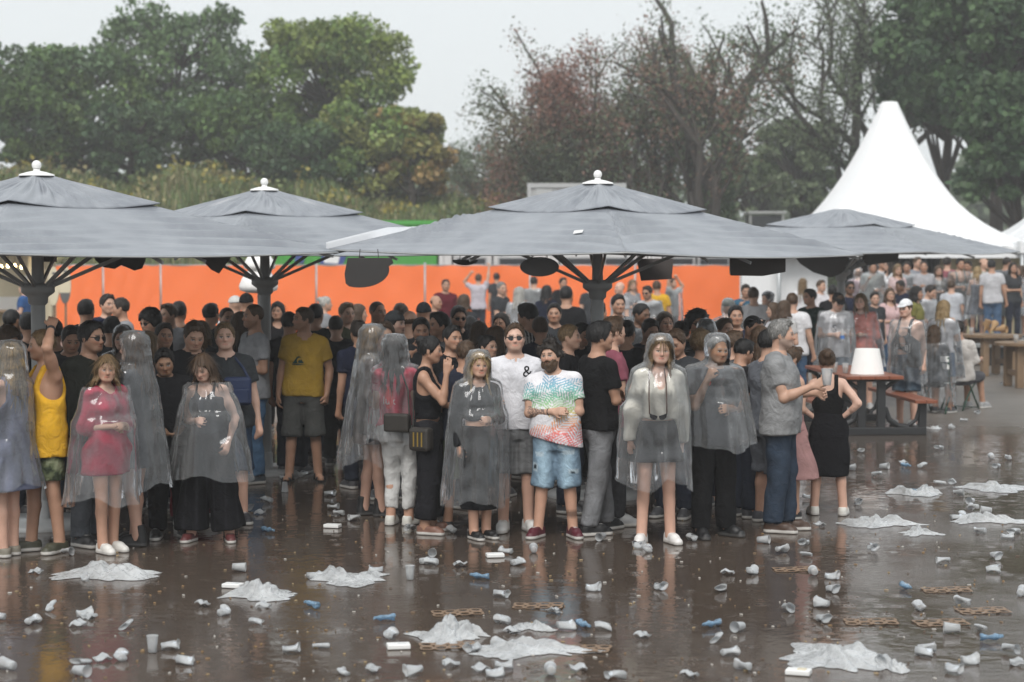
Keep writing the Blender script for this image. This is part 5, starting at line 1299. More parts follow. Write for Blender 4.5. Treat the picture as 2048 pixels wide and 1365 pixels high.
def part(e, name, VQC, mat, col=(1, 1, 1)):
    return link(name, mesh_from(name, VQC[0], VQC[1], mat, True, VQC[2]), e, color=col)
NOHAIR = ('none',)
def hero(px, yfoot, ytop, label, sex='m', yaw=0, tone='fair', hair=('short', 'brown'), top=None, topc=(.5, .5, .5), bot=None, botc=(.1, .1, .1), shoes=('sneaker', (.5, .5, .5)), poncho=None, face=None, beard=None, hat=None, glasses=None,
         paint=None, name='person', zb=0.0, Y=None, X=None, group='people sheltering from the rain', **kw):
    if Y is None: Y = on_ground(px, yfoot, zb).y
    H = at_depth(px, ytop, Y).z - zb
    if kw.get('sit'): H = kw.pop('H')
    X = (px - 1024) * Y / FP if X is None else X
    rq = random.Random(int(px)); kw.setdefault('bend', rq.uniform(-3.5, 3.5)); kw.setdefault('twist', rq.uniform(-7, 7))
    p = Person(H=H - .012, sex=sex, yaw=yaw, tone=tone, **kw)
    e = tag(empty('person', (X, Y, zb), math.radians(yaw)), label, 'person', group)
    fc = {'hair': hair[1] if len(hair) > 1 else 'brown'}; fc.update(face or {})
    b = p.body(fc, paint); part(e, 'body', b, M_SKIN); allv = [b[0]]
    if hair[0] != 'none':
        hm = p.hair(hair[0], hair[2] if len(hair) > 2 else 1.0, seed=int(px)); part(e, 'hair', hm, M_HAIR, HAIRC[hair[1]]); allv.append(hm[0][:p.hair_n])
    if beard: part(e, 'beard', p.beard(int(px), beard[1]), M_HAIR, HAIRC[beard[0]])
    t = None; t_o = None
    if top is not None:
        t = p.shirt(seed=int(px) + 1, **top); t_o = part(e, 'top', t, M_CLOTH, topc); allv.append(t[0])
    if bot:
        g = getattr(p, bot[0])(seed=int(px) + 2, **bot[1]); part(e, {'trousers': 'trousers' if bot[1].get('frac', 1) > .7 else 'shorts', 'skirt': 'skirt'}[bot[0]], g, M_CLOTH, botc); allv.append(g[0])
    if hat: part(e, 'cap' if hat[0] != 'beanie' else 'beanie', p.hat(hat[0]), M_CLOTH, hat[1])
    if glasses is not None: p.glasses(up=glasses).build('sunglasses', M_DARKGLASS, e)
    if shoes: shoes_of(p, e, *shoes)
    if poncho is not None:
        k = dict(poncho); ex = k.pop('free', ()); AV = np.concatenate(allv); drop_ = np.zeros(len(AV), bool)
        for i, fr in ex:     # arm that comes out from under the sheet, from that share of the forearm
            S0, E, Wr, fo, cu, sg = p.arm[i]; a = E + (Wr - E) * fr; bb = Wr + fo * .22; ba = bb - a; tt = np.clip(((AV - a) @ ba) / (ba @ ba), 0, 1); drop_ |= np.linalg.norm(AV - a - tt[:, None] * ba, axis=1) < .085
        AV = AV[~drop_]; AV = AV[AV[:, 2] > .05]
        V, Q = drape(p, AV, seed=int(px), **k); link('poncho', mesh_from('poncho', V, Q, M_PONCHO), e)
    PLACED.append((X, Y, label)); return p, e, t, t_o

def wristband(p, e, i, mat, back=.02, w=.03, r=.034, name='wristband'):
    S0, E, Wr, fo, cu, sg = p.arm[i]; a = Wr - fo * (back + w); b = Wr - fo * back; q = (a + b) / 2
    MB().tube([a.tolist(), q.tolist(), b.tolist()], [r * p.h, r * 1.05 * p.h, r * p.h * .97], 16).build(name, mat, e, smooth=True)
# prints and weaves (colour of the cloth itself)
def f_palm(p, q, V, C):
    x, y, z = q[:, 0], q[:, 1], q[:, 2]; C[:] = (.74, .73, .76); m = np.zeros(len(x), bool)
    for cx, cz, a0, R in ((-.06, 1.30, .5, .16), (.10, 1.33, -.6, .15), (.0, 1.20, 1.4, .12), (.16, 1.20, 2.4, .14), (-.17, 1.25, -1.0, .12), (.10, 1.04, .8, .16), (-.12, .92, .3, .17), (.05, .86, -.4, .16), (.2, .92, 1.2, .14), (.18, 1.36, .4, .1), (-.22, 1.32, 1.2, .1), (.24, 1.28, .2, .1), (-.02, 1.42, 1.5, .1)):
        dx, dz = x - cx, z - cz; u = dx * math.cos(a0) + dz * math.sin(a0); v = -dx * math.sin(a0) + dz * math.cos(a0)
        w = R * .62 * (1 - (u / R) ** 2); m |= (np.abs(u) < R) & (np.abs(v) < w) & (np.sin((u - np.abs(v) * .9) * 215) > .05) & (np.abs(v) > .004)
    zz = np.clip((z - .80) / .62, 0, 1); st = [(0, (.75, .05, .07)), (.22, (.80, .10, .09)), (.36, (.85, .28, .08)), (.46, (.72, .42, .10)), (.60, (.30, .58, .14)), (.74, (.08, .45, .22)), (.88, (.06, .38, .45)), (1, (.10, .30, .50))]
    col = np.stack([np.interp(zz, [a for a, _ in st], [b[k] for _, b in st]) for k in range(3)], 1); C[m] = col[m] * .78 + .16; return C
def f_stripe(p, q, V, C):
    C[:] = np.where((np.sin(q[:, 0] * 190 + 1.2 * q[:, 2]) > 0)[:, None], (.55, .55, .55), (.012, .012, .016)); return C
def f_plaid(p, q, V, C):
    g = 1 - .20 * (np.sin(V[:, 0] * 95) > .55) - .18 * (np.sin(V[:, 2] * 95) > .55) + .06 * np.sin(V[:, 0] * 300); C[:] = g[:, None]; return C
def f_camo(p, q, V, C):
    n = np.sin(V[:, 0] * 31 + 2 * np.sin(V[:, 2] * 37)) + np.sin(V[:, 2] * 43 + 2.5 * np.sin(V[:, 0] * 23 + V[:, 1] * 17)) + .7 * np.sin(V[:, 1] * 41 + V[:, 2] * 29)
    C[:] = (.115, .135, .075); C[n > .6] = (.22, .24, .15); C[n < -.7] = (.035, .045, .028); return C
def f_denim(rip=False):
    def fn(p, q, V, C):
        r = np.random.RandomState(4); fade = np.exp(-((np.abs(V[:, 0]) - .10) / .05) ** 2) * (V[:, 1] < 0)
        n = .5 + .5 * np.sin(V[:, 2] * 60 + 3 * np.sin(V[:, 0] * 40)); C[:] = (.85 + .35 * n * .5)[:, None] * (1 + 1.1 * fade[:, None] * np.array((1.0, .9, .75)))
        if rip:
            for cx, cz, a, b in ((-.13, .70, .035, .018), (.11, .72, .05, .016), (.15, .56, .04, .02), (-.17, .60, .02, .035), (.05, .78, .03, .01)):
                m = (np.abs(V[:, 0] - cx) < a) & (np.abs(V[:, 2] - cz) < b) & (V[:, 1] < 0); C[m] = (2.4, 2.0, 1.7); m2 = (np.abs(V[:, 0] - cx) < a * .5) & (np.abs(V[:, 2] - cz) < b * .4) & (V[:, 1] < 0)
                if cz < .65: C[m2] = (.1, .1, .1)
        C *= r.uniform(.93, 1.07, (len(V), 1)); return C
    return fn
def f_pleat(p, q, V, C):
    C[:] = (1 + .9 * (np.sin(np.arctan2(V[:, 1], np.abs(V[:, 0]) - .12) * 9) > .86))[:, None]; return C
def f_wet(p, q, V, C):
    n = np.sin(q[:, 0] * 90 + 3 * np.sin(q[:, 2] * 71)) + np.sin(q[:, 2] * 97 + 2 * np.sin(q[:, 0] * 27 + q[:, 1] * 30)); C[:] = (1 - .22 * np.clip((n - .6) * 1.2, 0, 1) * np.random.RandomState(3).uniform(.2, 1, len(n)))[:, None]; return C
def p_tattoo(p, V, C):
    S0, E, Wr, fo, cu, sg = p.arm[1]; d = Wr - E; t = ((V - E) @ d) / (d @ d); near = np.linalg.norm(V - E - np.clip(t, 0, 1)[:, None] * d, axis=1) < .06
    n = np.sin(V[:, 0] * 260 + 2 * np.sin(V[:, 2] * 210)) + np.sin(V[:, 2] * 240 + 2 * np.sin(V[:, 1] * 230)); m = near & (t > .05) & (t < .75) & (n > -.5); C[m] = C[m] * .28 + .03
    m2 = (np.abs(V[:, 2] - .20) < .022) & (V[:, 0] > 0); C[m2] = C[m2] * .35
DEN = (.10, .16, .24)
T = lambda **k: k

# ------------------------------------------------------------------ the front row, left to right
hero(14, 1113, 684, 'person at the left edge in a clear poncho over a grey blue dress', 'f', -128, 'pale', ('wavy', 'blond'), T(hem=.70, sleeve=0, neck='tank', hang=None), (.20, .22, .32), ('skirt', T(hem=.56, flare=.05)), (.20, .22, .32), ('low', (.22, .20, .16)),
     T(hem=.58, flare=.04, fold=.02), aL='belly', aR='belly', feet=((.07, 0, 10), (-.07, -.05, -6)))
p, e, t, to = hero(88, 1103, 657, 'person in a yellow tank top and camouflage shorts with one hand on the head', 'm', -48, 'tan', ('fade', 'dblond'), T(hem=.76, sleeve=0, neck='tank', hang=1.0, amp=.006), (.72, .40, .035), ('trousers', T(frac=.40, wide=.015, cfn=f_camo)), (1, 1, 1),
     ('low', (.055, .055, .035)), aL='hold', aR='belly', head=(-18, 4, 0), feet=((.12, .05, 20), (-.10, -.08, -15)))
wristband(p, e, 0, M_IRON, .01, .028, .033, 'watch')
M_BAG = simple_mat('bag_fabric', (.028, .024, .02), .6, .3, 20); M_BROWNBAG = simple_mat('brown_bag', (.06, .04, .028), .55, .3, 12); M_BLUEBAG = simple_mat('blue_bag', (.012, .025, .075), .7, .3, 9)
fb = tag(empty('belt_bag', e.location, math.radians(-48)), 'brown and green belt bag worn round the yellow tank top', 'bag')
MB().lathe([(.19, -.02), (.195, 0), (.19, .02)], (0, 0, 1.02), 32, .72).build('belt', simple_mat('green_webbing', (.012, .05, .035), .7), fb, smooth=True)
prism([(-.13, .055), (.13, .055), (.145, -.01), (.08, -.075), (-.08, -.075), (-.145, -.01)], .09).build('pouch', M_BROWNBAG, fb, (-.02, -.19, 1.0), bevel=.02)
hero(174, 1090, 641, 'person in sunglasses and a black jacket behind the one in red', 'm', 58, 'tan', ('quiff', 'black', 1.1), T(hem=.84, sleeve=1.0, off=.022), (.022, .024, .02), ('trousers', T(frac=1.0)), (.09, .10, .115), ('sneaker', (.02, .02, .022)), glasses=0.0, aL='belly', aR='down', face={'stubble': .25}, head=(5, 4, 0), res=1.2)
hero(211, 1104, 707, 'person in a red top glancing sideways with a poncho wrapped round the shoulders', 'f', 42, 'fair', ('bob', 'dblond', .8), T(hem=.70, sleeve=.6, hang=1.0, off=.02, amp=.007), (.42, .035, .075), None, None, ('sneaker', (.72, .70, .66)),
     T(hem=.47, hood=False, flare=.05, fold=.04, folds=6, hemj=.04, tilt=-.04), aL='belly', aR='belly', head=(-28, 6, 3), feet=((.06, .02, 8), (-.07, -.04, -4)))
hero(272, 1090, 664, 'hooded person in a clear poncho, dark dress and black ankle boots, seen from the side', 'f', -105, 'pale', ('long', 'brown'), T(hem=.70, sleeve=.3, hang=None), (.035, .037, .045), ('skirt', T(hem=.66, flare=.05)), (.035, .037, .045), ('boot', (.012, .012, .013)),
     T(hem=.50, flare=.12, fold=.03, folds=8, face_open=50), aL='belly', aR='belly', head=(10, 0, 0), feet=((.07, .03, 8), (-.07, -.06, -8)))
hero(337, 1076, 688, 'person in a black hoodie bowing the head behind the wide trousers', 'm', 12, 'olive', ('short', 'black'), T(hem=.82, sleeve=1.0, off=.024), (.012, .012, .014), ('trousers', T(frac=1.0, off=.02)), (.012, .012, .014), ('sneaker', (.02, .02, .02)), lean=12, head=(-5, 32, 0), aL='low', aR='low', res=1.2)
hero(380, 1050, 634, 'person in black looking down, second to the right of the black hoodie', 'm', 25, 'fair', ('short', 'brown'), T(hem=.84), (.016, .017, .02), ('trousers', T(frac=1.0)), (.10, .012, .018), ('sneaker', (.3, .3, .3)), lean=6, head=(0, 30, 0), aL='low', aR='low', res=1.2)
p, e, t, to = hero(458, 1046, 643, 'person in a charcoal t-shirt with a navy bag across the chest', 'm', 8, 'pale', ('short', 'dblond'), T(hem=.84), (.045, .05, .055), ('trousers', T(frac=.52, wide=.015)), (.03, .05, .085), ('sneaker', (.02, .02, .025)), aL='down', aR='belly', res=1.2)
bg_ = tag(empty('chest_bag', e.location, math.radians(8)), 'navy bag hanging on the chest of the person in charcoal', 'bag'); MB().box((.07, -.20, 1.18), (.24, .09, .25)).build('pouch', M_BLUEBAG, bg_, bevel=.03); MB().box((.07, -.252, 1.14), (.19, .03, .13)).build('pocket', M_BLUEBAG, bg_, bevel=.012); MB().tube([(.17, -.17, 1.28), (.12, -.14, 1.38), (.04, -.04, 1.475), (-.1, .08, 1.42)], .012, 6).build('strap', M_BLUEBAG, bg_)
hero(416, 1082, 701, 'person in a bulging clear poncho and wide black trousers looking down', 'f', -6, 'pale', ('bob', 'brown', 1.1), T(hem=.86, sleeve=0, neck='cami', hang=None), (.028, .031, .036), ('trousers', T(frac=.95, wide=.035, off=.02, cfn=f_pleat)), (.010, .010, .012), ('low', (.10, .025, .025)),
     T(hem=.60, hood=False, flare=.16, fold=.045, folds=7, narrow=.35, gap=.03), aL=((.45, -.05, -1), (-.1, -.5, -.8), .5), aR='belly', head=(-6, 26, 0), feet=((.17, 0, 16), (-.15, -.02, -12)))
hero(506, 966, 606, 'person in a grey t-shirt and blue jeans facing left by the second pole', 'm', -62, 'tan', ('buzz', 'brown'), T(hem=.84), (.30, .31, .33), ('trousers', T(frac=1.0, cfn=f_denim())), (.10, .19, .32), ('sneaker', (.05, .06, .07)), aL='belly', aR='down', face={'stubble': .35}, res=1.2)
p, e, t, to = hero(606, 962, 613, 'person in a mustard yellow t-shirt with a dark emblem and grey shorts, hand in pocket', 'm', 4, 'tan', ('fade', 'brown'), T(hem=.86), (.44, .28, .045), ('trousers', T(frac=.53, wide=.018)), (.085, .088, .085), None, aL='pocket', aR=((.2, .04, -1), (.1, -.1, -1), .5), head=(-58, 0, 0), feet=((.15, 0, 14), (-.15, -.05, -14)), face={'stubble': .25})
wave = [(-.068, -.034), (-.05, -.012), (-.03, .018), (-.012, .038), (.004, .044), (.02, .036), (.030, .022), (.014, .028), (-.002, .026), (-.014, .012), (-.018, -.006), (-.012, -.024), (.0, -.03)]
mount = [(.0, -.03), (-.006, -.008), (.008, .006), (.018, -.002), (.026, .012), (.034, .004), (.056, -.03)]
base_ = [(-.072, -.038), (.0, -.036), (.078, -.046), (.0, -.05), (-.066, -.046)]
for ol in (wave, mount, base_): decal(e, to, t, ([(a, b, 0) for a, b in ol], [tuple(range(len(ol)))]), -.045, 1.27, color=(.012, .055, .05), name='emblem')
for A, a in zip(p.ank, p.fyaw):    # sandals
    o = empty('sandal', (float(A[0]), float(A[1]), 0)); o.parent = e; o.rotation_euler = (0, 0, a)
    prism([(-.045, .06), (.045, .06), (.05, -.08), (.045, -.17), (.0, -.2), (-.04, -.17), (-.048, -.08)], .02).build('sole', M_IRON, o, (0, 0, .012)).rotation_euler = (-math.pi / 2, 0, 0)
    for y, z in ((-.11, .055), (-.02, .10)): MB().tube([(-.047, y, .02), (-.038, y, z * .8), (0, y, z), (.038, y, z * .8), (.047, y, .02)], .011, 6).build('strap', M_IRON, o, smooth=True)
hero(742, 1032, 650, 'hooded person in a crumpled milky poncho, bare legs and black lace boots', 'f', 100, 'pale', ('long', 'dblond'), T(hem=.78, sleeve=.6, hang=1.0), (.10, .085, .08), ('skirt', T(hem=.68)), (.13, .09, .075), ('boot', (.012, .012, .013)),
     T(hem=.50, flare=.12, fold=.05, folds=7, tilt=-.05, hemj=.05, face_open=45), aL='belly', aR='belly', feet=((.07, .06, 8), (-.06, -.08, -6)), head=(0, 6, 0))
p, e, t, to = hero(797, 1051, 671, 'person in white jeans and a pink printed top under a hooded poncho, seen from behind', 'f', 158, 'fair', ('wavy', 'dark'), T(hem=.93, sleeve=.25, hang=.98), (.50, .06, .10), ('trousers', T(frac=.90, straight=False)), (.66, .66, .65), ('sneaker', (.66, .65, .60)),
     T(hem=.78, flare=.06, fold=.02, face_open=62, gap=.02), aL='belly', aR='down', feet=((.08, 0, 8), (-.08, -.03, -10)))
decal(e, to, t, text_mesh('luk', .10), .06, 1.10, True, (.7, .6, .6), 'lettering', ang=.2); decal(e, to, t, ([(.045 * math.cos(a), .10 * math.sin(a), 0) for a in np.linspace(0, 6.28, 15)[:-1]], [tuple(range(14))]), .06, 1.13, True, (.55, .005, .012), 'print_patch', ang=.2)
sb = tag(empty('shoulder_bag', e.location, math.radians(158)), 'small black shoulder bag under the poncho of the person in white jeans', 'bag'); MB().box((-.08, .20, .92), (.24, .08, .16)).build('pouch', M_BAG, sb, bevel=.02); MB().tube([(-.19, .19, .98), (-.15, .13, 1.2), (-.02, .07, 1.46)], .007, 6).build('strap', M_BAG, sb)
p, e, t, to = hero(856, 1066, 669, 'person in black crop top and trousers holding a hand to the temple', 'f', 76, 'tan', ('bun', 'black'), T(hem=1.03, sleeve=0, neck='tank', hang=None), (.010, .010, .012), ('trousers', T(frac=.93, off=.02, wide=.008)), (.016, .016, .019), ('low', (.20, .10, .07)), aR=((.18, -.75, -.85), (-.12, -.10, 1), .25), aL='belly', head=(4, 8, 0))
sb = tag(empty('shoulder_bag', e.location, math.radians(60)), 'black bag with gold stripes at the hip of the person in black', 'bag'); MB().box((-.19, -.05, .82), (.11, .20, .20)).build('pouch', M_BAG, sb, bevel=.03); MB().tube([(-.19, .03, .91), (-.15, .05, 1.2), (.0, .04, 1.46)], .007, 6).build('strap', M_BAG, sb)
for k in range(3): MB().box((-.2472, -.09 + .04 * k, .82), (.004, .012, .12)).build('gold_stripe', simple_mat('gold_%d' % k, (.45, .30, .06), .3, .1, 5, .8), sb)
hero(922, 1062, 679, 'person in a navy t-shirt and olive shorts with back turned', 'm', 176, 'tan', ('fade', 'brown'), T(hem=.84), (.022, .026, .042), ('trousers', T(frac=.50, wide=.015)), (.06, .085, .035), ('low', (.02, .02, .022)), aL='belly', aR='down', feet=((.12, -.03, 12), (-.11, .03, -10)))
p, e, t, to = hero(958, 1076, 702, 'person in a hooded poncho and long black skirt looking at the camera', 'f', 16, 'fair', ('long', 'blond'), T(hem=1.12, sleeve=1.0, hang=None, off=.010), (.016, .017, .019), ('skirt', T(hem=.28, flare=-.01, top=1.06)), (.018, .018, .02), ('low', (.012, .012, .013)),
     T(hem=.34, flare=.02, fold=.03, folds=8, free=((1, .15),), face_open=60, tilt=-.03), aR=((.28, .0, -1), (.02, -.42, -1), .6), aL='belly', head=(-4, 2, 5), feet=((.06, 0, 16), (-.06, -.05, 8)))
wristband(p, e, 1, M_IRON, .01, .07, .035)
ph = tag(empty('mobile_phone', e.location, math.radians(16)), 'black mobile phone held low by the person in the long black skirt', 'phone'); Wr, fo = p.arm[1][2], p.arm[1][3]; c = Wr + fo * .10
MB().box((float(c[0]) + .02, float(c[1]) - .03, float(c[2])), (.012, .075, .15)).build('case', M_IRON, ph, bevel=.006)
p, e, t, to = hero(1032, 1062, 645, 'person in sunglasses and a white t-shirt with a black ampersand on the chest', 'm', 4, 'pale', ('short', 'brown', .8), T(hem=.87, amp=.0055), (.74, .74, .78), ('trousers', T(frac=.50, wide=.014, cfn=f_plaid)), (.20, .205, .21), ('sneaker', (.72, .72, .70)), glasses=0.0, aR=((.12, -.05, -1), (-.05, -.95, .05), .8), aL='down', face={'stubble': .3}, head=(-3, -2, 0))
decal(e, to, t, text_mesh('&', .135), .088, 1.375, color=(.008, .008, .01), name='lettering')
p, e, t, to = hero(1113, 1074, 681, 'person with crossed arms in a rainbow leaf print t-shirt and ripped denim shorts', 'm', -6, 'fair', ('curly', 'dark', .55), T(hem=.80, amp=.0045, cfn=f_palm, fine=.5, off=.018, slant=.06), (1, 1, 1), ('trousers', T(frac=.53, wide=.014, cfn=f_denim(True))), (.17, .25, .33), ('sneaker', (.085, .012, .022)), fat=1.13, beard=('brown', 1.0), aL=((.16, -.14, -1), (-1, -.34, .16), .4), aR=((.16, -.30, -1), (-1, -.46, .06), .4), head=(-12, 0, -3), paint=p_tattoo, feet=((.14, 0, 20), (-.15, -.03, -22)))
wristband(p, e, 1, M_IRON, .03, .008, .033, 'bracelet')
hero(1196, 1067, 642, 'person in a black t-shirt and grey trousers turned to the right with folded arms', 'm', 118, 'tan', ('quiff', 'black', 1.1), T(hem=.88), (.012, .012, .013), ('trousers', T(frac=1.0)), (.20, .205, .215), ('sneaker', (.012, .012, .013)), aL='cross', aR='cross', head=(-18, 0, 0), feet=((.13, -.16, 14), (-.10, .14, -10)))
hero(1226, 1050, 632, 'person in a dusty pink t-shirt standing just beyond the person in black', 'm', 100, 'fair', ('short', 'brown'), T(hem=.84), (.30, .095, .13), ('trousers', T(frac=1.0)), (.05, .05, .055), ('sneaker', (.4, .4, .4)), aL='cross', aR='cross', head=(20, 0, 0), res=1.2)
p, e, t, to = hero(1313, 1086, 670, 'person in a white cardigan and clear hooded poncho staring straight at the camera', 'f', 2, 'pale', ('long', 'dblond'), T(hem=1.06, sleeve=1.0, neck='v', hang=.98, off=.022, wide=.02, amp=.006), (.76, .73, .64), ('skirt', T(hem=.70, flare=.03)), (.02, .02, .024), ('sneaker', (.74, .72, .70)),
     T(hem=.50, flare=.02, fold=.035, folds=7, hemj=.05, face_open=66, free=((0, -.3), (1, -.3))), aL=((.20, .02, -1), (.05, -.12, -1), .35), aR=((.20, .02, -1), (.05, -.12, -1), .35), head=(-2, 1, 0), feet=((.12, .0, 16), (-.12, -.03, -18)))
sg_ = tag(empty('hanging_sunglasses', e.location), 'black sunglasses hanging on a bead cord at the waist of the white cardigan', 'sunglasses')
mb = MB()
for s_ in (1, -1): mb.add(*(lambda o: ([(x, -.235, z) for x, z in o] + [(x, -.228, z) for x, z in o], [tuple(range(7)), tuple(range(13, 6, -1))] + [(i, (i + 1) % 7, (i + 1) % 7 + 7, i + 7) for i in range(7)]))([(s_ * a, 1.055 + b) for a, b in ((.006, .012), (.035, .02), (.072, .034), (.066, .0), (.045, -.018), (.02, -.02), (.008, -.006))]))
mb.build('lenses', M_DARKGLASS, sg_)
for s_ in (1, -1): MB().tube([(s_ * .07, -.232, 1.085), (s_ * .072, -.19, 1.2), (s_ * .07, -.155, 1.32), (s_ * .062, -.05, 1.44)], .0055, 6).build('cord', simple_mat('bead_cord_%d' % s_, (.06, .03, .02), .5), sg_, smooth=True)
p, e, t, to = hero(1427, 1073, 668, 'person in black uniform and boots under a clear poncho, hand at the mouth', 'm', 22, 'olive', ('buzz', 'grey'), T(hem=.80, sleeve=.34), (.035, .038, .045), ('trousers', T(frac=1.0, off=.022)), (.012, .012, .013), ('boot', (.012, .012, .013)), T(hem=.78, flare=.10, fold=.04, folds=7, narrow=.5, gap=.025, face_open=62), fat=1.06, aR='chin', aL='belly', head=(8, 8, 0), face={'stubble': .2}, feet=((.13, 0, 18), (-.13, -.03, -14)))
decal(e, to, t, ([(.03 * math.cos(a), .03 * math.sin(a), 0) for a in np.linspace(0, 6.28, 15)[:-1]], [tuple(range(14))]), -.105, 1.31, color=(.40, .05, .04), name='badge')
p, e, t, to = hero(1562, 1063, 637, 'person in a damp grey t-shirt and dark jeans holding up a plastic cup', 'm', 74, 'fair', ('short', 'grey'), T(hem=.82, hang=1.04, cfn=f_wet, amp=.006, off=.02), (.27, .275, .28), ('trousers', T(frac=1.0, off=.02)), (.035, .05, .075), ('low', (.06, .032, .02)), fat=1.10, beard=None, aR=((.12, -.28, -1), (-.05, -.95, .42), .95), aL=((.12, -.1, -1), (-.2, -1, .1), .8), head=(6, 2, 0), face={'stubble': .6, 'hair': 'grey'}, feet=((.10, -.04, 10), (-.10, .04, -10)))
HANDS = [(p, e, 1, 'clear plastic cup held up by the person in the damp grey t-shirt')]
hero(1581, 1036, 690, 'person in a pale pink dress mostly hidden behind the one holding a cup', 'f', -70, 'fair', ('bun', 'brown'), T(hem=.80, sleeve=0, neck='tank', hang=None), (.42, .24, .23), ('skirt', T(hem=.42, flare=.06)), (.42, .24, .23), ('low', (.012, .012, .013)), aL='belly', aR='belly', res=1.2)
hero(1537, 1046, 657, 'person in a grey t-shirt and grey shorts behind the one holding a cup', 'm', 118, 'fair', ('short', 'black'), T(hem=.84), (.14, .15, .17), ('trousers', T(frac=.52, wide=.015)), (.13, .14, .16), ('sneaker', (.06, .06, .07)), aL='belly', aR='down', res=1.2)
hero(1660, 1030, 697, 'person in a black crop top and midi skirt, hands on hips, seen from behind', 'f', 172, 'pale', ('bun', 'brown', 1.2), T(hem=1.06, sleeve=0, neck='tank', hang=None), (.010, .010, .011), ('skirt', T(hem=.42, flare=.0, top=1.08)), (.010, .010, .012), ('sneaker', (.70, .69, .64)), aL='hip', aR='hip', head=(5, 0, 0), feet=((.13, 0, 14), (-.13, .03, -14)))

# ------------------------------------------------------------------ the crowd: a few built figures, copied with their own clothes, hair and place
PROTO = {}
def proto(key, sex, top, bot, **kw):
    p = Person(H=1.78 if sex == 'm' else 1.68, sex=sex, tone='fair', res=1.55, **kw)
    b = p.body({'hair': 'brown', 'stubble': .2 if sex == 'm' else 0}); t = p.shirt(seed=len(PROTO) + 3, **top); g = getattr(p, bot[0])(seed=len(PROTO) + 4, **bot[1])
    PROTO[key] = dict(p=p, body=mesh_from('body', b[0], b[1], M_SKIN, True, b[2]), top=mesh_from('top', t[0], t[1], M_CLOTH, True, t[2]), bot=mesh_from('bottom', g[0], g[1], M_CLOTH, True, g[2]),
                      botname={'trousers': 'trousers' if bot[1].get('frac', 1) > .7 else 'shorts', 'skirt': 'skirt'}[bot[0]], V=np.concatenate([b[0], t[0], g[0]]), cache={})
proto('m0', 'm', T(hem=.84), ('trousers', T(frac=1.0)), bend=2, twist=5, aR='loose')
proto('m1', 'm', T(hem=.84), ('trousers', T(frac=1.0)), aL='belly', aR='phone', head=(-8, 12, 0))
proto('m2', 'm', T(hem=.84), ('trousers', T(frac=.5, wide=.014)), aL='cross', aR='cross2', head=(24, 0, 0))
proto('m3', 'm', T(hem=.84, sleeve=.3), ('trousers', T(frac=.5, wide=.014)), aL='pocket', aR='cup', head=(-24, 4, 0))
proto('m4', 'm', T(hem=.84), ('trousers', T(frac=1.0)), aL='low', aR='low', head=(4, 26, 0), lean=5)
proto('m5', 'm', T(hem=.80, sleeve=0, neck='tank'), ('trousers', T(frac=.42, wide=.014)), aL='down', aR='belly', head=(10, 4, 0))
proto('m6', 'm', T(hem=.84), ('trousers', T(frac=1.0)), aL='head', aR='up', head=(0, -4, 0))
proto('f0', 'f', T(hem=.84, sleeve=.25), ('trousers', T(frac=1.0, straight=False)), aL='down', aR='belly', head=(-12, 2, 0))
proto('f1', 'f', T(hem=.80, sleeve=0, neck='cami', hang=None), ('skirt', T(hem=.64, flare=.05)), aL='belly', aR='belly', head=(10, 6, 0))
proto('f2', 'f', T(hem=.95, sleeve=.3), ('trousers', T(frac=.40, wide=.02)), aL='belly', aR='chin', head=(-20, 4, 0))
def crowd(px, ytop, h, key, yaw, tone, hs, hc, topc, botc, label, zb=0.0, poncho=None, hat=None, glasses=None, beard=None, shoe=None, group='people packed under the parasols'):
    best = None
    for dy in (0, .25, -.25, .5, -.5, .75, 1.0, -.75, 1.3, 1.7, 2.1):
        Y = (FP * (CAMH - zb - h) / (ytop - HOR) if not zb else 42.9 + (int(px) * 7 % 5) * .3)
        Y = max(Y, 17.9 if px < 1600 else 24.0) + dy * max(.5, Y / 22)
        hh = at_depth(px, ytop, Y).z - zb
        X = (px - 1024) * Y / FP; d = min((math.hypot(X - a, Y - b) for a, b, _l in PLACED), default=9)
        if not 1.52 < hh < 1.97: d *= .3
        if best is None or d > best[0] + .02: best = (d, X, Y, hh)
        if d > .40: break
    d, X, Y, hh = best; PLACED.append((X, Y, label))
    P = PROTO[key]; p = P['p']; e = tag(empty('person', (X, Y, zb), math.radians(yaw)), label, 'person', group); sc = (hh - .012) / (1.75 * p.h); e.scale = (sc,) * 3
    link('body', P['body'], e, color=tintskin(tone)); link('top', P['top'], e, color=topc); link(P['botname'], P['bot'], e, color=botc)
    if hs != 'none':
        if hs not in P['cache']:
            m = p.hair(hs, seed=len(P['cache']) + 2); P['cache'][hs] = mesh_from('hair', m[0], m[1], M_HAIR, True, m[2])
        link('hair', P['cache'][hs], e, color=HAIRC[hc])
    if False:
        if 'beard' not in P['cache']: m = p.beard(4, .1); P['cache']['beard'] = mesh_from('beard', m[0], m[1], M_HAIR, True, m[2])
        link('beard', P['cache']['beard'], e, color=HAIRC[beard])
    if hat:
        k = 'hat' + hat[0]
        if k not in P['cache']: m = p.hat(hat[0]); P['cache'][k] = mesh_from('cap', m[0], m[1], M_CLOTH, True, m[2])
        link('cap', P['cache'][k], e, color=hat[1])
    if glasses is not None: p.glasses(up=glasses).build('sunglasses', M_DARKGLASS, e)
    shoes_of(p, e, 'sneaker', shoe or (.06, .06, .065))
    if poncho:
        if poncho not in P['cache']:
            V, Q = drape(p, P['V'][P['V'][:, 2] > .05], hood=poncho == 'hood', hem=.52, seed=len(PLACED), flare=.08, fold=.03, NT=72); P['cache'][poncho] = mesh_from('poncho', V, Q, M_PONCHO)
        link('poncho', P['cache'][poncho], e)
    return e
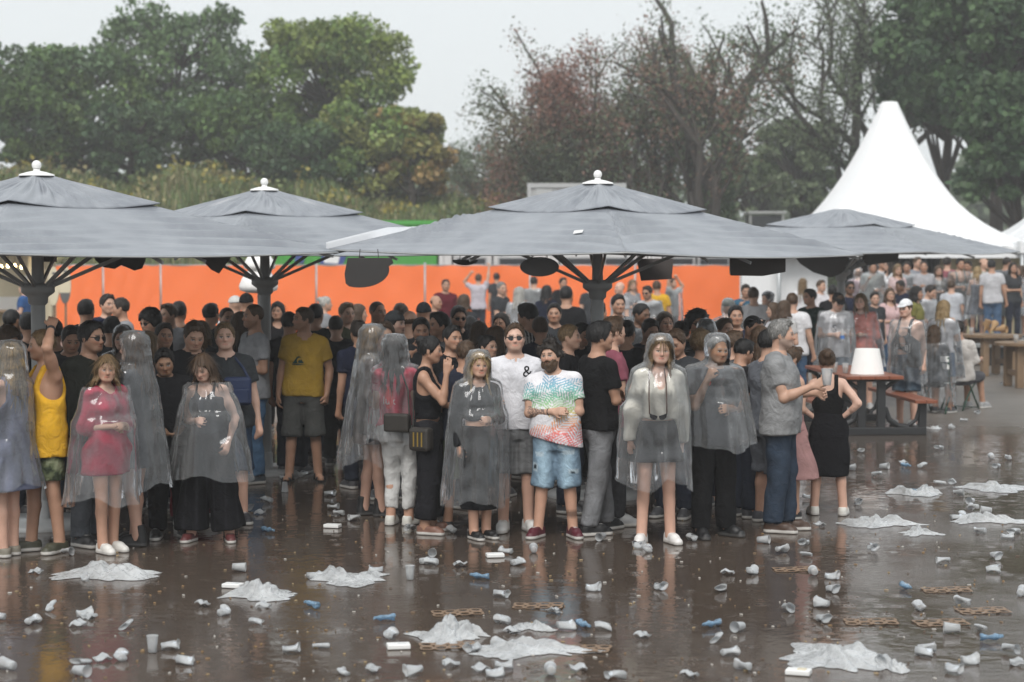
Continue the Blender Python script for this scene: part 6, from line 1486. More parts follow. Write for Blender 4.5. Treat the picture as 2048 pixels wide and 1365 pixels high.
BK, NV, CH, WH, GY, OL = (.013, .013, .015), (.016, .02, .04), (.04, .043, .048), (.68, .68, .70), (.25, .255, .27), (.05, .055, .03)
JE, DJ = (.07, .12, .2), (.025, .03, .045)
PK = 'people packed under the parasols'
C_ = [
 # under and behind the left parasols
 (27, 616, 1.82, 'm0', 150, 'brown', 'buzz', 'black', BK, DJ, 'person in black in the shade left of the first parasol pole', {}),
 (62, 624, 1.80, 'm0', 200, 'tan', 'short', 'black', BK, DJ, 'person in black with back turned right behind the first parasol pole', {}),
 (12, 652, 1.78, 'm1', 60, 'fair', 'curly', 'brown', CH, DJ, 'person in a poncho in profile at the left edge holding a phone', {'beard': 'brown', 'poncho': 'plain'}),
 (112, 636, 1.78, 'm0', 185, 'tan', 'short', 'black', BK, BK, 'person in black behind the raised wrist of the yellow tank top wearer', {}),
 (140, 645, 1.75, 'm4', 20, 'tan', 'short', 'dark', CH, DJ, 'person in the shade between the yellow tank top and the black jacket', {}),
 (176, 598, 1.86, 'm0', 165, 'tan', 'short', 'black', BK, DJ, 'person in black seen from behind against the orange fence, leftmost there', {}),
 (211, 588, 1.86, 'm0', 35, 'fair', 'quiff', 'dark', NV, DJ, 'person in navy against the orange fence facing the one in grey', {}),
 (243, 594, 1.84, 'm3', -60, 'tan', 'fade', 'dark', GY, DJ, 'person in grey in profile against the orange fence facing the one in navy', {'beard': 'dark'}),
 (246, 652, 1.68, 'f0', 10, 'pale', 'long', 'brown', CH, DJ, 'hooded person half hidden behind the poncho with ankle boots', {'poncho': 'hood'}),
 (305, 617, 1.80, 'm1', -35, 'fair', 'curly', 'black', BK, DJ, 'person in glasses and black looking left above the black hoodie', {'glasses': 0.0}),
 (293, 660, 1.68, 'f0', 160, 'fair', 'long', 'dblond', CH, DJ, 'person in charcoal seen from behind beside the poncho with ankle boots', {}),
 (340, 606, 1.80, 'm3', -20, 'fair', 'short', 'brown', GY, DJ, 'person in grey just behind the one in glasses on the left', {}),
 (362, 602, 1.82, 'm0', 170, 'tan', 'short', 'black', BK, DJ, 'person in black seen from behind near the second fence post', {}),
 (402, 640, 1.66, 'f0', -30, 'fair', 'long', 'dblond', CH, DJ, 'person in charcoal tucked between the black t-shirt and the navy bag', {}),
 (425, 606, 1.80, 'm0', 150, 'tan', 'short', 'black', CH, DJ, 'person in charcoal seen from behind left of the second parasol pole', {}),
 (452, 613, 1.80, 'm2', 5, 'fair', 'buzz', 'brown', BK, DJ, 'person in black with folded arms above the navy bag', {}),
 (480, 622, 1.76, 'f2', 140, 'fair', 'long', 'brown', BK, DJ, 'person in black between the navy bag and the grey t-shirt', {}),
 (497, 588, 1.84, 'm0', 175, 'tan', 'none', 'dark', BK, DJ, 'person in a black cap against the orange fence by the second parasol pole', {'hat': ('beanie', (.012, .012, .013))}),
 (474, 592, 1.80, 'm0', 200, 'fair', 'none', 'brown', WH, JE, 'person in a white cap near the second parasol pole', {'hat': ('cap', (.62, .62, .60))}),
 (556, 603, 1.74, 'f0', 5, 'tan', 'wavy', 'black', BK, BK, 'person in black facing the camera just right of the second pole', {}),
 (635, 607, 1.80, 'm0', 160, 'tan', 'short', 'black', BK, DJ, 'person in black right behind the mustard yellow t-shirt', {}),
 (650, 592, 1.70, 'f0', 120, 'fair', 'bun', 'white', GY, DJ, 'person in grey before the green edged fence post', {}),
 (676, 630, 1.69, 'm0', 172, 'fair', 'fade', 'dark', (.016, .018, .026), BK, 'man in a dark jacket seen from behind right of the mustard t-shirt', {}),
 (693, 604, 1.80, 'm3', 60, 'fair', 'short', 'dblond', OL, DJ, 'person in olive looking right behind the dark jacket', {}),
 (716, 607, 1.74, 'f0', 110, 'fair', 'long', 'brown', CH, DJ, 'person in charcoal in profile left of the dark green shirt', {}),
 (753, 601, 1.84, 'm2', 20, 'tan', 'buzz', 'brown', (.025, .045, .035), DJ, 'person in a dark green shirt with folded arms above the crumpled poncho', {}),
 (787, 623, 1.78, 'm0', 60, 'pale', 'short', 'dark', BK, DJ, 'person in a grey beanie looking right', {'hat': ('beanie', (.05, .055, .06))}),
 (806, 606, 1.80, 'm0', 180, 'fair', 'short', 'brown', GY, DJ, 'person in grey seen from behind next to the grey beanie', {}),
 (824, 619, 1.78, 'm0', 150, 'fair', 'bald', 'brown', CH, DJ, 'person in charcoal seen from behind right of the grey beanie', {}),
 (842, 632, 1.76, 'm1', 15, 'tan', 'short', 'black', CH, DJ, 'person in charcoal facing the camera above the hand held to a temple', {}),
 (852, 606, 1.80, 'm0', 175, 'tan', 'none', 'dark', BK, DJ, 'person in a flat dark cap behind the charcoal back', {'hat': ('beanie', (.015, .017, .02))}),
 (881, 623, 1.80, 'm3', -35, 'tan', 'quiff', 'black', GY, DJ, 'person in a grey t-shirt looking left above the navy t-shirt', {'beard': 'black'}),
 # under the middle parasol
 (916, 609, 1.80, 'm1', 25, 'tan', 'short', 'dark', BK, DJ, 'person in glasses and black looking down near the middle of the crowd', {'glasses': 0.0}),
 (938, 632, 1.66, 'f0', 170, 'fair', 'wavy', 'black', BK, DJ, 'person in black seen from behind in the middle of the crowd', {}),
 (958, 641, 1.68, 'f1', 150, 'fair', 'bob', 'brown', CH, DJ, 'person in charcoal seen from behind above the hood with the long skirt', {}),
 (975, 668, 1.62, 'f0', 60, 'fair', 'bun', 'black', BK, BK, 'person in black between the hood with the long skirt and the ampersand', {}),
 (1004, 624, 1.72, 'f2', 0, 'tan', 'long', 'dark', BK, DJ, 'person with a hand at the chin left of the striped shirt', {}),
 (1136, 572, 1.90, 'm0', 160, 'tan', 'short', 'black', BK, DJ, 'very tall person in black seen from behind left of the middle pole', {}),
 (1137, 647, 1.74, 'm0', 70, 'fair', 'fade', 'dblond', BK, DJ, 'person in black in profile right above the rainbow leaf t-shirt', {}),
 (1163, 640, 1.70, 'm4', 40, 'tan', 'short', 'black', BK, BK, 'person in the shade between the rainbow leaf and the black t-shirt', {}),
 (1215, 640, 1.68, 'f2', 60, 'fair', 'bob', 'dblond', CH, DJ, 'person in charcoal close behind the dusty pink t-shirt', {}),
 (1237, 588, 1.84, 'm3', 40, 'tan', 'short', 'black', CH, DJ, 'tall person in a poncho looking right behind the dusty pink t-shirt', {'beard': 'black', 'poncho': 'plain'}),
 (1279, 604, 1.82, 'm1', 55, 'brown', 'fade', 'black', CH, DJ, 'person in a poncho raising a hand above the white cardigan', {'poncho': 'plain'}),
 (1200, 604, 1.76, 'm0', 120, 'tan', 'short', 'dark', BK, DJ, 'person in the shade right of the middle parasol pole', {}),
 (1351, 652, 1.76, 'm4', -30, 'tan', 'short', 'brown', CH, DJ, 'person in charcoal looking down right of the white cardigan', {}),
 (1343, 674, 1.70, 'f0', 170, 'fair', 'none', 'brown', CH, DJ, 'hooded person just behind the shoulder of the white cardigan', {'poncho': 'hood'}),
 (1390, 621, 1.82, 'm0', 8, 'tan', 'curly', 'black', CH, DJ, 'person in sunglasses and charcoal facing the camera before the orange fence', {'glasses': 0.0}),
 (1400, 660, 1.66, 'f0', 165, 'fair', 'curly', 'dblond', (.25, .03, .03), DJ, 'person in dark red seen from behind by the black uniform', {}),
 (1418, 640, 1.74, 'm0', 175, 'tan', 'short', 'black', BK, DJ, 'hooded person in black right behind the black uniform', {'poncho': 'hood'}),
 (1502, 627, 1.80, 'm1', 50, 'tan', 'buzz', 'black', (.22, .02, .03), DJ, 'person in red with sunglasses pushed up on the head', {'glasses': .085}),
 (1489, 672, 1.70, 'm4', 120, 'tan', 'short', 'black', BK, DJ, 'person in glasses bowing between the black uniform and the grey t-shirt', {'glasses': 0.0}),
 (1456, 598, 1.72, 'f0', 170, 'fair', 'none', 'brown', (.06, .07, .06), DJ, 'figure in a grey green hooded poncho before the end of the orange fence', {'poncho': 'hood', 'hat': ('beanie', (.06, .075, .055))}),
 (1465, 660, 1.72, 'm3', 120, 'fair', 'short', 'brown', CH, (.06, .06, .065), 'person in a clear poncho right of the black uniform', {'poncho': 'plain'}),
 # by the fence, further back
 (889, 558, 1.82, 'm0', 10, 'tan', 'fade', 'dark', (.10, .012, .02), DJ, 'person in a burgundy shirt before the orange fence', {}),
 (870, 590, 1.70, 'm0', 60, 'tan', 'bald', 'brown', (.09, .05, .05), DJ, 'person in brown beside the one in burgundy', {}),
 (927, 588, 1.72, 'f0', 170, 'tan', 'bob', 'brown', CH, DJ, 'person in charcoal just below the raised arms', {}),
 (957, 548, 1.80, 'm6', 172, 'fair', 'short', 'brown', (.50, .47, .52), DJ, 'man in a pale lilac t-shirt with both arms raised', {}),
 (995, 546, 1.80, 'm0', 190, 'tan', 'short', 'black', CH, DJ, 'person in charcoal farther back right of the raised arms', {}),
 (1003, 563, 1.82, 'm3', 60, 'fair', 'fade', 'grey', CH, DJ, 'person in charcoal looking right below the oval board', {}),
 (1038, 574, 1.74, 'f0', 150, 'fair', 'wavy', 'white', WH, DJ, 'person in white and a poncho right below the oval board', {'poncho': 'plain'}),
 (1070, 553, 1.80, 'm0', 170, 'fair', 'short', 'dark', (.35, .36, .36), DJ, 'man in a clear poncho behind the thin pole', {'poncho': 'plain'}),
 (1093, 570, 1.76, 'f0', 170, 'tan', 'bob', 'black', NV, DJ, 'person in navy seen from behind right of the thin pole', {}),
 (1124, 555, 1.80, 'm0', 20, 'tan', 'short', 'dark', BK, DJ, 'person in black far back beside the middle parasol struts', {}),
 (1180, 560, 1.78, 'm0', 30, 'fair', 'short', 'brown', CH, DJ, 'person in charcoal far back hidden by the middle parasol hub', {}),
 (1238, 563, 1.80, 'm0', -60, 'pale', 'bald', 'grey', (.40, .40, .42), DJ, 'person in pale grey looking left before the orange fence', {}),
 (1265, 559, 1.76, 'f0', 30, 'fair', 'bob', 'dblond', GY, DJ, 'person in grey beside the one in pale grey by the orange fence', {}),
 (1297, 570, 1.78, 'm1', -30, 'tan', 'short', 'dark', (.42, .43, .44), DJ, 'man in sunglasses and poncho leaning by the orange fence', {'glasses': 0.0, 'poncho': 'plain'}),
 (1316, 561, 1.80, 'm0', 170, 'tan', 'short', 'brown', (.62, .36, .03), DJ, 'man in a bright yellow t-shirt before the orange fence', {}),
 (1345, 556, 1.76, 'm6', 60, 'fair', 'short', 'brown', (.4, .42, .42), DJ, 'person with an arm stretched up in a clear poncho sleeve', {'poncho': 'plain'}),
 # towards the tents
 (1491, 567, 1.80, 'm1', 12, 'tan', 'short', 'dark', (.03, .10, .16), DJ, 'person in petrol blue facing the camera before the white tent wall', {}),
 (1510, 574, 1.82, 'm0', 172, 'fair', 'short', 'brown', WH, JE, 'person in a white t-shirt seen from behind before the white tent wall', {}),
 (1536, 584, 1.70, 'f0', -60, 'fair', 'bun', 'dark', WH, JE, 'hooded person in white looking left before the white tent wall', {'poncho': 'hood'}),
 (1549, 604, 1.66, 'f2', -70, 'fair', 'long', 'brown', (.60, .60, .62), JE, 'person in white in profile with a hand at the chin by the tent', {}),
 (1568, 600, 1.70, 'f0', 150, 'fair', 'bob', 'brown', (.5, .5, .5), JE, 'person in pale grey seen from behind among the white shirts', {}),
 (1588, 585, 1.80, 'm0', 160, 'fair', 'fade', 'brown', (.70, .70, .72), JE, 'man in a white shirt seen from behind before the dark green sports shirt', {}),
 (1622, 577, 1.82, 'm3', -40, 'tan', 'short', 'black', (.012, .03, .025), DJ, 'person in a dark green sports shirt looking left', {}),
 (1697, 562, 1.84, 'm0', 5, 'brown', 'short', 'black', NV, DJ, 'person in navy and sunglasses behind the black cap', {'glasses': 0.0}),
 (1668, 570, 1.78, 'm0', 160, 'tan', 'short', 'black', BK, DJ, 'person in black with back turned just behind the black cap', {}),
 (1750, 583, 1.68, 'm3', 30, 'fair', 'short', 'dark', CH, DJ, 'person in charcoal just right of the coral top', {}),
 (1803, 559, 1.82, 'm1', -60, 'brown', 'fade', 'black', NV, DJ, 'person in navy looking left above the peaked white cap', {}),
 (1832, 572, 1.80, 'm0', 60, 'tan', 'bob', 'black', (.2, .19, .06), DJ, 'person in mustard green right of the peaked white cap', {}),
 (1861, 567, 1.80, 'm4', 50, 'fair', 'short', 'dark', (.5, .5, .52), DJ, 'person in a pale shirt and poncho looking down below the platform', {'poncho': 'plain'}),
 (1640, 560, 1.80, 'm0', 30, 'fair', 'short', 'brown', (.62, .60, .62), JE, 'man in a pale shirt behind the dark green sports shirt', {}),
 (1605, 556, 1.78, 'f0', 160, 'fair', 'long', 'dblond', (.66, .66, .68), JE, 'person in white with back turned far back by the tent wall', {}),
 (1765, 560, 1.78, 'm0', 170, 'fair', 'short', 'dark', (.66, .64, .66), JE, 'man in white seen from behind below the platform', {}),
 (1780, 575, 1.74, 'f0', 20, 'fair', 'long', 'brown', (.6, .42, .42), JE, 'person in pale pink below the platform', {}),
 (1850, 552, 1.80, 'm1', 20, 'tan', 'short', 'black', (.60, .60, .62), JE, 'person in white facing the camera just below the platform', {}),
 (1905, 560, 1.78, 'm0', 150, 'fair', 'fade', 'brown', (.52, .54, .58), JE, 'man in pale blue seen from behind by the bar table', {}),
 (1886, 600, 1.68, 'f2', 140, 'fair', 'wavy', 'blond', (.66, .66, .68), JE, 'person in a white t-shirt and poncho eating beside the chairs', {'poncho': 'plain'}),
]
for r in C_:
    crowd(*r[:11], **r[11])
for r in [
 (322, 645, 1.74, 'm0', 20, 'tan', 'short', 'dark', BK, DJ, 'person in black filling the shade just left of the black hoodie', {}),
 (228, 632, 1.76, 'm0', 170, 'tan', 'short', 'black', CH, DJ, 'person in charcoal with back turned between the black jacket and the hooded poncho', {}),
 (583, 622, 1.76, 'm0', 160, 'tan', 'fade', 'dark', BK, DJ, 'person in black with back turned left of the mustard t-shirt', {}),
 (722, 640, 1.70, 'm0', 200, 'tan', 'short', 'dark', NV, DJ, 'person in navy with back turned left of the crumpled poncho', {}),
 (772, 640, 1.72, 'm1', 10, 'fair', 'short', 'brown', CH, DJ, 'person holding a phone up between the two hooded ponchos', {}),
 (900, 650, 1.72, 'm0', 30, 'tan', 'short', 'black', BK, DJ, 'person in black just left of the navy t-shirt shoulders', {}),
 (990, 650, 1.70, 'f0', 160, 'fair', 'long', 'brown', BK, DJ, 'person in black with back turned left of the ampersand shirt', {}),
 (1085, 632, 1.74, 'm0', 190, 'tan', 'fade', 'brown', NV, DJ, 'person in navy with back turned between ampersand and rainbow leaf shirts', {}),
 (1110, 605, 1.78, 'm3', 20, 'tan', 'short', 'black', CH, DJ, 'person in charcoal facing the camera right of the striped shirt', {}),
 (1258, 640, 1.72, 'm0', 150, 'tan', 'short', 'black', BK, DJ, 'person in black with back turned right of the dusty pink t-shirt', {}),
 (1300, 632, 1.74, 'm4', 20, 'tan', 'short', 'dark', NV, DJ, 'person in navy looking down above the white cardigan hood', {}),
 (1330, 622, 1.76, 'f0', 30, 'fair', 'long', 'brown', BK, DJ, 'person in black right behind the white cardigan hood', {}),
 (1368, 640, 1.72, 'm0', 180, 'tan', 'fade', 'dark', CH, DJ, 'person in charcoal with back turned left of the black uniform', {}),
 (1445, 635, 1.74, 'm0', 30, 'fair', 'short', 'brown', BK, DJ, 'person in black just above the black uniform on its right', {}),
 (1520, 650, 1.72, 'f0', 170, 'fair', 'long', 'brown', CH, DJ, 'person in charcoal with back turned beside the grey shorts', {}),
 (1470, 610, 1.78, 'm2', -20, 'tan', 'short', 'black', NV, DJ, 'person in navy with folded arms before the end of the fence', {}),
]:
    crowd(*r[:11], **r[11])
BP = 'people on the bar platform'
for r in [
 (1745, 522, 1.78, 'm1', 10, 'tan', 'short', 'dark', (.3, .32, .3), JE, 'person drinking at the left end of the platform', {'poncho': 'hood'}),
 (1718, 536, 1.74, 'm0', 160, 'fair', 'none', 'brown', (.55, .40, .45), JE, 'person in a pale pink hooded poncho at the near end of the platform', {'poncho': 'hood'}),
 (1777, 520, 1.70, 'f0', -60, 'fair', 'long', 'dark', WH, JE, 'person in a white top looking left on the platform', {}),
 (1814, 522, 1.80, 'm1', -10, 'tan', 'fade', 'dark', (.36, .38, .40), JE, 'person in a pale poncho lifting food to the mouth on the platform', {'poncho': 'plain'}),
 (1848, 521, 1.80, 'm3', 10, 'tan', 'fade', 'black', (.36, .36, .38), JE, 'person in a grey t-shirt on the platform', {'beard': 'black'}),
 (1877, 531, 1.70, 'f0', 8, 'fair', 'wavy', 'brown', (.25, .25, .24), JE, 'person in a grey top and poncho facing the camera on the platform', {'poncho': 'plain'}),
 (1896, 514, 1.80, 'm0', 150, 'fair', 'short', 'dark', (.28, .10, .12), JE, 'man in faded red seen from behind on the platform', {}),
 (1919, 516, 1.84, 'm5', 6, 'tan', 'quiff', 'black', (.10, .115, .11), (.66, .66, .68), 'man in a grey green tank top and white shorts on the platform', {'poncho': 'plain', 'shoe': (.6, .6, .6)}),
 (1955, 533, 1.70, 'f1', 175, 'fair', 'bob', 'blond', (.14, .16, .20), (.14, .16, .20), 'person in a slate blue dress seen from behind on the platform', {'poncho': 'plain'}),
 (1966, 516, 1.80, 'm0', 50, 'fair', 'bald', 'brown', (.52, .52, .47), JE, 'person in a cream shirt behind the slate blue dress on the platform', {}),
 (2012, 514, 1.82, 'm3', 130, 'tan', 'fade', 'dark', (.06, .07, .085), (.30, .33, .34), 'man in a dark top and pale shorts at the right of the platform', {'poncho': 'plain'}),
 (2042, 530, 1.70, 'f2', -60, 'fair', 'long', 'brown', (.12, .10, .11), DJ, 'person in dark clothes in profile at the far right of the platform', {'poncho': 'plain'}),
 (1762, 516, 1.80, 'm0', 20, 'tan', 'short', 'black', (.60, .60, .62), JE, 'person in a white t-shirt facing the camera at the left of the platform', {}),
 (1795, 528, 1.72, 'f0', 20, 'fair', 'wavy', 'dblond', (.55, .42, .42), JE, 'person in pale pink on the platform', {}),
 (1832, 514, 1.82, 'm0', 30, 'fair', 'short', 'brown', (.24, .25, .28), JE, 'tall person in dark grey farther back on the platform', {}),
 (1937, 520, 1.78, 'm1', -30, 'tan', 'short', 'dark', (.45, .44, .42), JE, 'person in beige on the platform beside the grey green tank top', {}),
 (1985, 519, 1.80, 'm0', 160, 'tan', 'short', 'black', (.5, .5, .52), JE, 'man in pale grey seen from behind at the cream wall', {}),
 (2026, 524, 1.74, 'f0', 20, 'tan', 'long', 'dark', CH, DJ, 'person in charcoal at the bar behind the one in pale shorts', {}),
]:
    crowd(*r[:11], **r[11], zb=.45, group=BP)
# people with prints and things of their own, further back
p, e, t, to = hero(1058, 0, 605, 'person in a black and white striped shirt turned away behind the ampersand shirt', 'm', -150, 'fair', ('quiff', 'black', 1.1), T(hem=.84, cfn=f_stripe, fine=.75), (1, 1, 1), ('trousers', T(frac=1.0)), BK, ('sneaker', (.05, .05, .05)), Y=21.0, res=1.3, head=(35, 10, 0), group=PK, aL='belly', aR='belly')
p, e, t, to = hero(1672, 0, 583, 'person in a black cap and printed white t-shirt holding a water bottle', 'm', 8, 'pale', ('short', 'brown'), T(hem=.80, hang=1.02), (.70, .70, .72), ('trousers', T(frac=.52)), (.16, .22, .28), ('sneaker', (.4, .4, .4)), T(hem=.55, hood=False, flare=.06, fold=.03), Y=29.9, hat=('cap', (.013, .013, .015)), head=(10, 26, 0), aL='belly', aR='belly', group='people near the picnic table')
decal(e, to, t, text_mesh('S', .16), -.06, 1.24, color=(.03, .04, .08), name='lettering')
bt = tag(empty('water_bottle', e.location, math.radians(8)), 'clear blue water bottle in the hands of the person in the black cap', 'bottle'); MB().lathe([(.001, 0), (.03, .0), (.032, .02), (.03, .13), (.013, .17), (.013, .2), (.001, .2)], (.0, -.33, 1.05), 14).build('bottle_body', M_CUP, bt, smooth=True); MB().lathe([(.033, .05), (.033, .10)], (0, -.33, 1.05), 14).build('paper_label', simple_mat('blue_label', (.08, .2, .5), .5), bt, smooth=True)
hero(1726, 0, 586, 'person in a coral top, denim shorts and clear poncho', 'f', -16, 'pale', ('long', 'dblond'), T(hem=.86, sleeve=.9, off=.02), (.92, .30, .24), ('trousers', T(frac=.38, wide=.01)), (.16, .24, .32), ('sneaker', (.4, .4, .4)), T(hem=.62, hood=False, flare=.10, fold=.03), Y=30.4, head=(-8, 4, 0), aL='belly', aR='belly', res=1.2, group='people near the picnic table')
p, e, t, to = hero(1816, 852, 598, 'person in a peaked white cap and printed grey tank top under a poncho', 'm', -42, 'pale', ('fade', 'brown'), T(hem=.82, sleeve=0, neck='tank'), (.055, .06, .065), ('trousers', T(frac=.50, wide=.02, cfn=f_denim())), (.055, .085, .12), None, T(hem=.62, hood=False, flare=.02, fold=.02, free=((0, -.2), (1, -.2))), fat=1.12, hat=('cap', (.72, .73, .75)), aL='down', aR='down', head=(-8, 6, 0), group='people near the picnic table')
for z, h_, s_, c_ in ((1.30, .10, 'ARA', (.6, .6, .6)), (1.08, .10, 'AMB', (.6, .6, .6))):
    fr = [(-.125, -.062), (.125, -.062), (.125, .062), (-.125, .062), (-.115, -.052), (.115, -.052), (.115, .052), (-.115, .052)]
    decal(e, to, t, ([(a, b, 0) for a, b in fr], [(0, 1, 5, 4), (1, 2, 6, 5), (2, 3, 7, 6), (3, 0, 4, 7)]), .0, z, color=c_, name='print_frame'); decal(e, to, t, text_mesh(s_, .105), .0, z, color=c_, name='lettering')
for z, c_ in ((1.21, (.62, .22, .22)), (1.155, (.40, .25, .50))): decal(e, to, t, ([(-.10, -.022, 0), (.0, -.022, 0), (.10, -.022, 0), (.10, .022, 0), (0, .022, 0), (-.10, .022, 0)], [(0, 1, 4, 5), (1, 2, 3, 4)]), .0, z, color=c_, name='print_block')
for A, a in zip(p.ank, p.fyaw):
    o = empty('sandal', (float(A[0]), float(A[1]), 0)); o.parent = e; o.rotation_euler = (0, 0, a); prism([(-.045, .06), (.045, .06), (.05, -.08), (.045, -.17), (.0, -.2), (-.04, -.17), (-.048, -.08)], .024).build('sole', M_IRON, o, (0, 0, .012)).rotation_euler = (-math.pi / 2, 0, 0)
    MB().tube([(-.047, -.1, .02), (-.038, -.1, .06), (0, -.1, .075), (.038, -.1, .06), (.047, -.1, .02)], .022, 6).build('strap', M_FINIAL, o, smooth=True)
hero(1866, 0, 660, 'person seated on a bistro chair in a clear poncho, seen from behind', 'f', 152, 'fair', ('wavy', 'brown'), T(hem=.86, sleeve=.3), (.06, .065, .075), ('trousers', T(frac=.40)), BK, ('low', (.02, .02, .02)), T(hem=.16, hood=False, flare=.04, fold=.03), Y=29.5, X=6.27, sit=True, H=1.66, res=1.2, aL='rest', aR='rest', group='people near the picnic table')
hero(1898, 0, 652, 'person in a pale shirt seated on a bistro chair leaning sideways', 'm', 140, 'tan', ('quiff', 'dark'), T(hem=.86, sleeve=.5), (.58, .55, .52), ('trousers', T(frac=.5)), (.1, .1, .11), ('sneaker', (.3, .3, .3)), None, Y=30.1, X=6.80, sit=True, H=1.78, res=1.2, aL='rest', aR='rest', head=(40, 8, 0), lean=8, group='people near the picnic table')
hero(48, 0, 566, 'person in a blue t-shirt standing at the food stall counter', 'm', -95, 'fair', ('short', 'dark'), T(hem=.84), (.03, .09, .24), ('trousers', T(frac=1.0)), DJ, ('sneaker', (.1, .1, .1)), None, Y=42.6, aL='belly', aR='rest', res=1.5, group='people at the food stall')

# ------------------------------------------------------------------ litter on the wet ground
rl = random.Random(21)
def cup_mesh(kind, seed):
    """half litre festival cup; crushed ones are pressed flat and twisted"""
    r = np.random.RandomState(seed); n = 22; prof = [(.001, .002), (.028, 0), (.030, .004), (.033, .04), (.037, .08), (.0405, .112), (.043, .118), (.043, .121), (.0395, .116), (.036, .08), (.032, .04), (.029, .008), (.001, .007)]
    V = []
    for rad, z in prof:
        for k in range(n):
            a = 2 * math.pi * k / n; V.append((rad * math.cos(a), rad * math.sin(a), z))
    V = np.array(V); 
    if kind == 'crushed':
        c = r.uniform(.04, .09); V[:, 1] *= 1 - .62 * np.exp(-((V[:, 2] - c) / .05) ** 2); V[:, 0] *= 1 + .22 * np.exp(-((V[:, 2] - c) / .05) ** 2)
        an = (V[:, 2] / .12) * r.uniform(-.8, .8); x, y = V[:, 0].copy(), V[:, 1].copy(); V[:, 0], V[:, 1] = x * np.cos(an) - y * np.sin(an), x * np.sin(an) + y * np.cos(an)
        V[:, 0] += .5 * (V[:, 2] - c) ** 2 / .12 * r.choice([-1, 1]); V += .004 * np.sin(V[:, [1, 2, 0]] * 130 + r.uniform(0, 6, 3))
    if kind == 'flat':
        V[:, 1] *= .30; V[:, 0] *= 1.25; V[:, 1] += .012 * np.sin(V[:, 2] * 60 + r.uniform(0, 6)) + .006 * np.sin(V[:, 0] * 90); V[:, 2] *= .9
    if kind == 'split':
        V[:, 1] *= .45; V[:, 0] += .03 * np.sin(V[:, 2] * 25 + 1); V[:, 2] *= .75 + .25 * np.abs(np.cos(np.arctan2(V[:, 1], V[:, 0])))
    F_ = np.array([(i * n + k, i * n + (k + 1) % n, (i + 1) * n + (k + 1) % n, (i + 1) * n + k) for i in range(len(prof) - 1) for k in range(n)])
    return mesh_from('cup_' + kind, V, F_, M_CUP)
CUPS = {k: [cup_mesh(k, s) for s in range(n)] for k, n in (('whole', 1), ('crushed', 5), ('flat', 3), ('split', 3))}
LITTER = {}
def put_cup(px, py, kind, az=None, zone=None, label=None, scale=1.0, up=False):
    g = on_ground(px, py); me = rl.choice(CUPS[kind]); o = link('plastic_cup', me)
    az = rl.uniform(0, 6.28) if az is None else az
    s = scale * .84
    if up: R = Matrix.Rotation(az, 4, 'Z') if rl.random() < .5 else Matrix.Rotation(az, 4, 'Z') @ Matrix.Rotation(math.pi, 4, 'X')
    else: R = Matrix.Rotation(az, 4, 'Z') @ Matrix.Rotation(math.radians(90 + rl.uniform(-7, 3)), 4, 'X') @ Matrix.Rotation(rl.uniform(-.3, .3) if kind == 'flat' else rl.uniform(0, 6.28) if kind == 'whole' else rl.uniform(-.5, .5), 4, 'Z')
    o.rotation_mode = 'QUATERNION'; o.rotation_quaternion = R.to_quaternion(); o.scale = (s,) * 3
    co = np.array([v.co for v in me.vertices]) @ np.array(R.to_3x3()).T * s; o.location = (g.x, g.y, -float(co[:, 2].min()) + .003)
    d = {'whole': 'unbroken', 'crushed': 'crushed', 'flat': 'trodden flat', 'split': 'split'}[kind]; st = 'standing' if up else 'lying'
    LITTER.setdefault((d, zone), []).append((px, o))
def zone_of(x, y):
    if y < 1010: return 'on the open ground by the picnic table' if x > 1600 else 'in the shade under the parasols'
    s = 'left' if x < 680 else 'middle' if x < 1365 else 'right'
    return f'near the front row of feet, {s} third' if y < 1130 else f'in the {"nearer" if y > 1250 else "mid"} foreground, {s} third'
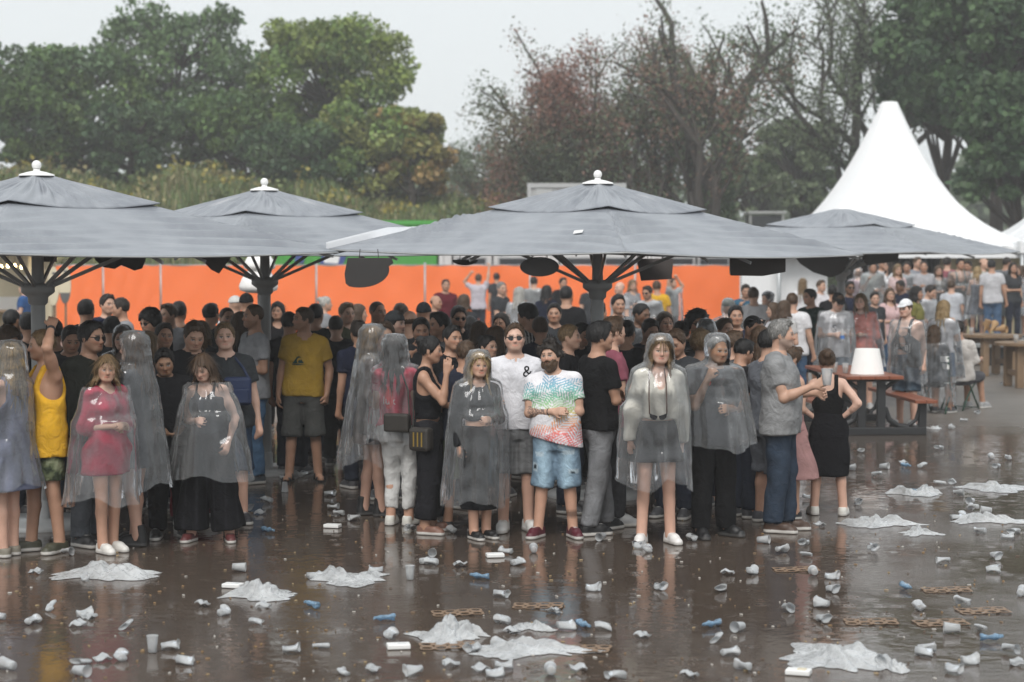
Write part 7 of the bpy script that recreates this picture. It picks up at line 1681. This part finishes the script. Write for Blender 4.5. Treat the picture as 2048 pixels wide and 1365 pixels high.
CP = '''1020,1110,w 1068,1108,w 1032,1133,w 866,1112,w 850,1130,c 876,1132,c 932,1134,f 992,1194,c 1172,1182,c 1310,1178,c 1440,1182,c 1208,1081,w 1295,1107,w 1265,1096,w 1392,1084,w 1515,1087,w 1552,1108,c 1610,1090,w 1468,1152,f 1500,1152,c 1630,1155,w 1650,1158,c 1660,1184,c 1574,1222,c 1655,1218,c 1642,1243,c 1485,1262,w 1296,1280,f 1442,1314,c 1430,1282,x 1120,1262,w 1190,1262,x 1096,1226,f 1020,1250,c 1038,1268,f 960,1302,w 1010,1302,w 918,1332,f 950,1347,f 990,1342,c 972,1356,c 845,1352,c 1103,1356,w 1140,1345,f 1245,1358,w 1395,1360,f 1503,1345,c
700,1352,x 740,1350,f 565,1308,c 625,1298,x 772,1280,c 497,1250,x 445,1234,c 465,1145,w 622,1160,c 645,1160,x 820,1160,w 765,1147,c 540,1216,f 107,1224,x 155,1236,c 190,1236,f 8,1243,c 52,1252,c 168,1256,f 252,1256,x 305,1306,w 325,1300,c 170,1326,x 190,1326,f 240,1325,c 352,1330,w 28,1342,w 150,1352,w 415,1216,f 128,1110,c 180,1163,x 60,1148,f
1692,942,c 1760,938,w 1744,955,c 1843,938,c 1716,905,c 1985,920,w 1995,936,c 2023,922,c 1908,968,w 1908,992,c 1605,1000,w 1712,1008,w 1945,1008,w 1953,1022,w 1983,1028,w 1905,1042,w 1973,1068,c 2003,1080,c 1925,1040,c 1737,1100,c 1900,1130,c 1988,1118,w 1973,1145,w 1625,1116,x 1845,1224,c 1935,1214,c 1920,1268,w 1975,1265,x 1835,1305,c 2010,1305,c 1830,1312,c 1775,1330,w 1925,1330,c 1890,1345,c 2028,1327,f 2040,1195,w 1630,1055,f 1935,845,c 1950,828,c 2030,1068,w
570,985,u 430,985,c 652,992,c 520,1000,x 545,1008,c 530,1030,f 655,1020,c 690,1032,w 720,1042,c 500,1020,c 605,955,c 640,950,f 560,960,c 690,945,c 575,945,x 480,1005,f 830,1062,w 870,1052,x 910,1068,c 1960,770,c 1990,745,c 2035,760,x 2010,770,c 1905,860,c 1880,900,c 1800,930,f 1870,970,x'''
for tok in CP.split():
    x, y, k = tok.split(','); x, y = float(x), float(y)
    if k == 'w' and rl.random() < .45: k = 'c'
    put_cup(x, y, {'w': 'whole', 'c': 'crushed', 'f': 'flat', 'x': 'split', 'u': 'whole'}[k], zone=zone_of(x, y), up=k == 'u' or (k == 'w' and rl.random() < .15))
ORD = 'first second third fourth fifth sixth seventh eighth ninth tenth eleventh twelfth thirteenth fourteenth fifteenth sixteenth seventeenth eighteenth nineteenth twentieth'.split()
for (d, zone), lst in LITTER.items():
    for k, (x_, o) in enumerate(sorted(lst, key=lambda q: q[0])):
        tag(o, f'{ORD[k]} {d} plastic cup from the left {zone}' if len(lst) > 1 else f'only {d} plastic cup {zone}', 'cup', f'{d} cups {zone}')
# cups in hands and on tables
p_, e_, i_, lab = HANDS[0]
Wr, fo = p_.arm[i_][2], p_.arm[i_][3]; M_ = Matrix.Translation(e_.location) @ Matrix.Rotation(e_.rotation_euler.z, 4, 'Z'); c = M_ @ Vector((Wr + fo * .10).tolist())
o = link('plastic_cup', CUPS['whole'][0], None, c + Vector((.03, -.01, -.03))); o.scale = (1.15,) * 3; tag(o, lab, 'cup')
for k, (x, y, z, lab) in enumerate(((T1[0] - .42, T1[1] - .2, .793, 'cup of beer standing on the bar table beside the paper cones'), (T2[0] - .28, T2[1] - .1, .793, 'cup of beer standing on the nearer bar table'), (4.42, 26.35, .786, 'squat cup of beer left of the lampshade on the picnic table'), (4.30, 26.5, .786, 'second squat cup of beer at the edge of the picnic table'))):
    o = tag(empty('beer_cup', (x, y, z)), lab, 'cup'); cc = link('cup', CUPS['whole'][0], o); cc.scale = (1.1,) * 3
    MB().lathe([(.001, .01), (.031, .01), (.038, .075), (.001, .076)], n=16).build('beer', MATS.get('beer') or simple_mat('beer', (.55, .26, .03), .2, .1), o, smooth=True)

# trodden white ponchos and cloths
M_RAG = plastic_mat('wet_white_film', .66, rough=.22, bs=26, bstr=1.0, edge=.3, crs=.0, ior=1.45, zst=1.0)
def rag(px0, px1, py, hgt, depth, label, seed):
    a, b = on_ground(px0, py), on_ground(px1, py); w = (b.x - a.x); r = np.random.RandomState(seed); nx, ny = 64, 34
    U, Wv = np.meshgrid(np.linspace(-1, 1, nx), np.linspace(-1, 1, ny)); f = 0; 
    for i in range(9):
        k = r.normal(size=2) * (3.5 + i * 2.4); f = f + (.5 + .5 * np.sin(U * k[0] + Wv * k[1] + r.uniform(0, 6) + 1.5 * np.sin(U * 3 + i))) ** 1.4 / (1 + i * .30)
    f = (f.max() - f) / (f.max() - f.min())   # ridged
    ang = np.arctan2(Wv, U); edge = 1 + .16 * np.sin(ang * 3 + seed) + .12 * np.sin(ang * 7 + seed * 2) + .08 * np.sin(ang * 13)
    rad = np.sqrt(U ** 2 + Wv ** 2); rmax = 1 / np.maximum(np.abs(np.cos(ang)), np.abs(np.sin(ang))); rn = rad / rmax
    X = np.cos(ang) * rn * edge * w / 2; Yv = np.sin(ang) * rn * edge * depth / 2 + .06 * np.sin(X / w * 7 + seed)
    lob = .35
    for _ in range(4): lob = lob + r.uniform(.25, .6) * np.exp(-((U - r.uniform(-.75, .75)) / r.uniform(.18, .4)) ** 2 - ((Wv - r.uniform(-.4, .4)) / .6) ** 2)
    lob = lob / lob.max(); Z = hgt * .78 * lob * (1 - rn ** 3) * (.5 + .5 * f ** .9) * (1 + .25 * np.sin(U * 17 + 3 * np.sin(Wv * 5 + seed))) + .004
    V = np.stack([X, Yv, Z], 2).reshape(-1, 3); Q = np.array([(j * nx + i, j * nx + i + 1, (j + 1) * nx + i + 1, (j + 1) * nx + i) for j in range(ny - 1) for i in range(nx - 1)])
    o = link('discarded_poncho', mesh_from('discarded_poncho', V, Q, M_RAG), None, ((a.x + b.x) / 2, a.y, 0)); tag(o, label, 'poncho', 'trodden white ponchos on the ground')
for k, (a, b, y, h_, d_, l) in enumerate(((112, 312, 1150, .13, .55, 'long white crumpled poncho lying in front of the person in red'), (455, 592, 1192, .15, .42, 'white crumpled poncho heap with a cup on top'), (630, 772, 1160, .15, .55, 'white crumpled poncho heap in front of the parasol gap'),
    (825, 970, 1275, .17, .42, 'white poncho heap lying over a cardboard carrier in the foreground'), (930, 1180, 1302, .10, .40, 'long thin muddy poncho stretched out in the foreground'), (1010, 1105, 1258, .08, .22, 'small white poncho scrap in the middle foreground'), (1565, 1765, 1318, .14, .75, 'largest white poncho heap in the right foreground'), (1750, 1815, 1335, .09, .3, 'greyish plastic scrap at the end of the largest poncho heap'),
    (1780, 1885, 988, .15, .4, 'white poncho heap with a blue bottle by the person in the black skirt'), (1930, 2060, 978, .11, .6, 'white poncho spread out at the right edge, farthest back'), (1680, 1835, 1050, .12, .35, 'white poncho rope right of the white sneakers'), (1800, 1880, 1068, .10, .3, 'short poncho lump next to the white poncho rope'), (1900, 2060, 1043, .11, .35, 'long white poncho at the right edge with a cup before it'), (2005, 2060, 722, .1, .5, 'far white scrap under the nearer bar table'), (1845, 1885, 858, .07, .2, 'small white scrap at the foot of the picnic table'))):
    rag(a, b, y, h_, d_, l, k + 3)
# cardboard cup carriers with holes
M_CARD = simple_mat('wet_cardboard', (.20, .13, .08), .6, .3, 9, bmp=.3)
def carrier_mesh():
    nx, ny = 4, 2; cw, ch, r = .085, .105, .030; V, F_ = [], []
    for i in range(nx):
        for j in range(ny):
            cx, cy_ = (i - (nx - 1) / 2) * cw, (j - (ny - 1) / 2) * ch; b = len(V); m = 16
            for z in (0, .003):
                for k in range(m):
                    a = 2 * math.pi * k / m + math.pi / m; c, s = math.cos(a), math.sin(a); q = 1 / max(abs(c), abs(s)); V.append((cx + c * q * cw / 2, cy_ + s * q * ch / 2, z))
                for k in range(m):
                    a = 2 * math.pi * k / m + math.pi / m; V.append((cx + r * math.cos(a), cy_ + r * math.sin(a) * 1.15, z))
            for k in range(m):
                k2 = (k + 1) % m; F_ += [(b + 32 + k, b + 32 + k2, b + 48 + k2, b + 48 + k), (b + k2, b + k, b + 16 + k, b + 16 + k2), (b + 16 + k, b + 16 + k2, b + 48 + k2, b + 48 + k), (b + k, b + k2, b + 32 + k2, b + 32 + k)]
    V = np.array(V); V[:, 2] += .004 * (1 + np.sin(V[:, 0] * 14)) + .002 * np.sin(V[:, 1] * 30)
    return mesh_from('carrier', V, F_, M_CARD, False)
CAR = carrier_mesh()
for k, (x, y, az, l) in enumerate(((915, 1228, .15, 'wet cardboard cup carrier with holes left of the middle foreground'), (1076, 1214, -.1, 'wet cardboard cup carrier in the middle behind a flat cup'), (895, 1294, .1, 'cardboard cup carrier half under the poncho heap'), (1165, 1300, -.2, 'cardboard cup carrier right of the muddy poncho'),
    (1592, 1141, .05, 'cardboard cup carrier behind the pair of cups on the right'), (1893, 1182, 0, 'cardboard cup carrier farthest back at the right'), (1966, 1224, .1, 'cardboard cup carrier under a leaning cup near the right edge'), (1742, 1246, -.05, 'cardboard cup carrier left of two on the right'), (1882, 1248, .1, 'cardboard cup carrier right of two, before the blue bag'))):
    g = on_ground(x, y); o = link('cup_carrier', CAR, None, (g.x, g.y, .004), az); tag(o, l, 'cup carrier', 'cardboard cup carriers')
# blue crushed bottles, cartons
M_BLUEP = plastic_mat('blue_plastic', .45, (.55, .75, .95), .2, 20, .5, .4)
_d = [n for n in M_BLUEP.node_tree.nodes if n.type in ('BSDF_DIFFUSE', 'BSDF_TRANSLUCENT')]
for n in _d: n.inputs[0].default_value = (.28, .46, .64, 1)
def bottle_mesh(seed):
    r = np.random.RandomState(seed); n = 18; prof = [(.001, 0), (.028, .0), (.031, .02), (.029, .06), (.031, .10), (.028, .135), (.012, .17), (.013, .18), (.013, .20), (.001, .2)]; V = []
    for rad, z in prof:
        for k in range(n): a = 2 * math.pi * k / n; V.append((rad * math.cos(a), rad * math.sin(a), z))
    V = np.array(V); c = r.uniform(.05, .1); V[:, 1] *= 1 - .6 * np.exp(-((V[:, 2] - c) / .05) ** 2); V[:, 0] += .35 * np.maximum(V[:, 2] - c, 0) * r.choice([-1, 1]); V[:, 2] *= r.uniform(.6, .9); V += .004 * np.sin(V[:, [2, 0, 1]] * 120 + r.uniform(0, 6, 3))
    return mesh_from('crushed_bottle', V, np.array([(i * n + k, i * n + (k + 1) % n, (i + 1) * n + (k + 1) % n, (i + 1) * n + k) for i in range(len(prof) - 1) for k in range(n)]), M_BLUEP)
BOT = [bottle_mesh(s) for s in range(4)]
for k, (x, y, l) in enumerate(((527, 1064, 'crushed blue bottle in the gap right of the wide black trousers'), (978, 1161, 'thin crushed blue bottle in front of the long black skirt'), (634, 1220, 'bright blue crumpled bottle in the left middle foreground'), (790, 1243, 'tiny blue scrap bottle in the middle foreground'), (1158, 1253, 'blue crushed bottle beside two cups in the middle foreground'), (1437, 1253, 'large bright blue crushed bottle right of the middle'), (1805, 1177, 'blue crushed bottle alone on the right'), (1960, 1284, 'blue crushed bottle near the right edge'), (1805, 934, 'flat blue bottle far back on the open ground'), (1826, 988, 'pale blue bottle lying on a poncho heap'))):
    g = on_ground(x, y); o = link('crushed_bottle', BOT[k % 4], None, (g.x, g.y, .03), rl.uniform(0, 6.28)); o.rotation_euler = (math.radians(90), 0, rl.uniform(0, 6.28)); o.scale = (.85,) * 3; tag(o, l, 'bottle', 'crushed blue bottles')
for k, (x, y, l) in enumerate(((466, 1176, 'flat white box lying in front of the parasol gap'), (797, 1298, 'white carton in the middle foreground'), (990, 1115, 'small white packet in front of the long black skirt'), (665, 1056, 'flat white packet on the shaded ground'), (1597, 1350, 'white and yellow printed packet at the bottom edge'))):
    g = on_ground(x, y); o = tag(empty('packet', (g.x, g.y, 0), rl.uniform(-.5, .5)), l, 'packet', 'trodden packets'); MB().box((0, 0, .018), (.14, .09, .03)).build('box', M_FINIAL, o, bevel=.006); MB().box((.02, 0, .0345), (.05, .05, .003)).build('printed_patch', M_YEL if k == 4 else M_CABIN, o)
# countless crumbs: cigarette ends, wood chips, shreds
r = np.random.RandomState(9); V, F_, C = [], [], []
for i in range(520):
    px, py = r.uniform(-30, 2080), 1020 + 350 * r.uniform(0, 1); g = on_ground(px, py); a = r.uniform(0, 6.28); l, w = r.uniform(.005, .016), r.uniform(.003, .006); b = len(V)
    for dx, dy, z in ((-1, -1, .002), (1, -1, .002), (1, 1, .002), (-1, 1, .002), (-.8, -.8, .009), (.8, -.8, .009), (.8, .8, .009), (-.8, .8, .009)): V.append((g.x + dx * l * math.cos(a) - dy * w * math.sin(a), g.y + dx * l * math.sin(a) + dy * w * math.cos(a), z)); 
    F_ += [(b + 4, b + 5, b + 6, b + 7), (b, b + 1, b + 5, b + 4), (b + 1, b + 2, b + 6, b + 5), (b + 2, b + 3, b + 7, b + 6), (b + 3, b, b + 4, b + 7)]
    C += [[(.26, .17, .09), (.45, .43, .40), (.20, .14, .09), (.32, .24, .14), (.12, .09, .07)][r.randint(5)]] * 8
tag(link('litter_crumbs', mesh_from('litter_crumbs', V, np.array(F_), M_CLOTH, False, np.array(C))), 'cigarette ends and small scraps scattered over the wet ground', kind='stuff')

# ------------------------------------------------------------------ rain haze in the air
hz = MB().box((0, 88, 8), (420, 230, 18.4)).build('haze', None); tag(hz, 'thin grey rain haze in the air', kind='stuff')
hz.location = (0, 0, 0)
mh = bpy.data.materials.new('rain_haze'); mh.use_nodes = True; nt = mh.node_tree; nt.nodes.clear()
vo = nt.nodes.new('ShaderNodeVolumePrincipled'); vo.inputs['Color'].default_value = (.985, .993, 1, 1); vo.inputs['Density'].default_value = .0015; vo.inputs['Anisotropy'].default_value = 0.2
out = nt.nodes.new('ShaderNodeOutputMaterial'); nt.links.new(vo.outputs[0], out.inputs['Volume']); hz.data.materials.append(mh)
